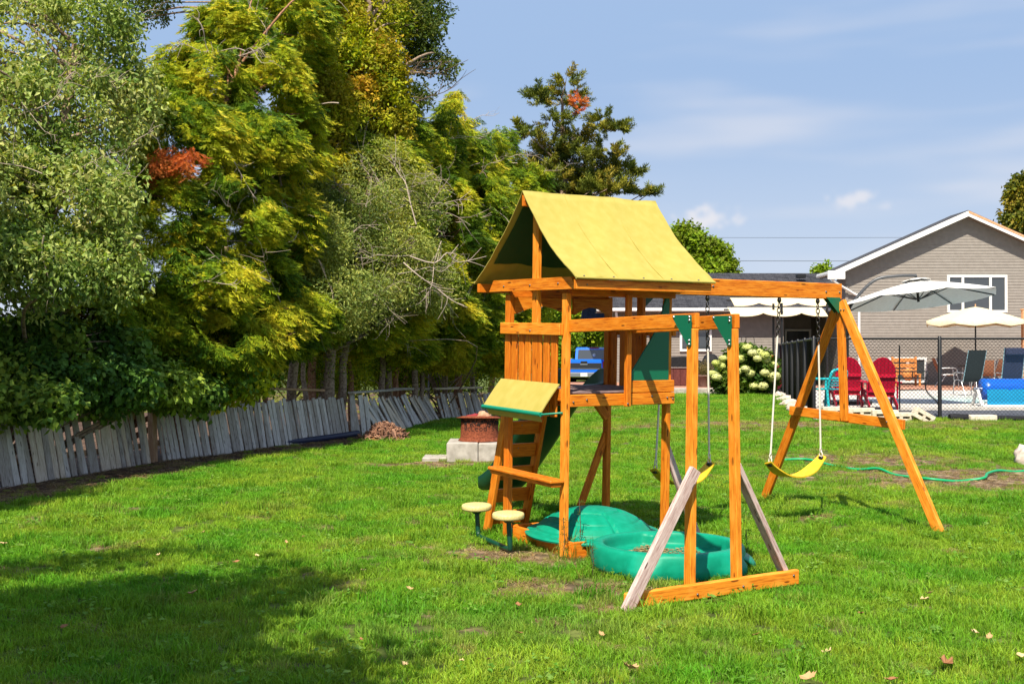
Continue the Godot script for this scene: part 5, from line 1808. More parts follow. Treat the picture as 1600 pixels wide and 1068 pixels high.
func chain_mesh(a: Vector3, b: Vector3, link: float, r: float) -> ArrayMesh:
	var m := MB.new(true)
	var n := maxi(int(a.distance_to(b) / (link * 0.74)), 1)
	var dir := (b - a).normalized()
	var x := dir.cross(Vector3(0.3, 0.1, 1.0)).normalized()
	var y := dir.cross(x)
	for i in n:
		var c := a.lerp(b, (i + 0.5) / n)
		var s := x if i % 2 == 0 else y
		var pts := PackedVector3Array()
		var rr := PackedFloat32Array()
		for k in 13:
			var t := TAU * k / 12.0
			pts.append(c + dir * cos(t) * link * 0.5 + s * sin(t) * link * 0.32)
			rr.append(r)
		m.tube(pts, rr, 5, false)
	return m.done()


func make_swing(label: String, hang: Array, ends: Array, sag: float, wide: float, rope_top: Array):
	# hang and ends in the playset's axes
	var base: Vector3 = (ends[0] + ends[1]) * 0.5 - Vector3(0, sag, 0)
	var t := thing("swing", label, "swing", Vector3.ZERO, 0.0, "swings hanging from the beam")
	t.transform = play * Transform3D(Basis(), base)
	for i in 2:
		var h: Vector3 = hang[i] - base
		var e: Vector3 = ends[i] - base
		var hk := MB.new(true)
		hk.lathe([[0.006, 0.03], [0.018, 0.0], [0.02, -0.012], [0.012, -0.03], [0.0, -0.034]], 10, Transform3D(Basis(), h + Vector3(0, -0.012, 0)))
		obj("hook", hk.done(), M.chain, t)
		var top := h + Vector3(0, -0.05, 0)
		var mid := top.lerp(e, rope_top[i])
		var low := top.lerp(e, 0.93)
		obj("chain", chain_mesh(top, mid, 0.052, 0.0050), M.chain, t)
		var r := MB.new(true)
		r.rod(mid, low, 0.0085, 8)
		obj("rope", r.done(), M.rope, t)
		obj("chain", chain_mesh(low, e + Vector3(0, 0.02, 0), 0.045, 0.0055), M.rope, t)
		block("seat_clip", t, e + Vector3(0, 0.004, 0), Vector3(0.03, 0.035, 0.05), M.chain, 0.006)
	var up := []
	var dn := []
	var a: Vector3 = ends[0] - base
	var b: Vector3 = ends[1] - base
	for i in 25:
		var q := lerpf(-0.04, 1.04, i / 24.0)
		var p := a.lerp(b, q) - Vector3(0, sag * (1.0 - pow(absf(2.0 * q - 1.0), 2.2)), 0)
		var w := wide * lerpf(0.62, 1.0, smoothstep(0.0, 0.25, minf(q, 1.0 - q) + 0.04))
		var twist := lerpf(0.25, -0.25, q)
		var o := Vector3(0, sin(twist), cos(twist)) * w * 0.5
		up.append([p - o + Vector3(0, 0.006, 0), p + o + Vector3(0, 0.006, 0)])
		dn.append([p - o - Vector3(0, 0.006, 0), p + o - Vector3(0, 0.006, 0)])
	var m := MB.new(true)
	m.skin(up, false, true)
	m.skin(dn)
	m.st.set_smooth_group(-1)
	for i in 24:
		m.quad(dn[i][1], dn[i + 1][1], up[i + 1][1], up[i][1])
		m.quad(up[i][0], up[i + 1][0], dn[i + 1][0], dn[i][0])
	m.quad(up[0][0], dn[0][0], dn[0][1], up[0][1])
	m.quad(up[24][1], dn[24][1], dn[24][0], up[24][0])
	obj("seat", m.done(), M.yellow, t)


func make_swings():
	make_swing("yellow belt swing hanging clear near the A-frame legs", [Vector3(2.528, 1.975, MID), Vector3(2.997, 1.975, MID)], [Vector3(2.43, 0.50, MID + 0.02), Vector3(3.09, 0.52, MID - 0.02)], 0.13, 0.14, [0.2, 0.26])
	make_swing("yellow belt swing next to the tower, half hidden behind the front post", [Vector3(1.246, 1.975, MID), Vector3(1.706, 1.975, MID)], [Vector3(1.16, 0.51, MID + 0.02), Vector3(1.77, 0.53, MID - 0.02)], 0.13, 0.14, [0.2, 0.3])


# ---------------------------------------------------------------- turtle lid, sandbox bowl, stools
func make_playthings():
	# shell-shaped lid
	var t := thing("turtle_shell_lid", "domed turquoise-green turtle shell lid lying in the sandbox under the tower", "sandbox lid", Vector3(0.64, 0.085, -9.06), 0.35)
	t.rotation.x = 0.03
	var rows := []
	var n := 240
	var prof := [[0.535, 0.0], [0.54, 0.012], [0.525, 0.026], [0.47, 0.034], [0.452, 0.042], [0.445, 0.058], [0.40, 0.098], [0.34, 0.135], [0.27, 0.168], [0.20, 0.19], [0.12, 0.205], [0.06, 0.211], [0.001, 0.213]]
	# finer rings
	var ring := []
	for i in prof.size() - 1:
		for k in 9:
			var q := k / 9.0
			ring.append([lerpf(prof[i][0], prof[i + 1][0], q), lerpf(prof[i][1], prof[i + 1][1], q)])
	ring.append(prof[-1])
	for p in ring:
		var row := []
		for s in n:
			var a := TAU * s / n
			var r: float = p[0]
			var y: float = p[1]
			if r < 0.445:
				# grooves between the plates of the shell
				var g := 0.0
				var six := fposmod(a, TAU / 6.0) - TAU / 12.0
				g = maxf(g, 1.0 - smoothstep(0.004, 0.020, absf(six) * r)) if r > 0.19 else g
				var hexr := r * cos(fposmod(a + TAU / 12.0, TAU / 6.0) - TAU / 12.0)
				g = maxf(g, 1.0 - smoothstep(0.004, 0.020, absf(hexr - 0.19)))
				g = maxf(g, (1.0 - smoothstep(0.0, 0.012, absf(r - 0.36))) * 0.6)
				y -= 0.018 * g
			row.append(Vector3(r * cos(a), y, -r * sin(a)))
		rows.append(row)
	var m := MB.new(true)
	m.skin(rows, true)
	obj("shell", m.done(), M.teal_worn, t)
	for a in [-1.15, 2.0]:
		var hm := MB.new(true)
		var pts := PackedVector3Array()
		var rr := PackedFloat32Array()
		for i in 11:
			var q := lerpf(-1.0, 1.0, i / 10.0)
			pts.append(Vector3(0.47 * cos(a) - sin(a) * q * 0.055, 0.03 + 0.035 * sqrt(maxf(0.0, 1.0 - q * q)), -0.47 * sin(a) - cos(a) * q * 0.055))
			rr.append(0.012)
		hm.tube(pts, rr, 8)
		obj("handle", hm.done(), M.teal, t)

	# turtle sandbox bowl
	var b := thing("turtle_sandbox", "round turquoise-green plastic turtle sandbox standing between tower and front frame", "sandbox", Vector3(1.10, 0.0, -8.12), 0.2)
	b.scale = Vector3(0.93, 1.0, 0.95)
	rows = []
	n = 96
	for p in [[0.52, -0.02, 1.0], [0.565, -0.005, 1.0], [0.578, 0.03, 1.0], [0.582, 0.07, 0.9], [0.580, 0.11, 0.6], [0.574, 0.145, 0.25], [0.566, 0.162, 0.1], [0.556, 0.170, 0.0], [0.535, 0.174, 0.0], [0.500, 0.173, 0.0], [0.490, 0.168, 0.0], [0.484, 0.158, 0.0], [0.480, 0.14, 0.0], [0.474, 0.10, 0.0], [0.466, 0.082, 0.0], [0.44, 0.076, 0.0], [0.2, 0.074, 0.0], [0.001, 0.074, 0.0]]:
		var row := []
		for s in n:
			var a := TAU * s / n
			var r: float = p[0]
			# feet, head and tail swell out of the side
			var sw := 0.0
			for q in [[-2.2, 0.22, 0.06], [-0.95, 0.22, 0.06], [0.75, 0.24, 0.06], [2.3, 0.24, 0.06], [-1.55, 0.16, 0.03]]:
				var dd: float = wrapf(a - q[0], -PI, PI)
				sw += q[2] * exp(-pow(dd / q[1], 6.0))
			r += sw * p[2] * 1.2 * (1.0 if p[1] < 0.1 else 0.5)
			# a seat-like bump inside at the back
			if p[0] < 0.486 and p[0] > 0.43:
				r -= 0.055 * exp(-pow(wrapf(a - 1.5, -PI, PI) / 0.1, 4.0))
			row.append(Vector3(r * cos(a), p[1], -r * sin(a)))
		rows.append(row)
	m = MB.new(true)
	m.skin(rows, true)
	obj("bowl", m.done(), M.teal_worn, b)
	for s in [[-0.06, 1.75], [0.55, 0.5]]:
		pass
	# flipper at the right
	var fm := MB.new(true)
	var fr := []
	for i in 9:
		var q := i / 8.0
		var c := Vector3(0.54 + 0.11 * q, 0.10 - 0.07 * q * q, -0.02 - 0.02 * q)
		var w := 0.12 * sqrt(maxf(0.02, 1.0 - pow(q, 3.0)))
		var row := []
		for k in 12:
			var a := TAU * k / 12.0
			row.append(c + Vector3(0, sin(a) * 0.022, cos(a) * w))
		fr.append(row)
	fm.skin(fr, true)
	obj("flipper", fm.done(), M.teal, b, Transform3D(Basis(Vector3.UP, -0.5), Vector3.ZERO))
	var lw := leaf_cluster(41, 40, 0.10, 0.04, 0.03, 0.0)
	var dl := []
	var tl := []
	for i in 34:
		var a := rng.randf() * TAU
		var q := 0.36 * sqrt(rng.randf())
		if i < 24:
			a = 2.6 + rng.randfn() * 0.45
			q = 0.28 + rng.randfn() * 0.06
		dl.append(Transform3D(Basis(Vector3.UP, rng.randf() * TAU).scaled(Vector3(0.8, 0.12, 0.8)), Vector3(q * cos(a), 0.082, -q * sin(a))))
		tl.append(Color(0.34, 0.25, 0.12) * rng.randf_range(0.6, 1.2))
	var lit := scatter("leaf_litter", lw, M.dry_leaf, dl, tl, b)
	lit.set_meta("kind", "stuff")

	# two yellow stools on one green pipe
	var s := thing("twin_stool", "pair of pale yellow round stools on a bent green pipe beside the counter", "stool", Vector3(-0.27, 0.0, -9.24))
	var foot := Vector3(0.256, 0, 0.63)
	pipe("pipe_frame", s, curve([Vector3(-0.012, 0.25, 0), Vector3(-0.006, 0.12, 0), Vector3(0.0, 0.055, 0.01), Vector3(0.02, 0.04, 0.06), foot * 0.5 + Vector3(0, 0.035, 0), foot + Vector3(-0.015, 0.035, -0.04), foot + Vector3(0, 0.05, 0), foot + Vector3(-0.006, 0.15, 0), foot + Vector3(-0.012, 0.28, 0)], 40), 0.019, M.dark_green, 12)
	for p in [Vector3(-0.014, 0.245, 0.0), foot + Vector3(-0.014, 0.265, 0.0)]:
		var q := MB.new(true)
		q.lathe([[0.0, 0.0], [0.105, 0.0], [0.118, 0.006], [0.121, 0.014], [0.121, 0.034], [0.116, 0.044], [0.104, 0.048], [0.03, 0.0475], [0.0, 0.047]], 40)
		obj("seat", q.done(), M.stool, s, Transform3D(Basis(Vector3.RIGHT, 0.03), p))
		var fl := MB.new(true)
		fl.lathe([[0.026, -0.03], [0.05, -0.004], [0.05, 0.0]], 16)
		obj("flange", fl.done(), M.dark_green, s, Transform3D(Basis(), p))


# ---------------------------------------------------------------- fire ring on its slab
func make_firepit():
	var sl := thing("concrete_slab", "low pale concrete block slab under the rusty fire ring", "slab", Vector3(-0.46, 0, -16.35))
	block("slab_block", sl, Vector3(-0.23, 0.12, 0.0), Vector3(0.436, 0.29, 0.86), M.concrete, 0.012)
	block("slab_block", sl, Vector3(0.21, 0.115, 0.0), Vector3(0.43, 0.29, 0.86), M.concrete, 0.012)
	block("slab_step", sl, Vector3(-0.62, 0.01, 0.15), Vector3(0.34, 0.10, 0.5), M.concrete, 0.012)
	var t := thing("fire_ring", "rusty round steel fire ring with cut-out lettering and a flared rim", "fire ring", Vector3(-0.462, 0.265, -16.35))
	var b := MB.new(true)
	b.lathe([[0.30, 0.0], [0.305, 0.012], [0.285, 0.03], [0.272, 0.06], [0.266, 0.30], [0.27, 0.335], [0.262, 0.335], [0.258, 0.30], [0.262, 0.05], [0.28, 0.0]], 48)
	obj("ring", b.done(), M.rust, t)
	var rm := MB.new(true)
	rm.lathe([[0.10, 0.338], [0.24, 0.335], [0.335, 0.318], [0.34, 0.324], [0.24, 0.348], [0.10, 0.35]], 40)
	obj("rim", rm.done(), M.rust, t, Transform3D(Basis(Vector3(1, 0, 0.2).normalized(), -0.05), Vector3.ZERO))
	# cut-out lettering and vine work, bent round the ring
	var font := SystemFont.new()
	font.font_names = PackedStringArray(["Droid Sans Mono"])
	var tm := TextMesh.new()
	tm.font = font
	tm.text = "McLeod's"
	tm.font_size = 16
	tm.pixel_size = 0.0062
	tm.depth = 0.004
	obj("lettering", bent(tm, 0.2695, 0.185, 0.05), M.rust_dark, t)
	var vm := MB.new(true)
	var r := RandomNumberGenerator.new()
	r.seed = 6
	for i in 26:
		var a := lerpf(-1.35, 1.35, i / 25.0)
		var pts := PackedVector3Array()
		var rr := PackedFloat32Array()
		var y0 := r.randf_range(0.235, 0.30)
		for k in 7:
			var q := k / 6.0
			var aa := a + 0.14 * q + 0.05 * sin(q * 6.0 + i)
			pts.append(Vector3(0.2685 * sin(aa), y0 + 0.025 * sin(q * 7.0 + i * 2.0), 0.2685 * cos(aa)))
			rr.append(0.008 * (1.0 - 0.5 * absf(q - 0.5)))
		vm.tube(pts, rr, 6)
	obj("scroll_cutout", vm.done(), M.rust_dark, t)
	var st := thing("rock", "brown rock lying on the lid of the fire ring", "rock", Vector3(-0.40, 0.60, -16.32))
	obj("body", rock_mesh(5, Vector3(0.10, 0.075, 0.09)), M.sand, st)
	var cl := thing("cloth_bundle", "crumpled dark red cloth lying on the fire ring beside the rock", "cloth", Vector3(-0.545, 0.60, -16.34))
	obj("fabric", rock_mesh(9, Vector3(0.10, 0.045, 0.08)), plain_mat(Color8(126, 26, 32), 0.8), cl)


func bent(tm: Mesh, r: float, y: float, _depth: float) -> ArrayMesh:
	var src: Array = tm.get_mesh_arrays() if tm is PrimitiveMesh else tm.surface_get_arrays(0)
	var v: PackedVector3Array = src[Mesh.ARRAY_VERTEX]
	var ix: PackedInt32Array = src[Mesh.ARRAY_INDEX]
	var b := MB.new()
	for i in range(0, ix.size(), 3):
		var q := []
		for k in 3:
			var p := v[ix[i + k]]
			var a := p.x / r
			var rr := r + p.z - 0.0005
			q.append(Vector3(rr * sin(a), y + p.y, rr * cos(a)))
		b.tri(q[0], q[2], q[1])
	return b.done()


func rock_mesh(seed_: int, size: Vector3) -> ArrayMesh:
	var n := FastNoiseLite.new()
	n.seed = seed_
	n.frequency = 0.9
	n.fractal_octaves = 3
	var rows := []
	for i in 13:
		var la := lerpf(-PI / 2, PI / 2, i / 12.0)
		var row := []
		for j in 20:
			var lo := TAU * j / 20.0
			var d := Vector3(cos(la) * cos(lo), sin(la), -cos(la) * sin(lo))
			row.append(d * size * (1.0 + 0.45 * n.get_noise_3dv(d * 1.3)))
		rows.append(row)
	var m := MB.new(true)
	m.skin(rows, true)
	return m.done()



# ---------------------------------------------------------------- truck
func make_truck():
	# local z points back towards the camera, x to the right
	var t := thing("pickup_truck", "bright blue pickup truck seen from behind through the playset doorway", "truck", Vector3(3.149, 0.0, -50.0), -0.29)
	var body := MB.new()
	# bed sides and floor
	var side := PackedVector2Array([Vector2(0.0, 0.52), Vector2(0.0, 1.22), Vector2(0.06, 1.27), Vector2(1.85, 1.27), Vector2(1.85, 0.45), Vector2(1.55, 0.45), Vector2(1.5, 0.62), Vector2(1.35, 0.84), Vector2(1.1, 0.92), Vector2(0.85, 0.84), Vector2(0.7, 0.62), Vector2(0.65, 0.45), Vector2(0.08, 0.45)])
	for s in [[-0.99, -0.90], [0.90, 0.99]]:
		body.prism(side, s[0], s[1], Transform3D(Basis(Vector3(0, 0, -1), Vector3(0, 1, 0), Vector3(1, 0, 0)), Vector3.ZERO))
	body.box(Vector3(0.90, 0.04, 0.9), 0.01, Transform3D(Basis(), Vector3(0, 0.72, -0.93)))
	# cab, hood
	var cab := PackedVector2Array([Vector2(1.86, 0.42), Vector2(1.86, 1.20), Vector2(2.05, 1.74), Vector2(2.3, 1.80), Vector2(3.4, 1.80), Vector2(3.7, 1.74), Vector2(4.4, 1.22), Vector2(5.6, 1.12), Vector2(5.75, 0.9), Vector2(5.75, 0.42)])
	body.prism(cab, -0.86, 0.86, Transform3D(Basis(Vector3(0, 0, -1), Vector3(0, 1, 0), Vector3(1, 0, 0)), Vector3.ZERO))
	body.box(Vector3(0.97, 0.36, 1.94), 0.05, Transform3D(Basis(), Vector3(0, 0.80, -3.81)))
	obj("body", body.done(), M.truck, t)
	var tg := MB.new()
	tg.box(Vector3(0.80, 0.34, 0.03), 0.02, Transform3D(Basis(), Vector3(0, 0.92, 0.02)))
	var gate := obj("tailgate", tg.done(), M.truck, t)
	block("trim_band", gate, Vector3(0, 0.98, 0.055), Vector3(1.56, 0.24, 0.03), M.truck_trim, 0.01)
	block("chrome_strip", gate, Vector3(0, 0.845, 0.062), Vector3(1.56, 0.025, 0.03), M.silver, 0.008)
	block("badge", gate, Vector3(0.0, 1.04, 0.075), Vector3(0.34, 0.05, 0.02), M.silver, 0.008)
	block("gate_handle", gate, Vector3(0.0, 1.14, 0.06), Vector3(0.3, 0.08, 0.03), M.black, 0.01)
	for s in [-0.9, 0.9]:
		block("tail_light", t, Vector3(s, 1.0, 0.02), Vector3(0.15, 0.34, 0.08), M.tail_red, 0.02)
	var bp := MB.new()
	bp.box(Vector3(0.98, 0.11, 0.10), 0.04, Transform3D(Basis(), Vector3(0, 0.58, 0.08)))
	var bumper := obj("bumper", bp.done(), M.silver, t)
	block("licence_plate", bumper, Vector3(0.03, 0.59, 0.19), Vector3(0.31, 0.155, 0.012), M.white, 0.004)
	block("step_pad", bumper, Vector3(0, 0.695, 0.06), Vector3(1.5, 0.015, 0.16), M.black, 0.003)
	var rw := MB.new()
	rw.box(Vector3(0.74, 0.235, 0.012), 0.01, Transform3D(Basis(Vector3.RIGHT, -0.33), Vector3(0, 1.46, -1.94)))
	var gl := obj("rear_window", rw.done(), M.glass, t)
	var ds := MB.new(true)
	ds.lathe([[0.075, 0.0], [0.075, 0.006], [0.0, 0.006]], 20, Transform3D(Basis(Vector3.RIGHT, PI / 2 - 0.33), Vector3(0.02, 1.45, -1.925)))
	obj("sticker", ds.done(), M.white, gl)
	block("brake_light", t, Vector3(0, 1.765, -2.06), Vector3(0.42, 0.05, 0.06), M.tail_red, 0.012)
	for s in [-0.82, 0.82]:
		for z in [-1.1, -4.75]:
			var w := MB.new(true)
			w.lathe([[0.2, -0.12], [0.36, -0.12], [0.39, -0.09], [0.39, 0.09], [0.36, 0.12], [0.2, 0.12]], 28, Transform3D(Basis(Vector3(0, 0, 1), PI / 2), Vector3(s, 0.39, z)))
			var wh := obj("wheel", w.done(), M.tyre, t)
			var rim := MB.new(true)
			rim.lathe([[0.0, -0.10], [0.2, -0.10], [0.21, 0.0], [0.2, 0.10], [0.0, 0.10]], 20, Transform3D(Basis(Vector3(0, 0, 1), PI / 2), Vector3(s, 0.39, z)))
			obj("rim", rim.done(), M.silver, wh)
	pipe("axle", t, [Vector3(-0.75, 0.39, -1.1), Vector3(0.75, 0.39, -1.1)], 0.06, M.black)
	pipe("exhaust", t, [Vector3(0.55, 0.42, 0.02), Vector3(0.5, 0.42, -1.6)], 0.04, M.silver)


# ---------------------------------------------------------------- patio by the wing
func make_patio_things():
	# hot tub with a black cover
	var top := 0.43
	var t := thing("hot_tub", "dark maroon hot tub under a black cover on the patio", "hot tub", Vector3(5.593, top, -39.0))
	for i in 8:
		block("side_panel", t, Vector3(-0.77 + i * 0.222, 0.30, 0.8), Vector3(0.216, 0.56, 0.04), M.maroon, 0.006)
	block("shell", t, Vector3(0, 0.31, -0.02), Vector3(1.76, 0.58, 1.6), M.maroon, 0.03)
	block("lip", t, Vector3(0, 0.62, 0), Vector3(1.84, 0.05, 1.72), M.white, 0.02)
	var cv := MB.new()
	cv.prism(PackedVector2Array([Vector2(-0.93, 0.64), Vector2(0.93, 0.64), Vector2(0.94, 0.74), Vector2(0.3, 0.98), Vector2(-0.2, 0.96), Vector2(-0.94, 0.74)]), -0.9, 0.88)
	obj("cover", cv.done(), M.black_soft, t)
	# covered barbecue
	t = thing("covered_barbecue", "barbecue hidden under a black fabric cover beside the hot tub", "barbecue", Vector3(6.678, top, -38.6))
	var rows := []
	for q in [[0.0, 0.30, 0.26], [0.4, 0.29, 0.25], [0.75, 0.30, 0.26], [0.86, 0.27, 0.23], [1.0, 0.20, 0.17], [1.06, 0.12, 0.09], [1.07, 0.001, 0.001]]:
		var row := []
		for s in 28:
			var a := TAU * s / 28
			var k: float = 1.0 + 0.05 * sin(a * 7.0 + q[0] * 4.0) * (1.0 - q[0] * 0.6)
			row.append(Vector3(signf(cos(a)) * pow(absf(cos(a)), 0.6) * q[1] * k, q[0], -signf(sin(a)) * pow(absf(sin(a)), 0.6) * q[2] * k))
		rows.append(row)
	var m := MB.new(true)
	m.skin(rows, true)
	obj("fabric_cover", m.done(), M.black_soft, t)
	# planters
	for p in [[1100.5, 37.0, 0.42, 0.27, "tall tapering clay-brown planter with dry flowers at the edge of the patio"], [1128.0, 36.2, 0.30, 0.17, "small dark planter half hidden behind the right front post"]]:
		var x: float = (p[0] - 800.0) / 1794.0 * p[1]
		t = thing("planter", p[4], "planter", Vector3(x, ground_height(x, p[1]) + (0.17 if p[1] > 36.5 else 0.0), -p[1]), 0.0, "planters at the patio edge")
		var h: float = p[2]
		var r: float = p[3]
		var b := MB.new(true)
		b.lathe([[0.0, 0.0], [r * 0.55, 0.0], [r * 0.6, 0.02], [r * 0.85, h * 0.9], [r * 0.93, h * 0.92], [r * 0.93, h], [r * 0.82, h], [r * 0.8, h * 0.93], [0.0, h * 0.93]], 28)
		obj("pot", b.done(), M.pot, t)
		var pts := crown_points([[Vector3(x, t.position.y + h + r * 0.55, -p[1]), Vector3(r * 1.0, r * 0.9, r)]], 60, int(p[0]), -0.6, 1.0, 0.1)
		foliage("plant", t, pts, leaf_cluster(61, 24, 0.14, 0.07, 0.02, -0.2), M.leaf, cols([[0.10, 0.11, 0.04], [0.17, 0.16, 0.05], [0.24, 0.18, 0.08]]), "out", Vector2(0.7, 1.1), 61, t.position)
	# shepherd's hook
	t = thing("garden_hook", "thin black double garden hook standing behind the hydrangea", "plant hook", on_ground(Vector3(7.508, 0.526, -36.800)))
	var y1 := 2.023
	var hy := t.position.y
	pipe("stake", t, [Vector3(0, -0.1, 0), Vector3(0, y1 - hy, 0)], 0.012, M.black, 6)
	pipe("arm", t, curve([Vector3(-0.14, y1 - hy - 0.12, 0), Vector3(-0.13, y1 - hy, 0), Vector3(0, y1 - hy + 0.03, 0), Vector3(0.24, y1 - hy + 0.02, 0), Vector3(0.26, y1 - hy - 0.30, 0)], 16), 0.010, M.black, 6)
	# hydrangea
	var at := on_ground(Vector3(7.142, 0.333, -35.200))
	t = thing("hydrangea_bush", "big hydrangea bush with pale green-yellow flower heads by the pool fence end", "bush", at)
	var bl := [[Vector3(7.16, 1.16, -35.20), Vector3(0.78, 0.55, 0.70)], [Vector3(6.63, 0.77, -35.00), Vector3(0.51, 0.43, 0.50)], [Vector3(7.71, 0.87, -35.00), Vector3(0.39, 0.51, 0.50)], [Vector3(7.36, 1.35, -35.20), Vector3(0.51, 0.31, 0.50)], [Vector3(7.12, 0.61, -35.00), Vector3(0.78, 0.23, 0.60)]]
	var pts := crown_points(bl, 620, 201, -0.4, 1.3, 0.3)
	wood(t, [at, at + Vector3(0.02, 0.4, 0), at + Vector3(0, 0.8, 0)], 0.04, 0.02, pts, 14, M.bark, at, 201, 0.014)
	foliage("foliage", t, pts, leaf_cluster(62, 16, 0.16, 0.15, 0.10, 0.3, 0.15), M.leaf, cols([[0.04, 0.10, 0.014], [0.09, 0.17, 0.018], [0.16, 0.23, 0.03]]), "out", Vector2(0.8, 1.1), 201, at)
	var head := flower_ball(63)
	var heads := [[1119,567], [1115,584], [1120,589], [1127,572], [1152,580], [1165,576], [1161,585], [1172,583], [1176,551], [1185,551], [1184,560], [1194,555], [1196,562], [1195,582], [1201,583], [1205,591], [1211,587], [1168,543], [1178,603], [1147,563], [1130,560], [1192,603], [1156,560], [1209,570]]
	var k := 0
	for q in heads:
		var d := 34.55 + 0.25 * sin(k * 2.3)
		var p := Vector3((q[0] - 800.0) / 1794.0 * d, 1.5 - (q[1] - 552.5) / 1794.0 * d, -d) - at
		var places := [Transform3D(Basis(Vector3.UP, k * 1.3).scaled(Vector3(1.15, 0.85, 1.15) * (1.0 + 0.35 * sin(k * 1.9) * sin(k * 1.9))), Vector3.ZERO)]
		var o := scatter("flower_head", head, M.petal, places, [Color(0.50, 0.56, 0.15).lerp(Color(0.62, 0.62, 0.30), fmod(k * 0.37, 1.0))], t)
		o.position = p
		k += 1
	# folded shade canopy: two cloth bands that hang in waves from a frame
	t = thing("shade_canopy", "cream scalloped shade canopy in two tiers in front of the sliding door", "canopy", Vector3(8.875, top, -38.0))
	for s in [[464.0, 478.0, 39.6, 1145.0, 1296.0, 4], [479.0, 494.0, 38.2, 1141.0, 1290.0, 4]]:
		var d: float = s[2]
		var xa: float = (s[3] - 800.0) / 1794.0 * d - t.position.x
		var xb: float = (s[4] - 800.0) / 1794.0 * d - t.position.x
		var ya: float = 1.5 - (s[0] - 552.5) / 1794.0 * d - top
		var yb: float = 1.5 - (s[1] - 552.5) / 1794.0 * d - top
		var rws := []
		for i in 8:
			var v := i / 7.0
			var row := []
			for j in 61:
				var u := j / 60.0
				var lobe := absf(sin(u * PI * 2.5 + (0.5 if s[0] > 470.0 else 1.1)))
				var dip := pow(v, 1.3) * (0.62 + 0.42 * pow(lobe, 0.6))
				row.append(Vector3(lerpf(xa, xb, u), lerpf(ya, yb, dip), -d + 38.0 - 0.5 + 0.7 * v + 0.16 * v * lobe))
			rws.append(row)
		m = MB.new(true)
		m.skin(rws, false, true)
		var back := []
		for rw in rws:
			back.append(rw.map(func(p): return p + Vector3(0, -0.012, -0.006)))
		m.skin(back)
		obj("cloth_band", m.done(), M.cream, t)
		pipe("cross_bar", t, [Vector3(xa, ya - 0.05, -d + 38.0 - 1.1), Vector3(xb, ya - 0.05, -d + 38.0 - 1.1)], 0.03, M.black)
	for p in [[1209.0, 38.4], [1222.0, 38.0], [1143.5, 40.4], [1293.0, 38.4]]:
		var x: float = (p[0] - 800.0) / 1794.0 * p[1] - t.position.x
		pipe("post", t, [Vector3(x, -0.3, 38.0 - p[1]), Vector3(x, 2.75, 38.0 - p[1])], 0.04, M.black, 10)


# a ball of small petals, lumpy as a hydrangea head
func flower_ball(seed_: int) -> ArrayMesh:
	var r := RandomNumberGenerator.new()
	r.seed = seed_
	var b := MB.new()
	for i in 320:
		var n := Vector3(r.randfn(), r.randfn(), r.randfn()).normalized()
		var o := n * 0.115 * r.randf_range(0.86, 1.04)
		var x := n.cross(Vector3(r.randfn(), r.randfn(), r.randfn())).normalized() * 0.022
		var y := n.cross(x)
		var g := r.randf_range(0.75, 1.15)
		b.col(Color(g, g, g * r.randf_range(0.8, 1.1)))
		b.quad(o - x + n * 0.004, o - y, o + x + n * 0.004, o + y)
	return b.raw()


# ---------------------------------------------------------------- round the pool
func adirondack(called: String, label: String, at: Vector3, turn: float) -> Node3D:
	var t := thing(called, label, "chair", at, turn, "red garden chairs by the pool fence")
	# faces +z; the back leans towards -z
	var lean := 0.30
	for i in 7:
		var x := -0.27 + i * 0.09
		var h := 0.0
		var o := Vector3(0, cos(lean), -sin(lean))
		var base := Vector3(x * 0.86, 0.26, -0.22)
		var b := MB.new()
		var poly := PackedVector2Array([Vector2(-0.041, 0.0), Vector2(0.041, 0.0)])
		for k in 7:
			var lx := lerpf(0.0445, -0.0445, k / 6.0)
			var gx := clampf((x + lx) / 0.32, -0.98, 0.98)
			h = 0.50 + 0.36 * sqrt(1.0 - gx * gx)
			poly.append(Vector2(lx, h))
		b.prism(poly, -0.011, 0.011, Transform3D(Basis(Vector3(1, 0, 0).rotated(o, 0.0), o, Vector3(1, 0, 0).cross(o)), base))
		obj("back_slat", b.done(), M.red_chair, t)
	for y in [0.12, 0.45]:
		board("back_rail", t, Vector3(-0.28, 0.26 + y * cos(lean), -0.245 - y * sin(lean)), Vector3(0.28, 0.26 + y * cos(lean), -0.245 - y * sin(lean)), 0.07, 0.025, UP3, M.red_chair)
	for i in 6:
		var z := -0.22 + i * 0.088
		board("seat_slat", t, Vector3(-0.27, 0.26 + i * 0.024, z), Vector3(0.27, 0.26 + i * 0.024, z), 0.08, 0.02, Vector3(0, 0.25, 1), M.red_chair)
	for s in [-1.0, 1.0]:
		board("leg", t, Vector3(s * 0.31, 0.0, 0.27), Vector3(s * 0.31, 0.54, 0.27), 0.11, 0.025, ACROSS, M.red_chair)
		board("leg", t, Vector3(s * 0.285, 0.03, -0.52), Vector3(s * 0.285, 0.37, 0.29), 0.12, 0.025, UP3, M.red_chair)
		board("armrest", t, Vector3(s * 0.335, 0.555, -0.42), Vector3(s * 0.335, 0.565, 0.36), 0.13, 0.024, ALONG, M.red_chair)
		board("arm_support", t, Vector3(s * 0.31, 0.22, -0.36), Vector3(s * 0.31, 0.55, -0.38), 0.07, 0.025, ACROSS, M.red_chair)
	return t


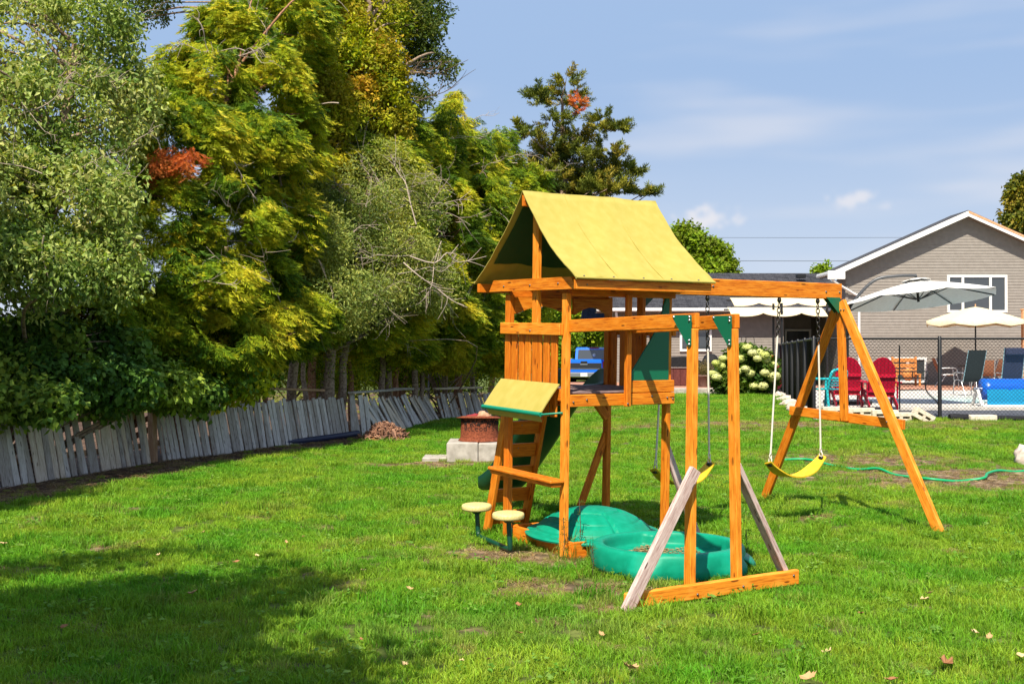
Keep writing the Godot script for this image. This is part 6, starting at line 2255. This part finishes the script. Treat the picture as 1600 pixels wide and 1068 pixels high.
func sling_chair(label: String, at: Vector3, turn: float, cloth: Material, back: float, group: String) -> Node3D:
	var t := thing("sling_chair", label, "patio chair", at, turn, group)
	# faces +z
	for s in [-0.27, 0.27]:
		pipe("side_frame", t, curve([Vector3(s, 0.0, 0.30), Vector3(s, 0.40, 0.24), Vector3(s, 0.41, -0.14), Vector3(s, 0.44, -0.22), Vector3(s, 0.40 + back, -0.30 - back * 0.22)], 18), 0.014, M.silver, 8)
		pipe("leg", t, [Vector3(s, 0.41, -0.10), Vector3(s, 0.0, -0.34)], 0.013, M.silver, 8)
		pipe("armrest", t, curve([Vector3(s * 1.05, 0.40, 0.24), Vector3(s * 1.08, 0.62, 0.22), Vector3(s * 1.08, 0.63, -0.1), Vector3(s * 1.02, 0.62, -0.30)], 14), 0.015, M.silver, 8)
	var up := []
	var dn := []
	for q in curve([Vector3(0, 0.41, 0.25), Vector3(0, 0.385, 0.0), Vector3(0, 0.43, -0.20), Vector3(0, 0.40 + back * 0.55, -0.28 - back * 0.11), Vector3(0, 0.395 + back, -0.30 - back * 0.22)], 20):
		up.append([q + Vector3(-0.255, 0.004, 0.004), q + Vector3(0.255, 0.004, 0.004)])
		dn.append([q + Vector3(-0.255, -0.006, -0.006), q + Vector3(0.255, -0.006, -0.006)])
	var m := MB.new(true)
	m.skin(up)
	m.skin(dn, false, true)
	obj("sling", m.done(), cloth, t)
	return t


func umbrella_cloth(r: float, rim: float, top: float, ribs: int, valance: float, sag: float) -> ArrayMesh:
	var m := MB.new(true)
	var up := []
	var dn := []
	for i in 11:
		var v := i / 10.0
		var ru := []
		var rd := []
		for j in ribs * 6:
			var a := TAU * j / (ribs * 6)
			var w := absf(fposmod(a * ribs / TAU, 1.0) - 0.5) * 2.0
			var rr := r * v * (cos(PI / ribs) + (1.0 - cos(PI / ribs)) * w * w)
			var y := lerpf(top, rim, pow(v, 1.25)) - sag * (1.0 - w * w) * v
			ru.append(Vector3(rr * cos(a), y + 0.004, -rr * sin(a)))
			rd.append(Vector3(rr * cos(a), y - 0.004, -rr * sin(a)))
		up.append(ru)
		dn.append(rd)
	if valance > 0.0:
		var ru := []
		var rd := []
		for j in ribs * 6:
			var w := absf(fposmod(float(j) / 6.0, 1.0) - 0.5) * 2.0
			ru.append(up[10][j] + Vector3(0, -valance * (1.0 - 0.35 * w), 0))
			rd.append(dn[10][j] * Vector3(0.996, 1, 0.996) + Vector3(0, -valance * (1.0 - 0.35 * w), 0))
		up.append(ru)
		dn.append(rd)
	m.skin(up, true, true)
	m.skin(dn, true)
	return m.done()


func make_poolside_things():
	var deck := 0.34
	# red chairs
	adirondack("adirondack_chair", "red slatted garden chair seen from behind, right of the swing frame's leg", Vector3(7.864, deck, -24.6), PI - 0.12)
	adirondack("adirondack_chair", "red slatted garden chair partly hidden behind the A-frame's slanting front leg", Vector3(7.501, deck, -25.8), PI - 0.12)
	adirondack("adirondack_chair", "faded red garden chair seen dimly through the receding pool fence", Vector3(8.288, 0.4, -35.6), PI - 0.9)
	# turquoise plastic chair
	var t := thing("plastic_chair", "turquoise plastic armchair behind the swing frame's back leg", "chair", Vector3(6.801, deck, -24.8), PI + 0.6)
	for s in [-0.26, 0.26]:
		pipe("leg", t, [Vector3(s, 0, 0.26), Vector3(s * 0.95, 0.40, 0.22)], 0.03, M.turquoise)
		pipe("leg", t, [Vector3(s, 0, -0.28), Vector3(s * 0.95, 0.40, -0.22)], 0.03, M.turquoise)
		pipe("armrest", t, curve([Vector3(s * 1.05, 0.38, 0.26), Vector3(s * 1.12, 0.60, 0.22), Vector3(s * 1.12, 0.62, -0.12), Vector3(s * 0.95, 0.62, -0.28)], 14), 0.028, M.turquoise)
	block("seat", t, Vector3(0, 0.40, 0.0), Vector3(0.50, 0.03, 0.50), M.turquoise, 0.012)
	pipe("back_frame", t, curve([Vector3(-0.24, 0.40, -0.24), Vector3(-0.25, 0.74, -0.34), Vector3(-0.1, 0.82, -0.36), Vector3(0.1, 0.82, -0.36), Vector3(0.25, 0.74, -0.34), Vector3(0.24, 0.40, -0.24)], 24), 0.03, M.turquoise)
	for i in 3:
		board("back_slat", t, Vector3(-0.24, 0.48 + i * 0.05, -0.265 - i * 0.012), Vector3(0.24, 0.48 + i * 0.05, -0.265 - i * 0.012), 0.035, 0.015, UP3, M.turquoise)
	# cantilever umbrella
	t = thing("cantilever_umbrella", "large off-white cantilever parasol on a curved grey arm by the pool fence", "parasol", Vector3(7.769, deck, -26.6))
	var c := Vector3(9.311 - 7.769, 0, 0.2)
	pipe("pole", t, [Vector3(0, 0, 0), Vector3(0, 1.5, 0), Vector3(0, 2.36, 0)], 0.045, M.black, 12)
	block("base_plate", t, Vector3(0, 0.04, 0), Vector3(0.9, 0.08, 0.9), M.black, 0.02)
	block("crank_box", t, Vector3(0.05, 1.70, 0.04), Vector3(0.12, 0.22, 0.10), M.black, 0.02)
	var apex := 3.168 - deck
	pipe("arm", t, curve([Vector3(0.0, 2.05, 0.0), Vector3(0.14, 2.36, 0.03), Vector3(0.60, apex + 0.02, 0.1), Vector3(1.08, apex + 0.12, 0.16), Vector3(c.x, apex + 0.13, 0.2)], 24), 0.035, plain_mat(Color8(74, 76, 80), 0.4, 0.6), 10)
	var pin := Vector3(0, apex, 0)
	var tilt := Transform3D(Basis(), c + pin) * Transform3D(Basis(Vector3(0, 0, 1), 0.07) * Basis(Vector3.RIGHT, -0.10), Vector3.ZERO) * Transform3D(Basis(), -pin)
	var rim_y := apex - 0.43
	var cv := obj("canopy", umbrella_cloth(1.79, rim_y, apex, 8, 0.0, 0.03), M.canvas, t, tilt)
	var vent := obj("vent_cap", umbrella_cloth(0.34, apex + 0.01, apex + 0.075, 8, 0.0, 0.01), M.canvas, cv)
	for i in 8:
		var a := TAU * (i + 0.5) / 8.0
		# creases of the cloth run where the ribs are
		a = TAU * i / 8.0
		var rim := Vector3(1.75 * cos(a), rim_y - 0.01, -1.75 * sin(a))
		pipe("rib", cv, [Vector3(0, apex - 0.04, 0), Vector3(0.85 * cos(a), lerpf(apex, rim_y, pow(0.475, 1.25)) - 0.03, -0.85 * sin(a)), rim], 0.014, M.black, 6)
		pipe("strut", cv, [Vector3(0.05 * cos(a), apex - 0.42, -0.05 * sin(a)), Vector3(0.75 * cos(a), lerpf(apex, rim_y, pow(0.42, 1.25)) - 0.04, -0.75 * sin(a))], 0.012, M.black, 6)
	pipe("hub", cv, [Vector3(0, apex + 0.14, 0), Vector3(0, apex - 0.48, 0)], 0.03, M.black, 10)
	# market umbrella by the wall, with its table
	t = thing("market_umbrella", "cream market parasol with a valance over the dining chairs by the wall", "parasol", Vector3(15.640, 0.40, -38.7))
	pipe("pole", t, [Vector3(0, 0, 0), Vector3(0, 2.66, 0)], 0.026, M.black, 10)
	cv = obj("canopy", umbrella_cloth(1.66, 2.20, 2.68, 8, 0.17, 0.02), M.cream, t)
	for i in 8:
		var a := TAU * i / 8.0
		pipe("rib", cv, [Vector3(0, 2.62, 0), Vector3(1.62 * cos(a), 2.17, -1.62 * sin(a))], 0.012, M.bare_wood, 6)
	pipe("finial", cv, [Vector3(0, 2.66, 0), Vector3(0, 2.78, 0)], 0.02, M.bare_wood, 8)
	t = thing("patio_table", "dark round table under the cream parasol", "table", Vector3(15.640, 0.40, -38.68))
	var tb := MB.new(true)
	tb.lathe([[0.035, 0.68], [0.56, 0.68], [0.58, 0.695], [0.56, 0.71], [0.035, 0.71]], 40)
	obj("tabletop", tb.done(), M.black, t)
	for i in 4:
		var a := TAU * (i + 0.5) / 4.0
		pipe("leg", t, [Vector3(0.44 * cos(a), 0.68, 0.44 * sin(a)), Vector3(0.50 * cos(a), 0.0, 0.50 * sin(a))], 0.016, M.silver, 8)
	# chairs
	var grp := "patio chairs between pool and house wall"
	sling_chair("brown sling chair facing right beside the fence post, leaning back", Vector3(14.260, 0.40, -37.6), PI / 2 - 0.15, M.sling_brown, 0.56, grp)
	sling_chair("brown sling chair half hidden left of the black recliner", Vector3(15.320, 0.40, -37.2), PI - 0.3, M.sling_brown, 0.5, grp)
	sling_chair("brown sling chair just right of the black recliner", Vector3(15.782, 0.40, -37.5), PI + 0.4, M.sling_brown, 0.52, grp)
	sling_chair("brown sling chair turned left beside the navy lounger", Vector3(16.049, 0.40, -38.2), -PI / 2 + 0.4, M.sling_brown, 0.5, grp)
	var rc := sling_chair("black sling recliner with silver frame standing in the middle of the pool deck", Vector3(12.798, deck, -32.2), 0.25, M.sling_black, 0.86, grp)
	rc.rotation.y = PI + 0.15
	rc = sling_chair("navy cushioned recliner at the right edge above the blue pool cover", Vector3(13.686, deck, -31.6), PI - 0.1, M.navy, 0.92, grp)
	block("head_pillow", rc, Vector3(0, 1.22, -0.52), Vector3(0.50, 0.20, 0.10), M.navy, 0.04)
	# blue cover rolled on its reel
	t = thing("pool_cover_reel", "rolled blue bubble pool cover on a white-framed reel at the right edge", "pool cover", Vector3(10.460, deck, -25.6))
	var roll := MB.new(true)
	var rows := []
	for i in 29:
		var x := 0.02 + i * 0.13
		var row := []
		for s in 36:
			var a := TAU * s / 36
			var r := 0.235 + 0.010 * sin(a * 9.0 + x * 5.0) * sin(x * 23.0) + 0.004 * sin(x * 60.0 + a * 17.0)
			row.append(Vector3(x, 0.37 + r * sin(a), r * cos(a)))
		rows.append(row)
	roll.skin(rows, true, true)
	for e in [0, 28]:
		for s in 36:
			var mid := Vector3(rows[e][0].x, 0.37, 0)
			if e == 0:
				roll.tri(mid, rows[e][s], rows[e][(s + 1) % 36])
			else:
				roll.tri(mid, rows[e][(s + 1) % 36], rows[e][s])
	obj("roll", roll.done(), M.cover_blue, t)
	var fl := MB.new(true)
	var fa := []
	var fb := []
	for i in 30:
		var x := 0.04 + i * 0.125
		var ra := []
		var rb := []
		for q in curve([Vector3(x, 0.38, 0.24), Vector3(x, 0.2, 0.255), Vector3(x, 0.06, 0.25), Vector3(x, 0.02, 0.30)], 8):
			ra.append(q + Vector3(0, 0, 0.008 * sin(x * 14.0 + q.y * 9.0)))
			rb.append(ra[-1] + Vector3(0, -0.006, -0.01))
		fa.append(ra)
		fb.append(rb)
	fl.skin(fa)
	fl.skin(fb, false, true)
	obj("loose_flap", fl.done(), M.cover_under, t)
	pipe("tube", t, [Vector3(-0.16, 0.37, 0), Vector3(3.8, 0.37, 0)], 0.05, M.silver)
	for x in [-0.08, 3.75]:
		pipe("stand", t, curve([Vector3(x, 0.0, 0.30), Vector3(x, 0.1, 0.2), Vector3(x, 0.36, 0.0), Vector3(x, 0.1, -0.2), Vector3(x, 0.0, -0.30)], 20), 0.035, M.white)
	pipe("foot_bar", t, [Vector3(-0.08, 0.01, 0.31), Vector3(3.75, 0.01, 0.31)], 0.025, M.white)
	# black handrail
	t = thing("pool_handrail", "thin black metal handrail beside the big red chair", "handrail", Vector3(8.107, deck, -24.0))
	var u := 24.0 / 1794.0
	pipe("post", t, [Vector3(0, 0, 0), Vector3(0, (640 - 540) * u, 0)], 0.016, M.black, 8)
	pipe("rail", t, curve([Vector3(-0.1, 59 * u, 0), Vector3(25 * u, 59 * u, 0), Vector3(42 * u, 59 * u, 0), Vector3(42 * u, 52 * u, 0.02), Vector3(41 * u, 30 * u, 0.02), Vector3(57 * u, 12 * u, 0.04), Vector3(61 * u, 2 * u, 0.05)], 30), 0.014, M.black, 8)
	pipe("rail", t, [Vector3(-0.1, 49 * u, 0), Vector3(41 * u, 49 * u, 0)], 0.012, M.black, 8)
	pipe("rail", t, [Vector3(0.0, 30 * u, 0), Vector3(41 * u, 31 * u, 0)], 0.012, M.black, 8)
	pipe("baluster", t, [Vector3(20 * u, 49 * u, 0), Vector3(20 * u, 59 * u, 0)], 0.012, M.black, 8)
	# orange bench before the low window
	t = thing("wooden_bench", "small orange wooden bench with a carved back below the white window", "bench", Vector3(13.504, 0.40, -39.4))
	for i in 3:
		board("back_board", t, Vector3(-0.42, 0.50 + i * 0.19, -0.1), Vector3(0.42, 0.50 + i * 0.19, -0.1), 0.14, 0.03, UP3, M.orange_wood)
	for s in [-0.4, 0.4]:
		board("leg", t, Vector3(s, 0, -0.12), Vector3(s, 1.0, -0.12), 0.07, 0.05, ALONG, M.orange_wood)
		board("leg", t, Vector3(s, 0, 0.28), Vector3(s, 0.42, 0.28), 0.07, 0.05, ALONG, M.orange_wood)
	block("seat", t, Vector3(0, 0.40, 0.08), Vector3(0.9, 0.04, 0.44), M.orange_wood, 0.01)
	var cu := MB.new(true)
	cu.lathe([[0.0, -0.07], [0.18, -0.06], [0.22, 0.0], [0.18, 0.06], [0.0, 0.07]], 28, Transform3D(Basis(Vector3.RIGHT, PI / 2), Vector3(0.0, 0.40, 0.34)))
	obj("round_cushion", cu.done(), M.orange_wood, t)
	# wooden post of a deck at the right edge
	t = thing("deck_post", "bare wooden deck post at the right edge before the house wall", "post", Vector3(16.967, 0.3, -38.0))
	board("timber", t, Vector3(0, -0.2, 0), Vector3(0, 2.951 - 0.3, 0), 0.14, 0.14, ALONG, M.bare_wood)
	block("cap", t, Vector3(0, 2.951 - 0.28, 0), Vector3(0.18, 0.04, 0.18), M.bare_wood, 0.01)


# ---------------------------------------------------------------- small things
func hollow_block() -> Array:
	# [mesh of the shell, mesh of the core walls]; x long 0.39, y 0.19, z 0.19, cores open towards +z
	var b := MB.new()
	for y in [-0.058, 0.058]:
		b.box(Vector3(0.195, 0.037, 0.095), 0.006, Transform3D(Basis(), Vector3(0, y, 0)))
	for x in [-0.165, 0.0, 0.165]:
		b.box(Vector3(0.03 if x != 0.0 else 0.024, 0.022, 0.0935), 0.0, Transform3D(Basis(), Vector3(x, 0, 0)))
	b.box(Vector3(0.19, 0.03, 0.02), 0.0, Transform3D(Basis(), Vector3(0, 0, -0.06)))
	return [b.done()]


func make_small_things():
	var mesh: ArrayMesh = hollow_block()[0]
	var spots := [
		[1304, 643, 21.7, 0.05, 0.0, "pale hollow block at the left end of the row behind the swing frame"],
		[1345, 645, 21.7, 0.0, 0.02, "pale hollow block lying flat, second of the row behind the swing frame"],
		[1382, 648, 21.6, -0.05, 0.0, "pale hollow block behind the slanting A-frame leg"],
		[1405, 652, 21.5, 0.1, 0.0, "pale hollow block low in the grass right of the A-frame leg"],
		[1442, 650, 21.4, 0.0, -0.52, "pale hollow block tipped on its corner beside the dark fence post"],
	]
	var first: Node3D = null
	var i := 0
	for s in spots:
		var d: float = s[2]
		var at := Vector3((s[0] - 800.0) / 1794.0 * d, 1.5 - (s[1] - 552.5) / 1794.0 * d, -d)
		var o: Node3D
		o = thing("concrete_block", s[5], "block", at, s[3], "concrete blocks at the foot of the pool fence")
		var g := Basis(Vector3.UP, s[3]) * Basis(Vector3(0, 0, 1), s[4])
		o.basis = g.scaled(Vector3(1.25, 1.0, 1.0) if i < 4 else Vector3(1.0, 1.0, 1.0))
		obj("shell", mesh, M.block, o)
		i += 1
	# solid slabs in front of the fence
	for s in [[1290, 652, 21.9, 0.42, 0.10, 0.25, 0.0, "flat pale stone at the corner of the pool fence"], [1346, 655, 21.85, 0.9, 0.09, 0.22, 0.02, "long pale kerb stone under the hollow blocks"], [1533, 655, 21.5, 0.52, 0.17, 0.26, 0.1, "tan solid block in the grass beside the dark log"], [1406, 660, 21.8, 0.5, 0.08, 0.22, -0.05, "flat pale slab half sunk below the tipped block"]]:
		var d: float = s[2]
		var o := thing("kerb_stone", s[7], "block", Vector3((s[0] - 800.0) / 1794.0 * d, 1.5 - (s[1] - 552.5) / 1794.0 * d, -d), s[6])
		block("body", o, Vector3(0, 0, 0), Vector3(s[3], s[4], s[5]), M.block, 0.015)
	for s in [[1498, 655, 21.5, 0.34, 0.075, "short black log lying beside the tan block"], [1578, 655, 21.5, 0.75, 0.055, "long dark timber in the grass under the pool cover"]]:
		var d: float = s[2]
		var o := thing("dark_log", s[5], "log", Vector3((s[0] - 800.0) / 1794.0 * d, 0.24 + s[4] * 0.8, -d))
		var b := MB.new(true)
		b.tube(PackedVector3Array([Vector3(-s[3] / 2, 0, 0), Vector3(-s[3] / 4, 0.005, 0), Vector3(s[3] / 4, 0, 0.01), Vector3(s[3] / 2, 0, 0)]), PackedFloat32Array([s[4], s[4] * 1.05, s[4] * 0.97, s[4]]), 12)
		obj("body", b.done(), M.black_soft, o)
	# stones along the receding fence
	var k := 0
	for s in [[1219, 22.0 + 14.0, 0.16], [1226, 33.0, 0.18], [1236, 30.0, 0.2], [1243, 28.0, 0.17], [1251, 26.0, 0.19], [1258, 24.4, 0.18]]:
		var d: float = s[1]
		var x: float = (s[0] - 800.0) / 1794.0 * d - 0.12
		var o := thing("edging_stone", ["pale edging stone farthest back by the hydrangea", "pale edging stone second from the far fence end", "pale edging stone third along the receding fence", "pale edging stone fourth along the receding fence", "pale edging stone just behind the swing rope", "pale edging stone nearest the fence corner post"][k], "stone", Vector3(x, 0.27, -d), k * 1.1, "edging stones along the receding fence")
		obj("body", rock_mesh(30 + k, Vector3(s[2] * 1.5, s[2] * 0.7, s[2])), M.stone, o)
		k += 1
	# boulder at the right edge
	var bo := thing("boulder", "rounded pale boulder on the lawn at the right edge", "boulder", on_ground(Vector3(6.775, 0.050, -15.080)) + Vector3(0, 0.09, 0))
	obj("body", rock_mesh(51, Vector3(0.17, 0.17, 0.15)), M.stone, bo)
	# green hose in the grass
	var pts := []
	for q in [[1215, 722], [1260, 722], [1300, 728], [1340, 732], [1372, 735], [1400, 740], [1450, 747], [1490, 747], [1515, 746], [1538, 746], [1543, 741], [1560, 737], [1590, 735], [1640, 733]]:
		var d: float = 1.45 * 1794.0 / (q[1] - 552.5)
		var p := Vector3((q[0] - 800.0) / 1794.0 * d, 0, -d)
		p.y = ground_height(p.x, d) + 0.022 + 0.02 * sin(q[0] * 0.07)
		pts.append(p)
	var h := thing("garden_hose", "green garden hose snaking through the grass at the right", "hose")
	pipe("tube", h, curve(pts, 90), 0.017, M.hose, 8)
	# drain pipe along the fence
	pts = []
	for q in [[-4.18, 18.1], [-3.85, 18.7], [-3.5, 19.4], [-3.12, 20.1], [-2.85, 20.8]]:
		pts.append(Vector3(q[0] + 0.06, 0.05 + ground_height(q[0], q[1]), -q[1]))
	var dp := thing("drain_pipe", "dark blue corrugated drain pipe lying along the foot of the fence", "pipe")
	var dense := curve(pts, 160)
	var dm := MB.new(true)
	var rr := PackedFloat32Array()
	for j in dense.size():
		rr.append(0.052 + 0.005 * (j % 2))
	dm.tube(PackedVector3Array(dense), rr, 12)
	obj("tube", dm.done(), M.drain, dp)
	# heap of bark at the gap in the fence
	var at := Vector3(-2.2, 0.0, -19.9)
	var hp := thing("bark_heap", "low heap of reddish bark chips in front of the broken fence", "bark heap", at)
	var rows := []
	for a in 12:
		var v := a / 11.0
		var row := []
		for s in 28:
			var o := TAU * s / 28
			var r := 0.40 * (1.0 - v) * (1.0 + 0.2 * rough_noise.get_noise_2d(cos(o) * 2.0 + 4.0, sin(o) * 2.0))
			row.append(Vector3(r * cos(o), 0.25 * (1.0 - pow(1.0 - v, 1.7)) - 0.02, -r * sin(o) * 0.8))
		rows.append(row)
	var hm := MB.new(true)
	hm.skin(rows, true)
	obj("mound", hm.done(), M.mulch, hp)
	var chip := MB.new()
	chip.box(Vector3(0.06, 0.006, 0.016), 0.002)
	var places := []
	var tints := []
	for j in 420:
		var o := rng.randf() * TAU
		var v := rng.randf()
		var r := 0.44 * (1.0 - v)
		var p := Vector3(r * cos(o), 0.25 * (1.0 - pow(1.0 - v, 1.7)) + 0.0, -r * sin(o) * 0.8)
		places.append(Transform3D(Basis(Vector3(rng.randfn(), rng.randfn(), rng.randfn()).normalized(), rng.randf() * 2.2).scaled(Vector3.ONE * rng.randf_range(0.6, 1.7)), p))
		tints.append([Color(0.20, 0.095, 0.055), Color(0.13, 0.062, 0.038), Color(0.30, 0.16, 0.10)][j % 3])
	var vm: StandardMaterial3D = plain_mat(Color.WHITE, 0.95)
	vm.vertex_color_use_as_albedo = true
	tag(scatter("bark_chips", chip.raw(), vm, places, tints, hp), "", "", "", "stuff")
	# leaf litter on the bare strip along the fence
	places = []
	tints = []
	var lw := leaf_cluster(45, 12, 0.10, 0.05, 0.03, 0.0)
	for j in 900:
		var f := rng.randf()
		var p := Vector2(-6.0, 11.4).lerp(Vector2(-4.89, 15.88), f * 1.9) if f < 0.52 else Vector2(-4.89, 15.88).lerp(Vector2(-2.84, 20.8), (f - 0.52) / 0.48)
		var off := rng.randf() * 1.0
		p += Vector2(0.95, -0.3) * off
		places.append(Transform3D(Basis(Vector3.UP, rng.randf() * TAU).scaled(Vector3(1.0, 0.15, 1.0) * rng.randf_range(0.5, 1.1)), Vector3(p.x, ground_height(p.x, p.y) + 0.012, -p.y)))
		tints.append([Color(0.20, 0.10, 0.06), Color(0.30, 0.20, 0.12), Color(0.12, 0.07, 0.04), Color(0.36, 0.27, 0.15)][j % 4])
	tag(scatter("leaf_litter", lw, M.dry_leaf, places, tints), "brown leaf litter on the bare soil along the fence foot", "leaves", "", "stuff")
	# dry leaves lying on the lawn
	var leaves := [[302, 927, 1.1], [218, 857, 0.7], [248, 868, 0.8], [318, 830, 0.6], [370, 880, 0.9], [402, 869, 0.8], [447, 847, 0.8], [474, 836, 0.6], [372, 998, 0.0], [568, 893, 0.6], [640, 920, 0.8], [810, 945, 0.9], [632, 1040, 0.9], [984, 1048, 1.5], [810, 990, 0.8], [722, 1035, 0.6], [764, 1034, 0.6], [1476, 1036, 2.0], [1444, 935, 1.0], [1452, 925, 0.8], [1345, 960, 0.9], [1292, 1018, 1.2], [1262, 1057, 1.4], [1392, 1060, 1.1], [1521, 990, 1.0], [1545, 998, 1.0], [1181, 990, 0.8], [1596, 1025, 1.0], [940, 990, 0.8], [100, 975, 0.9], [6, 850, 0.9], [255, 842, 0.5], [565, 1000, 0.5]]
	var own := {1476: "biggest dry leaf, lying on the grass near the lower right corner", 984: "large dry leaf at the lower edge below the front frame", 302: "dry leaf lying in the shade edge at the left of the lawn", 1262: "long dry leaf at the lower edge right of the playset", 632: "dry leaf lying just right of the shaded lawn at the lower edge", 810: "dry leaf on the lawn in front of the turtle sandbox", 6: "dry leaf at the left edge of the sunlit lawn"}
	var forms := []
	for v in 3:
		forms.append(dry_leaf_mesh(70 + v))
	var j2 := 0
	for q in leaves:
		if q[2] <= 0.0:
			continue
		var d: float = 1.46 * 1794.0 / (q[1] - 552.5)
		var p := Vector3((q[0] - 800.0) / 1794.0 * d, 0, -d)
		p.y = ground_height(p.x, d) + 0.042
		var o := MeshInstance3D.new()
		o.name = numbered(self, "fallen_leaf")
		o.mesh = forms[j2 % 3]
		o.set_surface_override_material(0, [M.leaf_tan, M.leaf_brown, M.leaf_pale][(j2 * 7) % 3])
		o.transform = Transform3D(Basis(Vector3.UP, j2 * 2.4) * Basis(Vector3.RIGHT, 0.35 * sin(j2 * 1.3)) * Basis(Vector3.BACK, 0.3 * cos(j2 * 2.1)), p).scaled_local(Vector3.ONE * q[2] * 0.48)
		add_child(o, true)
		var said: String = ["dry curled tan leaf lying on the lawn", "dry curled brown leaf lying on the lawn", "dry curled pale straw-coloured leaf lying on the lawn"][(j2 * 7) % 3]
		if own.has(q[0]) and not (q[0] == 810 and q[1] > 960):
			said = own[q[0]]
		tag(o, said, "leaf", "dry leaves scattered on the lawn")
		j2 += 1
	# weeds and tall tufts
	var wl := leaf_cluster(48, 9, 0.05, 0.10, 0.022, -0.5)
	var tall := tuft_mesh(49, 12, 0.03, 0.16, 0.0026)
	for s in [[880, 872, 0.30, "thin weed growing against the foot of the near corner post"], [905, 866, 0.42, "tall thin weed in front of the turtle lid"], [735, 716, 0.34, "grass tuft growing before the fire ring slab"], [778, 716, 0.28, "small leafy weed at the right end of the slab"], [1165, 880, 0.25, "grass tuft growing inside the grey right brace"], [800, 838, 0.26, "pale grass tuft beside the ladder foot"], [925, 900, 0.2, "grass tuft at the side of the turtle sandbox"]]:
		var d: float = 1.5 * 1794.0 / (s[1] - 552.5)
		var p := Vector3((s[0] - 800.0) / 1794.0 * d, 0.0, -d)
		var o := thing("weed", s[3], "weed", p)
		var pl := []
		var tn := []
		for q in 5:
			pl.append(Transform3D(Basis(Vector3.UP, q * 2.0).scaled(Vector3.ONE * 0.3), Vector3(rng.randfn() * 0.012, s[2] * (0.2 + 0.18 * q), rng.randfn() * 0.012)))
			tn.append(Color(0.13, 0.17, 0.03))
		var f := scatter("leaves", wl, M.leaf, pl, tn, o)
		f.set_meta("kind", "stuff")
		var g := scatter("blades", tall, M.grass, [Transform3D(Basis().scaled(Vector3.ONE * s[2] / 0.28), Vector3.ZERO), Transform3D(Basis(Vector3.UP, 2.0).scaled(Vector3.ONE * s[2] / 0.3), Vector3(0.07, 0, 0.03)), Transform3D(Basis(Vector3.UP, 4.0).scaled(Vector3.ONE * s[2] / 0.32), Vector3(-0.08, 0, 0.02))], [Color(0.12, 0.2, 0.02), Color(0.16, 0.22, 0.03), Color(0.2, 0.22, 0.04)], o)
		g.set_meta("kind", "stuff")
		pipe("stem", o, [Vector3(0, 0, 0), Vector3(0.01, s[2] * 0.5, 0), Vector3(0.0, s[2], 0.01)], 0.003, M.twig_dark, 5)
	# wires across the sky
	for s in [[405.0, 70.0, "black overhead wire running just above the low roof"], [369.0, 90.0, "thin overhead wire higher in the sky above the roof"]]:
		var d: float = s[1]
		var y: float = 1.5 - (s[0] - 552.5) / 1794.0 * d
		var w := thing("overhead_wire", s[2], "wire", Vector3(0, y, -d), 0.0, "overhead wires beyond the house")
		var cp := []
		for q in 25:
			var u := q / 24.0
			cp.append(Vector3(lerpf(-40.0, 60.0, u), 0.5 * pow(u * 2.0 - 1.25, 2.0) - 0.1, 0))
		pipe("cable", w, cp, 0.013, M.truck_trim, 5)


# a lobed, curled dry leaf about 7 cm long, with thickness
func dry_leaf_mesh(seed_: int) -> ArrayMesh:
	var r := RandomNumberGenerator.new()
	r.seed = seed_
	var b := MB.new()
	var n := 22
	var rim := []
	for i in n:
		var a := TAU * i / n
		var k := 0.036 * (1.0 + 0.14 * cos(a * 5.0) + r.randfn() * 0.10)
		var p := Vector3(cos(a) * k * 1.6, 0, sin(a) * k * 0.9)
		p.y = 14.0 * p.z * p.z * (1.0 + 0.6 * r.randf()) + 7.0 * p.x * p.x * (0.4 + r.randf()) + r.randf() * 0.006
		rim.append(p)
	var c := Vector3.ZERO
	var lo := Vector3(0, -0.0015, 0)
	for i in n:
		var p: Vector3 = rim[i]
		var q: Vector3 = rim[(i + 1) % n]
		b.tri(c, q, p)
		b.tri(c + lo, p + lo, q + lo)
		b.quad(p + lo, p, q, q + lo)
	var st := MB.new()
	return b.done()
